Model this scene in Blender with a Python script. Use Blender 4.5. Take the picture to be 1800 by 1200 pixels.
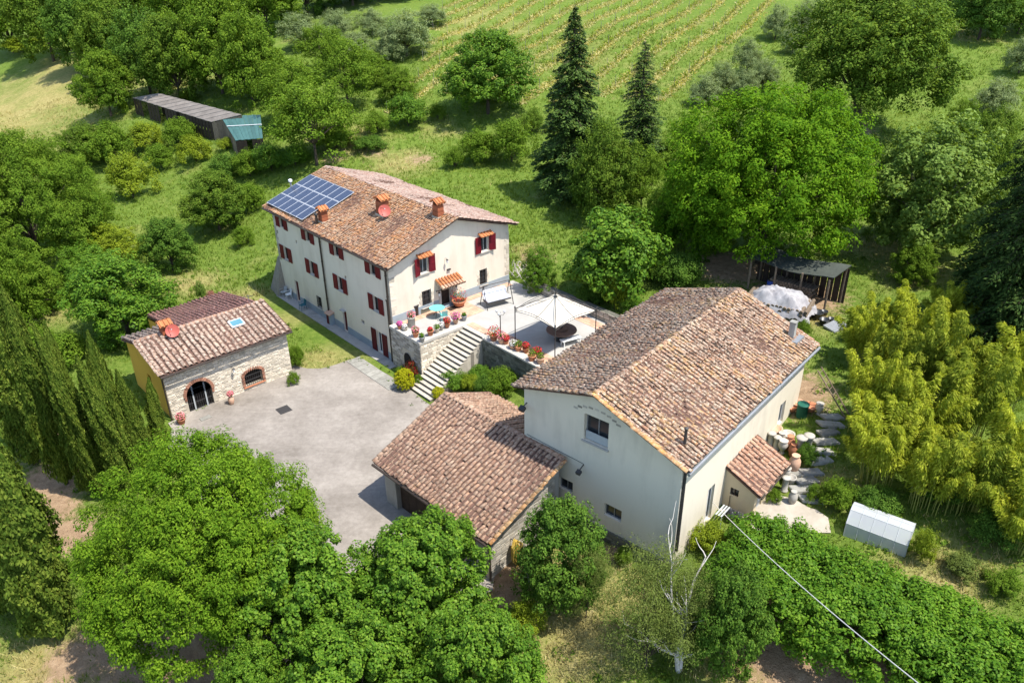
import bpy, math, random
import numpy as np
from mathutils import Vector, Matrix

for o in list(bpy.data.objects):
    bpy.data.objects.remove(o)
scene = bpy.context.scene
COL = scene.collection
R = math.radians

# ---------------------------------------------------------------- camera
CAM_H = 28.32
cam_d = bpy.data.cameras.new('camera')
cam = bpy.data.objects.new('camera', cam_d)
COL.objects.link(cam)
cam_d.sensor_width = 36.0
cam_d.lens = 27.6
cam_d.clip_start = 0.5
cam_d.clip_end = 1500
cam.location = (0, 0, CAM_H)
cam.matrix_world = Matrix.Translation((0, 0, CAM_H)) @ Matrix.Rotation(R(90 - 27.95), 4, 'X') @ Matrix.Rotation(R(-0.68), 4, 'Z')
scene.camera = cam

# ---------------------------------------------------------------- world, sun, exposure
SUN_AZ, SUN_EL = -28.8, 65.0           # direction towards the sun, degrees from +X
world = bpy.data.worlds.new('World')
scene.world = world
world.use_nodes = True
wn = world.node_tree
for n in list(wn.nodes):
    wn.nodes.remove(n)
sky = wn.nodes.new('ShaderNodeTexSky')
sky.sky_type = 'NISHITA'
sky.sun_disc = False
sky.sun_elevation = R(SUN_EL)
sky.sun_rotation = R(90 - SUN_AZ)
sky.altitude = 300
bg = wn.nodes.new('ShaderNodeBackground')
bg.inputs['Strength'].default_value = 0.15
out = wn.nodes.new('ShaderNodeOutputWorld')
wn.links.new(sky.outputs[0], bg.inputs[0])
wn.links.new(bg.outputs[0], out.inputs[0])
sun_d = bpy.data.lights.new('sun', 'SUN')
sun_d.energy = 3.7
sun_d.angle = R(0.55)
sun_d.color = (1.0, 0.95, 0.87)
sun = bpy.data.objects.new('sun', sun_d)
COL.objects.link(sun)
sv = Vector((math.cos(R(SUN_EL)) * math.cos(R(SUN_AZ)), math.cos(R(SUN_EL)) * math.sin(R(SUN_AZ)), math.sin(R(SUN_EL))))
sun.rotation_euler = sv.to_track_quat('Z', 'Y').to_euler()
sun.location = sv * 120
vs = scene.view_settings
vs.view_transform = 'Standard'
vs.look = 'None'
vs.exposure = 1.08
vs.gamma = 1.0
vs.use_curve_mapping = False

# ---------------------------------------------------------------- materials
def nodes_of(name):
    m = bpy.data.materials.new(name)
    m.use_nodes = True
    nt = m.node_tree
    for n in list(nt.nodes):
        nt.nodes.remove(n)
    o = nt.nodes.new('ShaderNodeOutputMaterial')
    return m, nt, o

def lk(nt, a, b):
    nt.links.new(a, b)

def noise(nt, vec, scale, detail=4, rough=0.6):
    n = nt.nodes.new('ShaderNodeTexNoise')
    n.inputs['Scale'].default_value = scale
    n.inputs['Detail'].default_value = detail
    n.inputs['Roughness'].default_value = rough
    if vec is not None:
        lk(nt, vec, n.inputs['Vector'])
    return n.outputs['Fac']

def ramp(nt, fac, stops):
    r = nt.nodes.new('ShaderNodeValToRGB')
    el = r.color_ramp.elements
    while len(el) > 1:
        el.remove(el[0])
    el[0].position = stops[0][0]
    el[0].color = (*stops[0][1], 1)
    for p, c in stops[1:]:
        e = el.new(p)
        e.color = (*c, 1)
    lk(nt, fac, r.inputs[0])
    return r.outputs[0]

def mixc(nt, fac, a, b, mode='MIX'):
    m = nt.nodes.new('ShaderNodeMix')
    m.data_type = 'RGBA'
    m.blend_type = mode
    for sock, v in ((m.inputs[0], fac), (m.inputs[6], a), (m.inputs[7], b)):
        if isinstance(v, (int, float)):
            sock.default_value = v
        elif isinstance(v, tuple):
            sock.default_value = (*v, 1)
        else:
            lk(nt, v, sock)
    return m.outputs[2]

def mth(nt, op, a, b=None):
    m = nt.nodes.new('ShaderNodeMath')
    m.operation = op
    for i, v in enumerate((a, b)):
        if v is None:
            continue
        if isinstance(v, (int, float)):
            m.inputs[i].default_value = v
        else:
            lk(nt, v, m.inputs[i])
    return m.outputs[0]

def island(nt):
    g = nt.nodes.new('ShaderNodeNewGeometry')
    oi = nt.nodes.new('ShaderNodeObjectInfo')
    return mth(nt, 'FRACT', mth(nt, 'ADD', g.outputs['Random Per Island'], oi.outputs['Random']))

def position(nt):
    return nt.nodes.new('ShaderNodeNewGeometry').outputs['Position']

def bsdf(nt, o, color, rough, bump=None, bstr=0.3, bdist=0.02, spec=0.3, metal=0.0):
    p = nt.nodes.new('ShaderNodeBsdfPrincipled')
    if isinstance(color, tuple):
        p.inputs['Base Color'].default_value = (*color, 1)
    else:
        lk(nt, color, p.inputs['Base Color'])
    p.inputs['Roughness'].default_value = rough
    p.inputs['Specular IOR Level'].default_value = spec
    p.inputs['Metallic'].default_value = metal
    if bump is not None:
        b = nt.nodes.new('ShaderNodeBump')
        b.inputs['Strength'].default_value = bstr
        b.inputs['Distance'].default_value = bdist
        lk(nt, bump, b.inputs['Height'])
        lk(nt, b.outputs[0], p.inputs['Normal'])
    lk(nt, p.outputs[0], o.inputs[0])
    return p

def simple(name, c1, c2=None, scale=2.0, rough=0.8, bstr=0.25, fine=30.0, spec=0.25, metal=0.0, isl=0.0):
    m, nt, o = nodes_of(name)
    pos = position(nt)
    c2 = c2 or tuple(x * 0.8 for x in c1)
    col = ramp(nt, noise(nt, pos, scale, 6, 0.65), [(0.3, c1), (0.7, c2)])
    if isl:
        i = island(nt)
        col = mixc(nt, 1.0, col, ramp(nt, i, [(0.0, (1 - isl,) * 3), (1.0, (1 + isl * 0.4,) * 3)]), 'MULTIPLY')
    bsdf(nt, o, col, rough, noise(nt, pos, fine, 3), bstr, 0.02, spec, metal)
    return m

def plaster(name, base, stain, amount=0.5):
    m, nt, o = nodes_of(name)
    pos = position(nt)
    mp = nt.nodes.new('ShaderNodeMapping')
    mp.inputs['Scale'].default_value = (1.0, 1.0, 0.16)
    lk(nt, pos, mp.inputs['Vector'])
    streak = noise(nt, mp.outputs[0], 1.6, 6, 0.65)
    blotch = noise(nt, pos, 0.45, 5, 0.6)
    f = mth(nt, 'MULTIPLY', ramp(nt, mth(nt, 'MULTIPLY', streak, blotch), [(0.22, (0, 0, 0)), (0.42, (1, 1, 1))]), amount)
    col = mixc(nt, f, base, stain)
    bsdf(nt, o, col, 0.9, noise(nt, pos, 14, 5, 0.7), 0.25, 0.02, 0.15)
    return m

def tile_mat(name, stops, lichen=(0.5, 0.22, 0.04), lich=0.25, pale=(0.55, 0.46, 0.38), pl=0.35, dark=0.4):
    m, nt, o = nodes_of(name)
    pos = position(nt)
    i = island(nt)
    col = ramp(nt, i, stops)
    mean = tuple(sum(c[1][k] for c in stops) / len(stops) for k in range(3))
    col = mixc(nt, 0.38, col, mean)                      # calm the tile-to-tile jumps
    n1 = noise(nt, pos, 9.0, 5, 0.7)
    n2 = noise(nt, pos, 0.55, 5, 0.65)
    n4 = noise(nt, pos, 0.22, 4, 0.6)
    # broad weathering: sooty runs and bleached areas
    col = mixc(nt, 0.75, col, ramp(nt, n2, [(0.32, (0.62, 0.60, 0.58)), (0.5, (1.0, 1.0, 1.0)), (0.68, (1.18, 1.16, 1.12))]), 'MULTIPLY')
    pf = mth(nt, 'MULTIPLY', ramp(nt, n1, [(0.48, (0, 0, 0)), (0.62, (1, 1, 1))]), pl * 1.7)
    col = mixc(nt, pf, col, pale)
    n3 = noise(nt, pos, 5.0, 5, 0.75)
    df = mth(nt, 'MULTIPLY', ramp(nt, n3, [(0.49, (0, 0, 0)), (0.60, (1, 1, 1))]), dark)
    df = mth(nt, 'MULTIPLY', df, ramp(nt, n4, [(0.35, (0.5, 0.5, 0.5)), (0.65, (1.3, 1.3, 1.3))]))
    col = mixc(nt, df, col, (0.055, 0.040, 0.030))
    lf = mth(nt, 'MULTIPLY', ramp(nt, mth(nt, 'MULTIPLY', n2, noise(nt, pos, 4.0, 4)), [(0.27, (0, 0, 0)), (0.36, (1, 1, 1))]), lich)
    col = mixc(nt, lf, col, lichen)
    bsdf(nt, o, col, 0.9, n1, 0.4, 0.02, 0.1)
    return m

def leaf_mat(name, dark, mid, bright, trans=0.3, patch=0.5, spec=0.3, rough=0.5, pscale=0.45):
    m, nt, o = nodes_of(name)
    i = island(nt)
    col = ramp(nt, i, [(0.0, dark), (0.5, mid), (1.0, bright)])
    tc = nt.nodes.new('ShaderNodeTexCoord')
    n = noise(nt, tc.outputs['Object'], pscale, 3)
    col = mixc(nt, patch, col, ramp(nt, n, [(0.35, (0.72, 0.8, 0.7)), (0.65, (1.3, 1.2, 1.05))]), 'MULTIPLY')
    p = nt.nodes.new('ShaderNodeBsdfPrincipled')
    lk(nt, col, p.inputs['Base Color'])
    p.inputs['Roughness'].default_value = rough
    p.inputs['Specular IOR Level'].default_value = spec
    t = nt.nodes.new('ShaderNodeBsdfTranslucent')
    lk(nt, mixc(nt, 1.0, col, (1.25, 1.15, 0.5), 'MULTIPLY'), t.inputs[0])
    mx = nt.nodes.new('ShaderNodeMixShader')
    mx.inputs[0].default_value = trans
    lk(nt, p.outputs[0], mx.inputs[1])
    lk(nt, t.outputs[0], mx.inputs[2])
    lk(nt, mx.outputs[0], o.inputs[0])
    return m

M = {}
M['plaster'] = plaster('cream_plaster', (0.70, 0.62, 0.50), (0.50, 0.42, 0.32), 0.5)
M['plaster_barn'] = plaster('white_plaster', (0.70, 0.63, 0.50), (0.46, 0.41, 0.32), 0.5)
M['plaster_annex'] = plaster('warm_plaster', (0.60, 0.50, 0.34), (0.42, 0.34, 0.22), 0.4)
M['ochre'] = plaster('ochre_plaster', (0.62, 0.36, 0.06), (0.45, 0.25, 0.05), 0.5)
M['grey_render'] = plaster('grey_cement_render', (0.36, 0.345, 0.31), (0.2, 0.19, 0.17), 0.7)
M['plinth'] = simple('blue_grey_plinth', (0.30, 0.35, 0.38), (0.24, 0.28, 0.31), 1.2, 0.9)
M['stone'] = simple('wall_stone', (0.50, 0.45, 0.37), (0.36, 0.32, 0.26), 3, 0.95, 0.6, 18, 0.1, isl=0.5)
M['stone_pale'] = simple('pale_wall_stone', (0.74, 0.66, 0.53), (0.58, 0.51, 0.40), 3, 0.95, 0.3, 18, 0.1, isl=0.38)
M['stone_dark'] = simple('mossy_stone', (0.20, 0.19, 0.15), (0.11, 0.115, 0.08), 2, 0.95, 0.6, 18, 0.1, isl=0.5)
M['mortar'] = simple('lime_mortar', (0.52, 0.46, 0.36), (0.40, 0.35, 0.27), 2.5, 0.95, 0.5, 20)
M['mortar_dark'] = simple('dark_mortar', (0.14, 0.135, 0.11), (0.09, 0.09, 0.07), 2.5, 0.95, 0.5, 20)
M['coping'] = simple('pale_stone_coping', (0.52, 0.49, 0.43), (0.40, 0.37, 0.32), 3, 0.85, 0.2, 20, isl=0.12)
M['step'] = simple('travertine_step', (0.52, 0.47, 0.39), (0.38, 0.34, 0.27), 4, 0.85, 0.3, 24, isl=0.12)
M['shutter'] = simple('dark_red_shutter_paint', (0.17, 0.008, 0.016), (0.10, 0.006, 0.012), 2, 0.55, 0.1, 40)
M['door_red'] = simple('oxblood_door_paint', (0.11, 0.010, 0.014), (0.07, 0.008, 0.01), 2, 0.6, 0.1, 40)
M['wood_dark'] = simple('dark_timber', (0.06, 0.04, 0.028), (0.03, 0.02, 0.015), 4, 0.8, 0.3, 30)
M['wood'] = simple('weathered_timber', (0.26, 0.20, 0.14), (0.16, 0.12, 0.085), 5, 0.85, 0.3, 30, isl=0.3)
M['bark'] = simple('bark', (0.10, 0.075, 0.055), (0.05, 0.04, 0.03), 6, 0.95, 0.6, 20)
M['bark_grey'] = simple('grey_bark', (0.26, 0.23, 0.19), (0.15, 0.13, 0.11), 6, 0.95, 0.5, 20)
M['bark_pale'] = simple('bleached_dead_wood', (0.62, 0.58, 0.52), (0.42, 0.38, 0.33), 6, 0.9, 0.4, 20)
M['glass'] = simple('dark_window_glass', (0.035, 0.04, 0.045), (0.02, 0.024, 0.028), 2, 0.12, 0.0, 10, 0.5)
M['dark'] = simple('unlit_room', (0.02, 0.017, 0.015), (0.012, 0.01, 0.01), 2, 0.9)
M['iron'] = simple('wrought_iron', (0.045, 0.042, 0.04), (0.03, 0.028, 0.027), 8, 0.5, 0.2, 40, 0.4)
M['copper'] = simple('brown_gutter_metal', (0.055, 0.038, 0.028), (0.035, 0.026, 0.02), 6, 0.5, 0.1, 30, 0.4)
M['grey_metal'] = simple('galvanised_metal', (0.32, 0.33, 0.34), (0.24, 0.25, 0.26), 6, 0.45, 0.1, 30, 0.4, 0.4)
M['white_paint'] = simple('white_paint', (0.78, 0.78, 0.76), (0.66, 0.66, 0.64), 4, 0.5, 0.05, 30, 0.3)
M['grey_frame'] = simple('grey_frame_paint', (0.42, 0.44, 0.44), (0.34, 0.36, 0.36), 4, 0.6, 0.05, 30)
M['brick_faded'] = simple('faded_brick', (0.40, 0.20, 0.13), (0.30, 0.14, 0.09), 7, 0.9, 0.3, 20, isl=0.45)
M['brick'] = simple('orange_brick', (0.40, 0.135, 0.06), (0.30, 0.09, 0.045), 7, 0.9, 0.3, 20, isl=0.3)
M['terracotta'] = simple('terracotta', (0.50, 0.21, 0.11), (0.40, 0.16, 0.085), 6, 0.85, 0.15, 20, isl=0.25)
M['terracotta_pale'] = simple('limed_terracotta', (0.60, 0.38, 0.26), (0.48, 0.29, 0.19), 6, 0.9, 0.15, 20, isl=0.25)
M['ceramic_white'] = simple('white_glazed_ware', (0.50, 0.47, 0.41), (0.36, 0.33, 0.28), 5, 0.8, 0.15, 20, isl=0.15)
M['dish_red'] = simple('red_dish_paint', (0.42, 0.10, 0.075), (0.36, 0.085, 0.065), 3, 0.5, 0.05, 20)
M['turq'] = simple('turquoise_paint', (0.16, 0.50, 0.46), (0.12, 0.40, 0.38), 3, 0.6, 0.05, 20)
M['canvas'] = simple('cream_canvas', (0.62, 0.57, 0.475), (0.56, 0.51, 0.42), 1.5, 0.9, 0.1, 40)
M['cushion'] = simple('pale_cushion', (0.72, 0.73, 0.78), (0.6, 0.61, 0.66), 3, 0.9, 0.1, 40)
M['table_brown'] = simple('brown_mosaic_top', (0.15, 0.098, 0.078), (0.10, 0.066, 0.055), 7, 0.6, 0.1, 30)
M['hose'] = simple('yellow_hose', (0.62, 0.44, 0.09), (0.48, 0.33, 0.07), 6, 0.5, 0.1, 30)
M['tarp'] = simple('grey_white_tarpaulin', (0.42, 0.41, 0.41), (0.20, 0.19, 0.20), 1.6, 0.6, 0.4, 5, 0.4)
M['black_plastic'] = simple('black_plastic', (0.03, 0.033, 0.036), (0.018, 0.02, 0.022), 4, 0.4, 0.1, 20, 0.5)
M['blue_plastic'] = simple('blue_plastic', (0.03, 0.07, 0.30), (0.025, 0.055, 0.24), 4, 0.5)
M['green_plastic'] = simple('green_plastic', (0.02, 0.12, 0.085), (0.015, 0.09, 0.06), 4, 0.5)
M['rope'] = simple('pale_cable', (0.62, 0.60, 0.56), (0.5, 0.48, 0.45), 3, 0.7)
M['shed_roof'] = simple('weathered_fibre_cement', (0.27, 0.235, 0.205), (0.18, 0.155, 0.135), 0.9, 0.9, 0.4, 10, isl=0.15)
M['green_sheet'] = simple('green_roof_sheet', (0.065, 0.150, 0.135), (0.05, 0.115, 0.105), 0.9, 0.5, 0.15, 10, 0.4, isl=0.15)
M['felt_roof'] = simple('mossy_roof_felt', (0.075, 0.085, 0.07), (0.035, 0.04, 0.033), 0.7, 0.9, 0.5, 9, isl=0.2)
M['slate_slab'] = simple('grey_slab', (0.34, 0.33, 0.29), (0.22, 0.21, 0.18), 3, 0.9, 0.4, 14, isl=0.3)
M['paver'] = simple('terracotta_paving', (0.58, 0.36, 0.25), (0.50, 0.30, 0.2), 3, 0.9, 0.15, 20, isl=0.2)
M['cap_orange'] = simple('orange_clay', (0.52, 0.20, 0.075), (0.42, 0.16, 0.07), 6, 0.9, 0.2, 20, isl=0.25)
M['red_flower'] = simple('red_petals', (0.55, 0.02, 0.025), (0.40, 0.015, 0.03), 5, 0.6, 0, 10, isl=0.4)
M['pink_flower'] = simple('pink_petals', (0.62, 0.10, 0.32), (0.55, 0.08, 0.30), 5, 0.6, 0, 10, isl=0.4)
M['rose_flower'] = simple('rose_petals', (0.70, 0.22, 0.24), (0.60, 0.15, 0.18), 5, 0.6, 0, 10, isl=0.3)
M['white_flower'] = simple('white_petals', (0.75, 0.72, 0.68), (0.7, 0.62, 0.58), 5, 0.6, 0, 10, isl=0.2)

M['tile_house'] = tile_mat('roof_tile_orange', [(0, (0.413, 0.215, 0.112)), (0.15, (0.258, 0.095, 0.052)), (0.3, (0.430, 0.284, 0.172)), (0.45, (0.378, 0.146, 0.056)), (0.6, (0.482, 0.370, 0.258)), (0.75, (0.310, 0.129, 0.069)), (0.88, (0.430, 0.198, 0.069)), (1, (0.344, 0.232, 0.163))], (0.447, 0.189, 0.043), 0.4, (0.499, 0.396, 0.292), 0.42, 0.55)
M['tile_rear'] = tile_mat('roof_tile_pink', [(0, (0.361, 0.215, 0.163)), (0.3, (0.258, 0.138, 0.107)), (0.6, (0.413, 0.292, 0.232)), (1, (0.447, 0.344, 0.284))], (0.387, 0.189, 0.069), 0.1, (0.482, 0.404, 0.344), 0.45, 0.45)
M['tile_barn'] = tile_mat('roof_tile_mottled', [(0, (0.26, 0.14, 0.09)), (0.2, (0.38, 0.25, 0.165)), (0.4, (0.20, 0.105, 0.075)), (0.6, (0.36, 0.175, 0.095)), (0.8, (0.44, 0.33, 0.23)), (1, (0.25, 0.14, 0.095))], (0.42, 0.25, 0.06), 0.35, (0.55, 0.48, 0.385), 0.46, 0.95)
M['tile_garage'] = tile_mat('roof_tile_salmon', [(0, (0.34, 0.20, 0.13)), (0.25, (0.42, 0.27, 0.185)), (0.5, (0.29, 0.155, 0.105)), (0.75, (0.45, 0.32, 0.225)), (1, (0.36, 0.20, 0.125))], (0.42, 0.21, 0.06), 0.15, (0.48, 0.375, 0.285), 0.38, 0.6)
M['tile_stone'] = tile_mat('roof_tile_greyed', [(0, (0.310, 0.181, 0.129)), (0.25, (0.413, 0.301, 0.224)), (0.5, (0.224, 0.133, 0.103)), (0.75, (0.447, 0.361, 0.284)), (1, (0.327, 0.198, 0.146))], (0.387, 0.198, 0.069), 0.1, (0.482, 0.413, 0.344), 0.5, 0.7)
M['tile_red'] = tile_mat('roof_tile_brownred', [(0, (0.241, 0.103, 0.082)), (0.5, (0.310, 0.155, 0.125)), (1, (0.206, 0.095, 0.077))], (0.344, 0.172, 0.086), 0.05, (0.396, 0.284, 0.241), 0.35, 0.4)
M['tile_annex'] = tile_mat('roof_tile_clean', [(0, (0.396, 0.206, 0.129)), (0.5, (0.456, 0.284, 0.189)), (1, (0.310, 0.146, 0.095))], (0.430, 0.215, 0.069), 0.05, (0.499, 0.387, 0.301), 0.4, 0.45)
M['turq_glass'] = simple('blue_green_skylight', (0.10, 0.24, 0.29), (0.08, 0.2, 0.25), 2, 0.15, 0, 10, 0.5)
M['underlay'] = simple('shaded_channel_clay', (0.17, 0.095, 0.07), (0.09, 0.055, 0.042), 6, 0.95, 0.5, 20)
M['tile_lichen'] = tile_mat('roof_tile_lichened', [(0, (0.46, 0.24, 0.08)), (0.3, (0.34, 0.15, 0.08)), (0.6, (0.48, 0.32, 0.17)), (1, (0.42, 0.20, 0.07))], (0.48, 0.26, 0.05), 0.6, (0.50, 0.41, 0.28), 0.35, 0.5)

# foliage
M['lf_feather'] = leaf_mat('feathery_leaf', (0.0643, 0.1383, 0.0080), (0.1176, 0.2175, 0.0130), (0.1883, 0.2957, 0.0240), 0.36, 0.6, 0.06, 0.7)
M['lf_linden'] = leaf_mat('glossy_leaf', (0.0474, 0.1188, 0.0097), (0.0948, 0.1949, 0.0145), (0.1700, 0.2776, 0.0290), 0.33, 0.6, 0.12, 0.55)
M['lf_ash'] = leaf_mat('bright_leaf', (0.0552, 0.1392, 0.0055), (0.1030, 0.2175, 0.0088), (0.1656, 0.2871, 0.0154), 0.38, 0.6, 0.06, 0.7)
M['lf_oak'] = leaf_mat('oak_leaf', (0.0495, 0.0976, 0.0099), (0.0948, 0.1646, 0.0165), (0.1597, 0.2345, 0.0308), 0.32, 0.6, 0.06, 0.7)
M['lf_mid'] = leaf_mat('mid_green_leaf', (0.0630, 0.1245, 0.0099), (0.1147, 0.1992, 0.0165), (0.1815, 0.2721, 0.0308), 0.36, 0.6, 0.06, 0.7)
M['lf_dark'] = leaf_mat('dark_leaf', (0.0414, 0.0943, 0.0110), (0.0736, 0.1495, 0.0170), (0.1288, 0.2185, 0.0300), 0.28, 0.6, 0.08, 0.65)
M['lf_yellow'] = leaf_mat('yellow_green_leaf', (0.1214, 0.1728, 0.0100), (0.1872, 0.2538, 0.0140), (0.2682, 0.3294, 0.0240), 0.35, 0.5, 0.12, 0.6)
M['lf_pale'] = leaf_mat('pale_loose_leaf', (0.0935, 0.1575, 0.0240), (0.1487, 0.2363, 0.0400), (0.2210, 0.3150, 0.0680), 0.35, 0.5, 0.1, 0.6)
M['lf_olive'] = leaf_mat('olive_leaf', (0.125, 0.175, 0.062), (0.190, 0.250, 0.095), (0.280, 0.335, 0.150), 0.3, 0.4, 0.15, 0.6)
M['lf_lime'] = leaf_mat('lime_clipped_leaf', (0.26, 0.28, 0.010), (0.36, 0.37, 0.012), (0.46, 0.45, 0.02), 0.3, 0.3, 0.06, 0.7)
M['lf_bamboo'] = leaf_mat('bamboo_leaf', (0.1995, 0.2487, 0.0198), (0.3292, 0.3909, 0.0330), (0.4788, 0.5178, 0.0715), 0.48, 0.6, 0.06, 0.7, 0.6)
M['lf_bamboo_green'] = leaf_mat('green_bamboo_leaf', (0.1320, 0.1837, 0.0180), (0.2365, 0.2992, 0.0300), (0.3630, 0.4043, 0.0550), 0.45, 0.6, 0.06, 0.7, 0.6)
M['lf_cypress'] = leaf_mat('cypress_foliage', (0.0484, 0.0880, 0.0115), (0.1012, 0.1540, 0.0199), (0.1760, 0.2255, 0.0357), 0.25, 0.6, 0.05, 0.8, 0.8)
M['lf_spruce'] = leaf_mat('spruce_needles', (0.0281, 0.0599, 0.0123), (0.0527, 0.1014, 0.0194), (0.0994, 0.1555, 0.0317), 0.1, 0.5, 0.1, 0.65)
M['lf_cedar'] = leaf_mat('dark_conifer_needles', (0.018, 0.040, 0.010), (0.036, 0.070, 0.016), (0.075, 0.115, 0.028), 0.1, 0.6, 0.05, 0.8)
M['lf_wispy'] = leaf_mat('wispy_foliage', (0.0779, 0.1078, 0.0198), (0.1189, 0.1617, 0.0306), (0.1722, 0.2107, 0.0558), 0.28, 0.5, 0.1, 0.65)
M['lf_rose'] = leaf_mat('rose_leaf_and_bloom', (0.035, 0.085, 0.015), (0.10, 0.05, 0.016), (0.42, 0.012, 0.03), 0.25, 0.3, 0.1, 0.6)
M['lf_rosepink'] = leaf_mat('pink_rose_leaf_and_bloom', (0.05, 0.11, 0.02), (0.35, 0.15, 0.12), (0.62, 0.20, 0.22), 0.25, 0.3, 0.1, 0.6)
M['lf_hedge'] = leaf_mat('hedge_leaf', (0.0486, 0.1244, 0.0073), (0.0931, 0.2010, 0.0121), (0.1619, 0.2775, 0.0242), 0.34, 0.6, 0.12, 0.55)
M['grass'] = leaf_mat('grass_blades', (0.088, 0.155, 0.018), (0.135, 0.210, 0.026), (0.205, 0.270, 0.046), 0.3, 0.8, 0.03, 0.9, 0.15)
M['herb'] = leaf_mat('wild_herb_leaf', (0.055, 0.115, 0.014), (0.095, 0.170, 0.020), (0.165, 0.235, 0.035), 0.3, 0.8, 0.05, 0.8, 0.1)
M['vine_straw'] = leaf_mat('pale_row_grass', (0.34, 0.33, 0.12), (0.46, 0.43, 0.18), (0.60, 0.55, 0.27), 0.4, 0.5, 0.03, 0.9, 0.15)
M['straw'] = leaf_mat('dry_grass', (0.30, 0.25, 0.10), (0.40, 0.34, 0.145), (0.50, 0.43, 0.21), 0.25, 0.5, 0.05, 0.8, 0.15)

# ---------------------------------------------------------------- helpers
def tag(o, label=None, cat=None, group=None, kind=None):
    if label: o['label'] = label
    if cat: o['category'] = cat
    if group: o['group'] = group
    if kind: o['kind'] = kind
    return o

def thing(name, loc=(0, 0, 0), rz=0.0, label=None, cat=None, group=None):
    o = bpy.data.objects.new(name, None)
    o.empty_display_size = 0.3
    COL.objects.link(o)
    o.location = loc
    o.rotation_euler = (0, 0, rz)
    return tag(o, label, cat, group)

def link(name, me, mat=None, parent=None):
    o = bpy.data.objects.new(name, me)
    COL.objects.link(o)
    if mat is not None and not me.materials:
        me.materials.append(M[mat] if isinstance(mat, str) else mat)
    if parent is not None:
        o.parent = parent
    return o

class MB:
    """collects boxes, tubes, lathes and polygons for ONE mesh object"""
    def __init__(self):
        self.v = []; self.f = []
    def poly(self, pts):
        n = len(self.v)
        self.v += [tuple(p) for p in pts]
        self.f.append(tuple(range(n, n + len(pts))))
        return self
    def box(self, x0, x1, y0, y1, z0, z1):
        return self.hexa([(x0, y0, z0), (x1, y0, z0), (x1, y1, z0), (x0, y1, z0), (x0, y0, z1), (x1, y0, z1), (x1, y1, z1), (x0, y1, z1)])
    def hexa(self, p):
        n = len(self.v)
        self.v += [tuple(q) for q in p]
        for q in ((0, 3, 2, 1), (4, 5, 6, 7), (0, 1, 5, 4), (1, 2, 6, 5), (2, 3, 7, 6), (3, 0, 4, 7)):
            self.f.append(tuple(n + i for i in q))
        return self
    def obox(self, c, ax, ay, az):
        """box from centre and three half-axis vectors"""
        c, ax, ay, az = map(Vector, (c, ax, ay, az))
        return self.hexa([c + ax * i + ay * j + az * k for k in (-1, 1) for i, j in ((-1, -1), (1, -1), (1, 1), (-1, 1))])
    def tube(self, pts, rad, seg=8, cap=True):
        pts = [Vector(p) for p in pts]
        n = len(pts)
        rads = rad if isinstance(rad, (list, tuple)) else [rad] * n
        base = len(self.v)
        prev = None
        for i, p in enumerate(pts):
            d = (pts[min(i + 1, n - 1)] - pts[max(i - 1, 0)])
            d = d.normalized() if d.length > 1e-9 else Vector((0, 0, 1))
            if prev is None:
                prev = d.orthogonal().normalized()
            t = (prev - d * prev.dot(d))
            t = t.normalized() if t.length > 1e-6 else d.orthogonal().normalized()
            prev = t
            b = d.cross(t)
            for k in range(seg):
                an = 2 * math.pi * k / seg
                self.v.append(tuple(p + (t * math.cos(an) + b * math.sin(an)) * rads[i]))
        for i in range(n - 1):
            for k in range(seg):
                a = base + i * seg + k; b2 = base + i * seg + (k + 1) % seg
                self.f.append((a, b2, b2 + seg, a + seg))
        if cap:
            self.f.append(tuple(base + k for k in reversed(range(seg))))
            self.f.append(tuple(base + (n - 1) * seg + k for k in range(seg)))
        return self
    def lathe(self, prof, c=(0, 0, 0), seg=14, close=True):
        base = len(self.v)
        for r, z in prof:
            for k in range(seg):
                an = 2 * math.pi * k / seg
                self.v.append((c[0] + r * math.cos(an), c[1] + r * math.sin(an), c[2] + z))
        for i in range(len(prof) - 1):
            for k in range(seg):
                a = base + i * seg + k; b2 = base + i * seg + (k + 1) % seg
                self.f.append((a, b2, b2 + seg, a + seg))
        if close:
            self.f.append(tuple(base + k for k in reversed(range(seg))))
            self.f.append(tuple(base + (len(prof) - 1) * seg + k for k in range(seg)))
        return self
    def mesh(self, name, smooth=False):
        me = bpy.data.meshes.new(name)
        me.from_pydata(self.v, [], self.f)
        if smooth:
            me.polygons.foreach_set('use_smooth', [True] * len(me.polygons))
        me.update()
        return me
    def build(self, name, mat, parent=None, smooth=False):
        return link(name, self.mesh(name, smooth), mat, parent)

def bevel(o, w=0.02, seg=2):
    m = o.modifiers.new('bevel', 'BEVEL')
    m.width = w; m.segments = seg; m.limit_method = 'ANGLE'
    return o

def np_mesh(name, verts, faces):
    """verts (n,3), faces (m,k) numpy arrays"""
    me = bpy.data.meshes.new(name)
    k = faces.shape[1]
    me.vertices.add(len(verts))
    me.vertices.foreach_set('co', np.ascontiguousarray(verts, dtype=np.float32).ravel())
    me.loops.add(faces.size)
    me.loops.foreach_set('vertex_index', np.ascontiguousarray(faces, dtype=np.int32).ravel())
    me.polygons.add(len(faces))
    me.polygons.foreach_set('loop_start', np.arange(0, faces.size, k, dtype=np.int32))
    me.polygons.foreach_set('loop_total', np.full(len(faces), k, dtype=np.int32))
    me.update()
    me.validate()
    return me

# frames of the buildings: local x = a, local y = b
HOUSE = ((-8.480, 50.146, 0.0), R(41.61))
STONE = ((-22.183, 43.006, 0.0), R(42.68))
BARN = ((7.540, 27.371, 0.0), R(49.61))
GARAGE = ((-1.186, 28.036, 0.0), R(44.63))
def W(F, a, b, z=0.0):
    c, s = math.cos(F[1]), math.sin(F[1])
    return (F[0][0] + c * a - s * b, F[0][1] + s * a + c * b, z)

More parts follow.
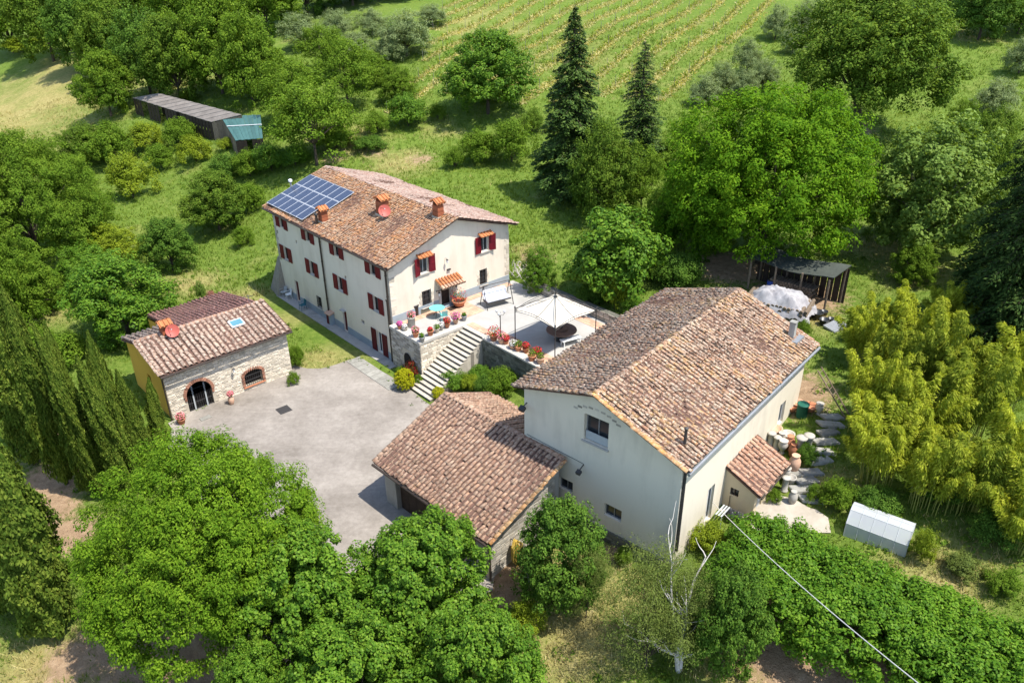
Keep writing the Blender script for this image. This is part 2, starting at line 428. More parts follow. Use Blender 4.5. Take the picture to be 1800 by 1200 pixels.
# ---------------------------------------------------------------- terrain
#TERRAIN-BEGIN
def sstep(e0, e1, x):
    t = np.clip((x - e0) / (e1 - e0), 0, 1)
    return t * t * (3 - 2 * t)

def ground(x, y):
    x = np.asarray(x, float); y = np.asarray(y, float)
    a = (x + 8.48) * 0.7477 + (y - 50.146) * 0.6640
    b = -(x + 8.48) * 0.6640 + (y - 50.146) * 0.7477
    zl = np.interp(a, [-60, -30, -17.5, -15.6, 0.2, 11.0, 15, 40], [-3.0, -1.6, -0.32, 0.0, 0.0, 3.1, 3.9, 5.0])
    zr = np.interp(a, [-60, -30, -13, -9, -3, 1.5, 6, 11, 15, 40], [-3.0, -1.6, -0.5, 0.0, 0.8, 1.8, 2.5, 3.4, 3.9, 5.0])
    w = sstep(-17.5, -12.5, b)
    z = zr + (zl - zr) * w
    q = 0.30 * x + 0.95 * y
    s = q - 74.0
    hill = 0.165 * np.where(s < -7, 0.0, np.where(s > 7, s, (s + 7) ** 2 / 28.0))
    hill = hill * (0.55 + 0.45 * sstep(-75, -20, x))
    z = z + hill
    far = sstep(8, 30, np.hypot(x + 2, y - 44) - 24)
    z = z + far * (0.35 * np.sin(x * 0.21 + y * 0.13) + 0.25 * np.sin(x * 0.11 - y * 0.17 + 2.0))
    return z
#TERRAIN-END
def gz(x, y):
    return float(ground(x, y))

def nonuni(lo, hi, c0, c1, fine, coarse):
    v = []
    t = lo
    while t < hi:
        v.append(t)
        t += fine if c0 < t < c1 else coarse
    v.append(hi)
    return np.array(v)
gx = nonuni(-260, 260, -48, 50, 0.6, 3.0)
gy = nonuni(4, 420, 16, 96, 0.6, 3.0)
GX, GY = np.meshgrid(gx, gy)
rng0 = np.random.default_rng(5)
GZ = ground(GX, GY)
V = np.stack([GX, GY, GZ], -1).reshape(-1, 3)
nx, ny = len(gx), len(gy)
ii = (np.arange(ny - 1)[:, None] * nx + np.arange(nx - 1)[None, :]).ravel()
me = np_mesh('terrain', V, np.stack([ii, ii + 1, ii + 1 + nx, ii + nx], 1))
me.polygons.foreach_set('use_smooth', np.ones(len(me.polygons), dtype=bool))
# patches of parched grass and bare earth (centre, radius, strength)
DRY = [
  ((-77.30, 131.51), 22, 0.75),
  ((-78.35, 144.69), 14, 0.6),
  ((-69.92, 111.69), 14, 0.6),
  ((-12.48, 87.00), 4, 0.7),
  ((-18.47, 92.73), 5, 0.6),
  ((-18.63, 57.83), 3.0, 0.45),
  ((-22.76, 62.42), 3.5, 0.5),
  ((-14.21, 50.18), 3, 0.55),
  ((-29.15, 65.03), 4, 0.5),
  ((-49.84, 119.51), 6, 0.6),
  ((2.38, 24.60), 3.5, 0.75),
  ((2.93, 28.71), 2, 0.8),
  ((4.95, 27.13), 2.5, 0.6),
  ((-0.14, 28.00), 1.5, 0.7),
  ((9.09, 22.33), 2.5, 0.6),
  ((20.67, 26.94), 3, 0.5),
  ((30.70, 55.85), 4, 0.5),
  ((29.50, 59.30), 4, 0.5),
  ((63.58, 115.72), 5, 0.4),
  ((-9.19, 93.99), 3, 0.4),
  ((-21.96, 24.81), 3, 0.7),
  ((-38.26, 58.71), 3, 0.5),
  ((8.59, 117.88), 16, 0.25),
  ((-4.07, 139.17), 14, 0.3),
  ((1.54, 62.41), 2, 0.6),
  ((20.78, 48.38), 2, 0.7),
  ((-17.22, 24.20), 3, 0.5),
  ((16.11, 32.36), 2, 0.6),
  ((18.84, 26.21), 3, 0.6),
]
SOIL = [
  ((-27.50, 38.06), 3.0, 0.9),
  ((-27.04, 35.13), 3, 0.9),
  ((-24.40, 33.12), 2.2, 0.9),
  ((-29.59, 41.51), 3, 0.8),
  ((-15.92, 25.58), 4.5, 0.95),
  ((-12.43, 24.38), 4, 0.95),
  ((-18.40, 25.14), 2.5, 0.75),
  ((11.91, 23.13), 3.0, 0.95),
  ((10.79, 25.21), 2.5, 0.9),
  ((13.72, 21.62), 3, 0.9),
  ((-0.70, 28.75), 1.6, 0.8),
  ((-0.42, 27.53), 1.4, 0.75),
  ((4.97, 29.56), 1.5, 0.7),
  ((-19.96, 89.51), 2.5, 0.6),
  ((-15.38, 89.60), 2.5, 0.5),
  ((1.97, 60.64), 2.0, 0.7),
  ((37.53, 86.27), 3, 0.7),
  ((17.54, 57.25), 4, 0.9),
  ((20.74, 51.91), 4.5, 0.85),
  ((2.93, 28.71), 1.0, 0.6),
  ((16.90, 39.78), 3, 0.8),
  ((-9.97, 87.47), 2.5, 0.6),
  ((-20.19, 24.98), 2, 0.8),
]
def patch_field(P, lst):
    f = np.zeros(len(P))
    for (x, y), r, s in lst:
        d = np.hypot(P[:, 0] - x, P[:, 1] - y) / r
        f = np.maximum(f, s * np.exp(-d * d * 1.2))
    return f
def put_attr(me, name, arr):
    at = me.attributes.new(name, 'FLOAT', 'POINT')
    at.data.foreach_set('value', np.ascontiguousarray(arr, dtype=np.float32))
put_attr(me, 'dry', patch_field(V, DRY))
put_attr(me, 'soil', patch_field(V, SOIL))
m, nt, o = nodes_of('meadow_ground')
pos = position(nt)
def attr(nt, n):
    a = nt.nodes.new('ShaderNodeAttribute'); a.attribute_name = n
    return a.outputs['Fac']
n1 = noise(nt, pos, 0.22, 6, 0.65); n2 = noise(nt, pos, 2.2, 6, 0.7); n3 = noise(nt, pos, 11, 4, 0.7)
green = ramp(nt, n2, [(0.25, (0.066, 0.118, 0.016)), (0.5, (0.118, 0.180, 0.026)), (0.75, (0.195, 0.240, 0.050))])
straw = ramp(nt, n2, [(0.25, (0.20, 0.17, 0.06)), (0.55, (0.34, 0.29, 0.11)), (0.8, (0.46, 0.39, 0.19))])
earth = ramp(nt, n2, [(0.25, (0.20, 0.125, 0.075)), (0.55, (0.33, 0.225, 0.135)), (0.8, (0.46, 0.33, 0.21))])
dryf = mth(nt, 'ADD', attr(nt, 'dry'), mth(nt, 'SUBTRACT', mth(nt, 'MULTIPLY', n1, 1.5), 0.80))
dryf = mth(nt, 'ADD', dryf, mth(nt, 'MULTIPLY', mth(nt, 'SUBTRACT', n3, 0.5), 0.8))
c = mixc(nt, ramp(nt, dryf, [(0.05, (0, 0, 0)), (0.75, (1, 1, 1))]), green, straw)
sf = mth(nt, 'ADD', attr(nt, 'soil'), mth(nt, 'MULTIPLY', mth(nt, 'SUBTRACT', n2, 0.5), 1.1))
c = mixc(nt, ramp(nt, sf, [(0.30, (0, 0, 0)), (0.62, (1, 1, 1))]), c, earth)
bsdf(nt, o, c, 0.95, mth(nt, 'ADD', n2, n3), 0.9, 0.12, 0.1)
M['ground'] = m
tag(link('terrain', me, 'ground'), kind='structure')

# courtyard: worn pale concrete and gravel
m, nt, o = nodes_of('worn_courtyard')
pos = position(nt)
n1 = noise(nt, pos, 0.24, 8, 0.7); n2 = noise(nt, pos, 3.5, 9, 0.8); n3 = noise(nt, pos, 16, 5, 0.8)
c = ramp(nt, n1, [(0.35, (0.195, 0.172, 0.146)), (0.5, (0.258, 0.230, 0.198)), (0.65, (0.325, 0.293, 0.254))])
c = mixc(nt, 0.5, c, ramp(nt, n2, [(0.3, (0.5, 0.48, 0.46)), (0.7, (1.2, 1.2, 1.2))]), 'MULTIPLY')
sp = mth(nt, 'MULTIPLY', ramp(nt, n3, [(0.60, (0, 0, 0)), (0.68, (1, 1, 1))]), 0.5)
c = mixc(nt, sp, c, (0.12, 0.10, 0.082))
mp = nt.nodes.new('ShaderNodeMapping'); mp.inputs['Rotation'].default_value = (0, 0, R(30)); mp.inputs['Scale'].default_value = (0.5, 4.0, 1)
lk(nt, pos, mp.inputs['Vector'])
tr = mth(nt, 'MULTIPLY', ramp(nt, noise(nt, mp.outputs[0], 0.5, 5, 0.6), [(0.55, (0, 0, 0)), (0.68, (1, 1, 1))]), 0.16)
c = mixc(nt, tr, c, (0.40, 0.355, 0.305))
bsdf(nt, o, c, 0.92, n3, 0.3, 0.02, 0.15)
M['courtyard'] = m
from mathutils.geometry import tessellate_polygon
def sheet(name, poly, z, mat, kind='structure', thick=0.0):
    vs_ = [Vector((p[0], p[1], z)) for p in poly]
    mb = MB()
    mb.v = [tuple(v) for v in vs_]
    mb.f = [tuple(t) for t in tessellate_polygon([vs_])]
    if thick:
        n = len(vs_)
        mb.v += [(p[0], p[1], z - thick) for p in poly]
        for i in range(n):
            j = (i + 1) % n
            mb.f.append((i, j, j + n, i + n))
    ob = mb.build(name, mat)
    import bmesh
    bm = bmesh.new(); bm.from_mesh(ob.data); bmesh.ops.recalc_face_normals(bm, faces=bm.faces)
    bm.to_mesh(ob.data); bm.free()
    return tag(ob, kind=kind)
random.seed(4)
def ragged(poly, amp=0.18, step=0.7):
    out_ = []
    for i, p in enumerate(poly):
        q = poly[(i + 1) % len(poly)]
        L_ = math.hypot(q[0] - p[0], q[1] - p[1]); k = max(1, int(L_ / step))
        for j in range(k):
            t = j / k
            out_.append((p[0] + (q[0] - p[0]) * t + random.uniform(-amp, amp), p[1] + (q[1] - p[1]) * t + random.uniform(-amp, amp)))
    return out_
court = [
(-22.25, 42.74), (-16.52, 50.23), (-14.03, 49.34), (-11.63, 50.97), (-9.96, 49.66), (-7.83, 47.44), (-5.57, 44.43), (-3.95, 45.98), (-1.59, 45.20), (0.92, 45.14), (0.80, 39.87), (-0.97, 27.90), (-2.76, 25.66), (-7.45, 28.95), (-9.71, 28.98), (-12.08, 29.41), (-17.30, 33.81), (-20.88, 39.12)
]
sheet('courtyard', ragged(court), 0.05, 'courtyard')

# ---------------------------------------------------------------- roof tiles
def tile_mesh(name, r0, r1, L, seg=5):
    mb = MB()
    v = []
    for y, r, lift in ((0.0, r0, 0.035), (L, r1, 0.0)):
        for k in range(seg + 1):
            an = math.pi * k / seg
            v.append((-r * math.cos(an), y, lift + r * 0.66 * math.sin(an)))
    t = 0.018
    for k in range(seg + 1):
        an = math.pi * k / seg
        v.append((-(r0 - t) * math.cos(an), 0.0, 0.035 + (r0 - t) * 0.66 * math.sin(an) - 0.004))
    f = []
    s = seg + 1
    for k in range(seg):
        f.append((k, k + 1, s + k + 1, s + k))
        f.append((k + 1, k, 2 * s + k, 2 * s + k + 1))
    return np.array(v), np.array(f)
CAMP = Vector((0, 0, CAM_H))
TILE_CACHE = {}
def roof_slope(parent, F, O, U, Vd, lu, lv, cs, rs, mat, nsingle=300, skip=None, seed=1, name='roof', thick=0.12, chan='underlay', lichen=None):
    """one pitched plane: board and channels (part), cover tiles as single objects where nearest, the rest joined"""
    rg = np.random.default_rng(seed)
    O, U, Vd = Vector(O), Vector(U).normalized(), Vector(Vd).normalized()
    N = U.cross(Vd).normalized()
    if N.z < 0: N = -N
    mb = MB()
    mb.hexa([O - N * thick + U * x + Vd * y + N * z for z in (0, thick - 0.03) for x, y in ((0, 0), (lu, 0), (lu, lv), (0, lv))])
    nc = int(lu / cs); cs = lu / nc
    nr = int(math.ceil(lv / rs)); rs = lv / nr
    # channels
    for i in range(nc + 1):
        c = min(max(i * cs, cs * 0.3), lu - cs * 0.3)
        w = cs * 0.36
        for j in range(nr):
            lo, hi = j * rs, min((j + 1.15) * rs, lv)
            if skip and skip(c, (lo + hi) / 2): continue
            p = []
            for yy, dz in ((lo, 0.03), (hi, 0.004)):
                for xx, zz in ((-w, 0.055), (-w * 0.4, 0.0), (w * 0.4, 0.0), (w, 0.055)):
                    p.append(O + U * (c + xx) + Vd * yy + N * (zz + dz))
            n = len(mb.v); mb.v += [tuple(q) for q in p]
            for k in range(3):
                mb.f.append((n + k, n + k + 1, n + 5 + k, n + 4 + k))
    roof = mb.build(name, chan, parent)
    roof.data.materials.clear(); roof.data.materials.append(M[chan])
    key = (round(cs, 3), round(rs, 3))
    tv, tf = tile_mesh('t', cs * 0.355, cs * 0.29, rs * 1.2)
    B = np.array([list(U), list(Vd), list(N)])      # rows
    items = []
    c_, s_ = math.cos(F[1]), math.sin(F[1])
    for i in range(nc):
        wav = rg.normal(0, 0.012)
        for j in range(nr):
            u = (i + 0.5) * cs + rg.normal(0, 0.016) + wav
            v = j * rs + rg.normal(0, 0.04) - 0.02
            if skip and skip(u, v + rs / 2): continue
            if rg.random() < 0.02: v -= rg.uniform(0.05, 0.14)
            sag = 0.028 * math.sin(u * 0.85 + seed) + 0.022 * math.sin(u * 2.1 + v * 0.9 + seed * 2) + 0.018 * math.sin(v * 1.6 + seed)
            P = O + U * u + Vd * v + N * (0.045 + sag + rg.normal(0, 0.008))
            wx = F[0][0] + c_ * P.x - s_ * P.y; wy = F[0][1] + s_ * P.x + c_ * P.y
            d = math.hypot(wx, wy)
            items.append((d, P, rg.normal(0, 0.06), rg.normal(0, 0.03), v + rs * 1.1 > lv))
    order = sorted(range(len(items)), key=lambda k: items[k][0])
    me1 = np_mesh('roof_tile', tv, tf)
    me1.materials.append(M[mat])
    Bm = Matrix((list(U), list(Vd), list(N))).transposed()
    single = order[:nsingle]
    for k in single:
        d, P, rz, rx, top = items[k]
        ob = bpy.data.objects.new('roof_tile', me1)
        COL.objects.link(ob)
        ob.parent = roof
        ob.matrix_local = Matrix.Translation(P) @ (Bm @ Matrix.Rotation(rz, 3, 'Z')).to_4x4()
    rest = order[nsingle:]
    if rest:
        allv = np.empty((len(rest), len(tv), 3)); 
        for q, k in enumerate(rest):
            d, P, rz, rx, top = items[k]
            cz, sz = math.cos(rz), math.sin(rz)
            loc_ = np.stack([tv[:, 0] * cz - tv[:, 1] * sz, tv[:, 0] * sz + tv[:, 1] * cz, tv[:, 2]], 1)
            allv[q] = loc_ @ B + np.array(P)
        f = (tf[None] + (np.arange(len(rest)) * len(tv))[:, None, None]).reshape(-1, 4)
        ob = link('roof_tiles', np_mesh('roof_tiles', allv.reshape(-1, 3), f), mat, roof)
        tag(ob, kind='stuff')
    return roof

def ridge_row(parent, P0, P1, mat, step=0.38, r=0.15, name='ridge_tile', seed=3, lift=0.0):
    rg = random.Random(seed)
    P0, P1 = Vector(P0), Vector(P1)
    L = (P1 - P0).length; d = (P1 - P0) / L
    x = d.cross(Vector((0, 0, 1))).normalized(); up = x.cross(d).normalized()
    n = int(L / step)
    tv, tf = tile_mesh('t', r, r * 0.85, L / n * 1.15)
    me = np_mesh(name, tv, tf); me.materials.append(M[mat])
    Bm = Matrix((list(x), list(d), list(up))).transposed()
    for i in range(n):
        ob = bpy.data.objects.new(name, me); COL.objects.link(ob); ob.parent = parent
        P = P0 + d * (L * i / n) + up * (lift + rg.gauss(0, 0.008)) + x * rg.gauss(0, 0.01)
        ob.matrix_local = Matrix.Translation(P) @ (Bm @ Matrix.Rotation(rg.gauss(0, 0.04), 3, 'Z')).to_4x4()

# ---------------------------------------------------------------- walls
def clip(poly, a, b, c):
    """keep a*x+b*y<=c"""
    o_ = []
    for i in range(len(poly)):
        p, q = poly[i], poly[(i + 1) % len(poly)]
        dp, dq = a * p[0] + b * p[1] - c, a * q[0] + b * q[1] - c
        if dp <= 1e-9: o_.append(p)
        if (dp < -1e-9 and dq > 1e-9) or (dp > 1e-9 and dq < -1e-9):
            t = dp / (dp - dq)
            o_.append((p[0] + (q[0] - p[0]) * t, p[1] + (q[1] - p[1]) * t))
    return o_

def wall(mb, O, U, Nn, width, z0, z1, holes=(), cuts=(), depth=0.22):
    """plane through O along U (local), outward normal Nn, with real openings and reveals"""
    O, U, Nn = Vector(O), Vector(U), Vector(Nn)
    xs = sorted({0.0, width, *[h[0] for h in holes], *[h[1] for h in holes]})
    zs = sorted({z0, z1, *[h[2] for h in holes], *[h[3] for h in holes]})
    P = lambda x, z, dd=0.0: O + U * x + Vector((0, 0, z)) - Nn * dd
    for i in range(len(xs) - 1):
        for j in range(len(zs) - 1):
            cx, cz = (xs[i] + xs[i + 1]) / 2, (zs[j] + zs[j + 1]) / 2
            if any(h[0] < cx < h[1] and h[2] < cz < h[3] for h in holes): continue
            pl = [(xs[i], zs[j]), (xs[i + 1], zs[j]), (xs[i + 1], zs[j + 1]), (xs[i], zs[j + 1])]
            for cu in cuts:
                pl = clip(pl, *cu)
                if len(pl) < 3: break
            if len(pl) >= 3:
                mb.poly([P(x, z) for x, z in pl])
    for h in holes:
        x0, x1, a, b = h[:4]
        mb.poly([P(x0, a), P(x0, b), P(x0, b, depth), P(x0, a, depth)])
        mb.poly([P(x1, a), P(x1, b), P(x1, b, depth), P(x1, a, depth)])
        mb.poly([P(x0, b), P(x1, b), P(x1, b, depth), P(x0, b, depth)])
        mb.poly([P(x0, a), P(x1, a), P(x1, a, depth), P(x0, a, depth)])

def stone_facing(parent, O, U, Nn, width, z0, z1, mat, sl=0.34, sh=0.15, holes=(), cuts=(), nsingle=300, seed=2, proud=0.035, F=None, gap=0.02):
    """real stones standing proud of the mortar; the largest are single parts"""
    rg = random.Random(seed)
    O, U, Nn = Vector(O), Vector(U).normalized(), Vector(Nn).normalized()
    Z_ = Vector((0, 0, 1))
    items = []
    z = z0
    while z < z1 - 0.03:
        h = min(sh * rg.uniform(0.6, 1.35), z1 - z)
        x = rg.uniform(-0.2, 0.0)
        while x < width:
            w = sl * rg.uniform(0.5, 1.7)
            xa, xb = max(x, 0), min(x + w, width)
            x += w
            if xb - xa < 0.06: continue
            cx, cz = (xa + xb) / 2, z + h / 2
            if any(hh[0] - 0.05 < xb and xa < hh[1] + 0.05 and hh[2] - 0.05 < z + h and z < hh[3] + 0.05 for hh in holes): continue
            if any(cu[0] * xx + cu[1] * (z + h) > cu[2] for cu in cuts for xx in (xa, xb)): continue
            items.append((xa, xb, z, h, rg.uniform(0.3, 1.0) * proud, rg.random()))
        z += h
    items.sort(key=lambda t: -(t[1] - t[0]) * t[3])
    # four stone shapes, unit sized
    meshes = []
    def shape(k):
        r2 = random.Random(seed * 10 + k)
        b = [(-0.5, -0.5), (-0.1, -0.5), (0.5, -0.5), (0.5, 0.5), (0.1, 0.5), (-0.5, 0.5)]
        lo = [(x + r2.uniform(-0.03, 0.03), zz + r2.uniform(-0.06, 0.06)) for x, zz in b]
        hi = [(x * 0.86 + r2.uniform(-0.03, 0.03), zz * 0.78 + r2.uniform(-0.06, 0.06)) for x, zz in b]
        v = [(x, 0.0, zz) for x, zz in lo] + [(x, -1.0 + r2.uniform(-0.2, 0.2), zz) for x, zz in hi]
        f = [(i, (i + 1) % 6, (i + 1) % 6 + 6, i + 6) for i in range(6)] + [(6, 7, 10, 11), (7, 8, 9, 10)]
        return v, f
    shapes = [shape(k) for k in range(4)]
    for k in range(4):
        mb = MB(); mb.v, mb.f = list(shapes[k][0]), list(shapes[k][1])
        me = mb.mesh('stone'); me.materials.append(M[mat]); meshes.append(me)
    Bm = Matrix((list(U), list(-Nn), list(Z_))).transposed().to_4x4()
    rest = MB()
    for q, (xa, xb, z, h, pr, rr) in enumerate(items):
        k = int(rr * 4)
        C = O + U * ((xa + xb) / 2) + Z_ * (z + h / 2) - Nn * 0.004
        S = Matrix.Diagonal((xb - xa - gap, pr, h - gap, 1))
        T = Matrix.Translation(C) @ Bm @ S
        if q < nsingle:
            ob = bpy.data.objects.new('stone', meshes[k]); COL.objects.link(ob); ob.parent = parent
            ob.matrix_local = T
        else:
            n = len(rest.v)
            rest.v += [tuple(T @ Vector(p)) for p in shapes[k][0]]
            rest.f += [tuple(n + i for i in f) for f in shapes[k][1]]
    if rest.v:
        tag(rest.build('small_stones', mat, parent), kind='stuff')

def window_set(parent, O, U, Nn, x0, x1, z0, z1, depth=0.2, frame='grey_frame', glass='glass', bars=1, grille=False, sill=True):
    """window in an opening: frame, pane, optional iron grille and sill"""
    O, U, Nn = Vector(O), Vector(U), Vector(Nn)
    Z_ = Vector((0, 0, 1))
    P = lambda x, z, dd: O + U * x + Z_ * z - Nn * dd
    mb = MB()
    fw = 0.05
    def bar(xa, xb, za, zb, d, t):
        mb.obox(P((xa + xb) / 2, (za + zb) / 2, d), U * (xb - xa) / 2, Nn * t, Z_ * (zb - za) / 2)
    bar(x0, x0 + fw, z0, z1, depth - 0.03, 0.025); bar(x1 - fw, x1, z0, z1, depth - 0.03, 0.025)
    bar(x0 + fw, x1 - fw, z0, z0 + fw, depth - 0.03, 0.025); bar(x0 + fw, x1 - fw, z1 - fw, z1, depth - 0.03, 0.025)
    for k in range(bars):
        c = x0 + (x1 - x0) * (k + 1) / (bars + 1)
        bar(c - 0.025, c + 0.025, z0 + fw, z1 - fw, depth - 0.03, 0.022)
    win = mb.build('window', frame, parent)
    MB().poly([P(x0, z0, depth), P(x1, z0, depth), P(x1, z1, depth), P(x0, z1, depth)]).build('pane', glass, win)
    if grille:
        g = MB()
        n = max(2, int((x1 - x0) / 0.13))
        for k in range(n + 1):
            x = x0 + (x1 - x0) * k / n
            g.tube([P(x, z0, -0.02), P(x, z1, -0.02)], 0.014, 5)
        for k in range(5):
            zz = z0 + (z1 - z0) * k / 4
            g.tube([P(x0 - 0.05, zz, -0.03), P(x1 + 0.05, zz, -0.03)], 0.014, 5)
        g.build('grille', 'iron', win)
    if sill:
        s = MB(); s.obox(P((x0 + x1) / 2, z0 - 0.04, -0.03), U * ((x1 - x0) / 2 + 0.08), Nn * 0.08, Z_ * 0.035)
        s.build('sill', 'coping', win)
    return win

def shutter(parent, O, U, Nn, x0, x1, z0, z1, off=0.045, ang=0.0, mat='shutter', hinge=0):
    """board shutter with rails and slats; hinge 0 = left edge stays on the wall, 1 = right edge"""
    O, U, Nn = Vector(O), Vector(U), Vector(Nn)
    Z_ = Vector((0, 0, 1))
    hx = x0 if hinge == 0 else x1
    D = (U if hinge == 0 else -U) * math.cos(ang) + Nn * math.sin(ang)
    Nf = Nn * math.cos(ang) - (U if hinge == 0 else -U) * math.sin(ang)
    w = x1 - x0
    Q = lambda x, z, d: O + U * hx + D * x + Z_ * z + Nf * d + Nn * off
    mb = MB()
    def bx(xa, xb, za, zb, d, t): mb.obox(Q((xa + xb) / 2, (za + zb) / 2, d), D * (xb - xa) / 2, Nf * t, Z_ * (zb - za) / 2)
    bx(0, w, z0, z1, 0, 0.012)
    sh_ = mb.build('shutter', mat, parent)
    mb = MB()
    bx(0, 0.07, z0, z1, 0.02, 0.012); bx(w - 0.07, w, z0, z1, 0.02, 0.012)
    for zz in (z0 + 0.04, (z0 + z1) / 2, z1 - 0.04): bx(0.07, w - 0.07, zz - 0.04, zz + 0.04, 0.02, 0.011)
    mb.build('rail', mat, sh_)
    mb = MB()
    k = int((z1 - z0) / 0.09)
    for i in range(k):
        zz = z0 + (i + 0.5) * (z1 - z0) / k
        bx(0.075, w - 0.075, zz - 0.028, zz + 0.012, 0.017, 0.006)
    mb.build('louvres', mat, sh_)
    return sh_

# ================================================================ FARMHOUSE
house = thing('farmhouse', HOUSE[0], HOUSE[1], 'large cream farmhouse with dark red shutters, orange tiled roof and solar panels', 'house')
HL, HW, T = 17.13, 11.1, 3.2
top_w = [15.65, 11.30, 6.95, 2.00]
ow = 0.36                                    # half opening
fac = []
for b in top_w:
    fac.append((b - ow, b + ow, 6.40, 7.42)); fac.append((b - ow, b + ow, 3.55, 4.70))
doors = [(14.28, 14.88, 0.06, 1.95), (6.62, 7.18, 0.06, 1.85)]
fr = (1.62, 2.38, 0.06, 1.85)
lowwin = (10.50, 11.20, 0.75, 1.75)
small = [(16.6, 16.82, 5.62, 5.90), (13.35, 13.57, 5.62, 5.90), (5.95, 6.2, 4.80, 5.08), (4.0, 4.45, 1.72, 2.02)]
fac += doors + [fr, lowwin] + small
mb = MB()
wall(mb, (0, 0, 0), (0, 1, 0), (-1, 0, 0), HL, -0.6, 7.62, fac)
gw = [(2.62, 3.38, 6.30, 7.55), (8.30, 9.06, 6.45, 7.70), (2.65, 3.45, 3.62, 4.92), (4.35, 5.25, T + 0.02, T + 1.75), (8.10, 8.80, 3.75, 5.02)]
wall(mb, (0, 0, 0), (1, 0, 0), (0, -1, 0), HW, -0.6, 10.2, gw, [(-0.352, 1, 7.62), (0.322, 1, 9.62 + 0.322 * 5.85)])
wall(mb, (HW, 0, 0), (0, 1, 0), (1, 0, 0), HL, -0.6, 7.95, [(4, 4.9, 5.6, 6.9), (9, 9.9, 5.6, 6.9), (13, 13.9, 5.6, 6.9)])
wall(mb, (0, HL, 0), (1, 0, 0), (0, 1, 0), HW, -0.6, 10.2, [], [(-0.352, 1, 7.62), (0.322, 1, 9.62 + 0.322 * 5.85)])
hw_ = mb.build('wall', 'plaster', house)
# blue-grey plinth bands
pl = MB()
xs = [0.0] + sorted(x for h in doors + [fr] for x in h[:2]) + [HL]
for i in range(0, len(xs), 2):
    pl.box(-0.03, 0.0, xs[i], xs[i + 1], -0.3, 0.62 + 0.0 * i)
pl.build('plinth', 'plinth', house)
pl = MB()
for x0, x1 in ((0.02, 4.35), (5.25, HW)):
    pl.box(x0, x1, -0.03, 0.0, T - 0.05, T + 0.62)
pl.build('plinth', 'plinth', house)
fO, fU, fN = (0, 0, 0), (0, 1, 0), (-1, 0, 0)
gO, gU, gN = (0, 0, 0), (1, 0, 0), (0, -1, 0)
for b in top_w:
    for z0, z1 in ((6.40, 7.42), (3.55, 4.70)):
        window_set(house, fO, fU, fN, b - ow, b + ow, z0, z1, frame='wood_dark', sill=z0 < 5)
        shutter(house, fO, fU, fN, b - ow - 0.62, b - ow - 0.02, z0 - 0.04, z1 + 0.04)
        shutter(house, fO, fU, fN, b + ow + 0.02, b + ow + 0.62, z0 - 0.04, z1 + 0.04)
window_set(house, fO, fU, fN, *lowwin, frame='wood_dark', grille=True)
for h in small:
    MB().poly([(0.2, h[0], h[2]), (0.2, h[1], h[2]), (0.2, h[1], h[3]), (0.2, h[0], h[3])]).build('vent', 'dark', house)
def plank_door(parent, O, U, N, x0, x1, z0, z1, mat, depth=0.14):
    O, U, N = Vector(O), Vector(U), Vector(N)
    n = max(3, int((x1 - x0) / 0.16))
    first = None
    d = MB(); d.obox(O + U * (x0 + x1) / 2 + Vector((0, 0, (z0 + z1) / 2)) - N * (depth + 0.03), U * (x1 - x0) / 2, N * 0.02, Vector((0, 0, (z1 - z0) / 2)))
    dr = d.build('door', mat, parent)
    for k in range(n):
        xa = x0 + (x1 - x0) * k / n; xb = x0 + (x1 - x0) * (k + 1) / n
        p = MB(); p.obox(O + U * (xa + xb) / 2 + Vector((0, 0, (z0 + z1) / 2)) - N * depth, U * ((xb - xa) / 2 - 0.006), N * 0.015, Vector((0, 0, (z1 - z0) / 2 - 0.01)))
        p.build('plank', mat, dr)
    h = MB(); h.tube([O + U * (x1 - 0.1) + Vector((0, 0, z0 + 0.95)) - N * (depth - 0.05), O + U * (x1 - 0.1) + Vector((0, 0, z0 + 1.07)) - N * (depth - 0.05)], 0.015, 6)
    h.build('handle', 'iron', dr)
    return dr
for h in doors:
    plank_door(house, fO, fU, fN, *h, 'door_red')
window_set(house, fO, fU, fN, *fr, frame='white_paint', bars=1, sill=False)
shutter(house, fO, fU, fN, fr[0] - 0.66, fr[0] - 0.03, 0.1, 1.9, mat='door_red')
shutter(house, fO, fU, fN, fr[1] + 0.03, fr[1] + 0.66, 0.1, 1.9, mat='door_red')
b_ = MB().box(-0.28, 0.0, 6.60, 7.22, 1.90, 1.95).build('door_hood', 'coping', house)
# meter cupboard with a tile cap
cb = MB().box(-0.34, 0.0, 8.62, 9.30, -0.05, 0.95).build('meter_cupboard', 'plinth', house)
MB().box(-0.37, -0.343, 8.95, 9.27, 0.0, 0.9).build('cupboard_door', 'door_red', cb)
MB().hexa([(-0.48, 8.54, 0.94), (0, 8.54, 1.08), (0, 9.38, 1.08), (-0.48, 9.38, 0.94), (-0.48, 8.54, 1.0), (0, 8.54, 1.16), (0, 9.38, 1.16), (-0.48, 9.38, 1.0)]).build('tile_cap', 'terracotta_pale', cb)
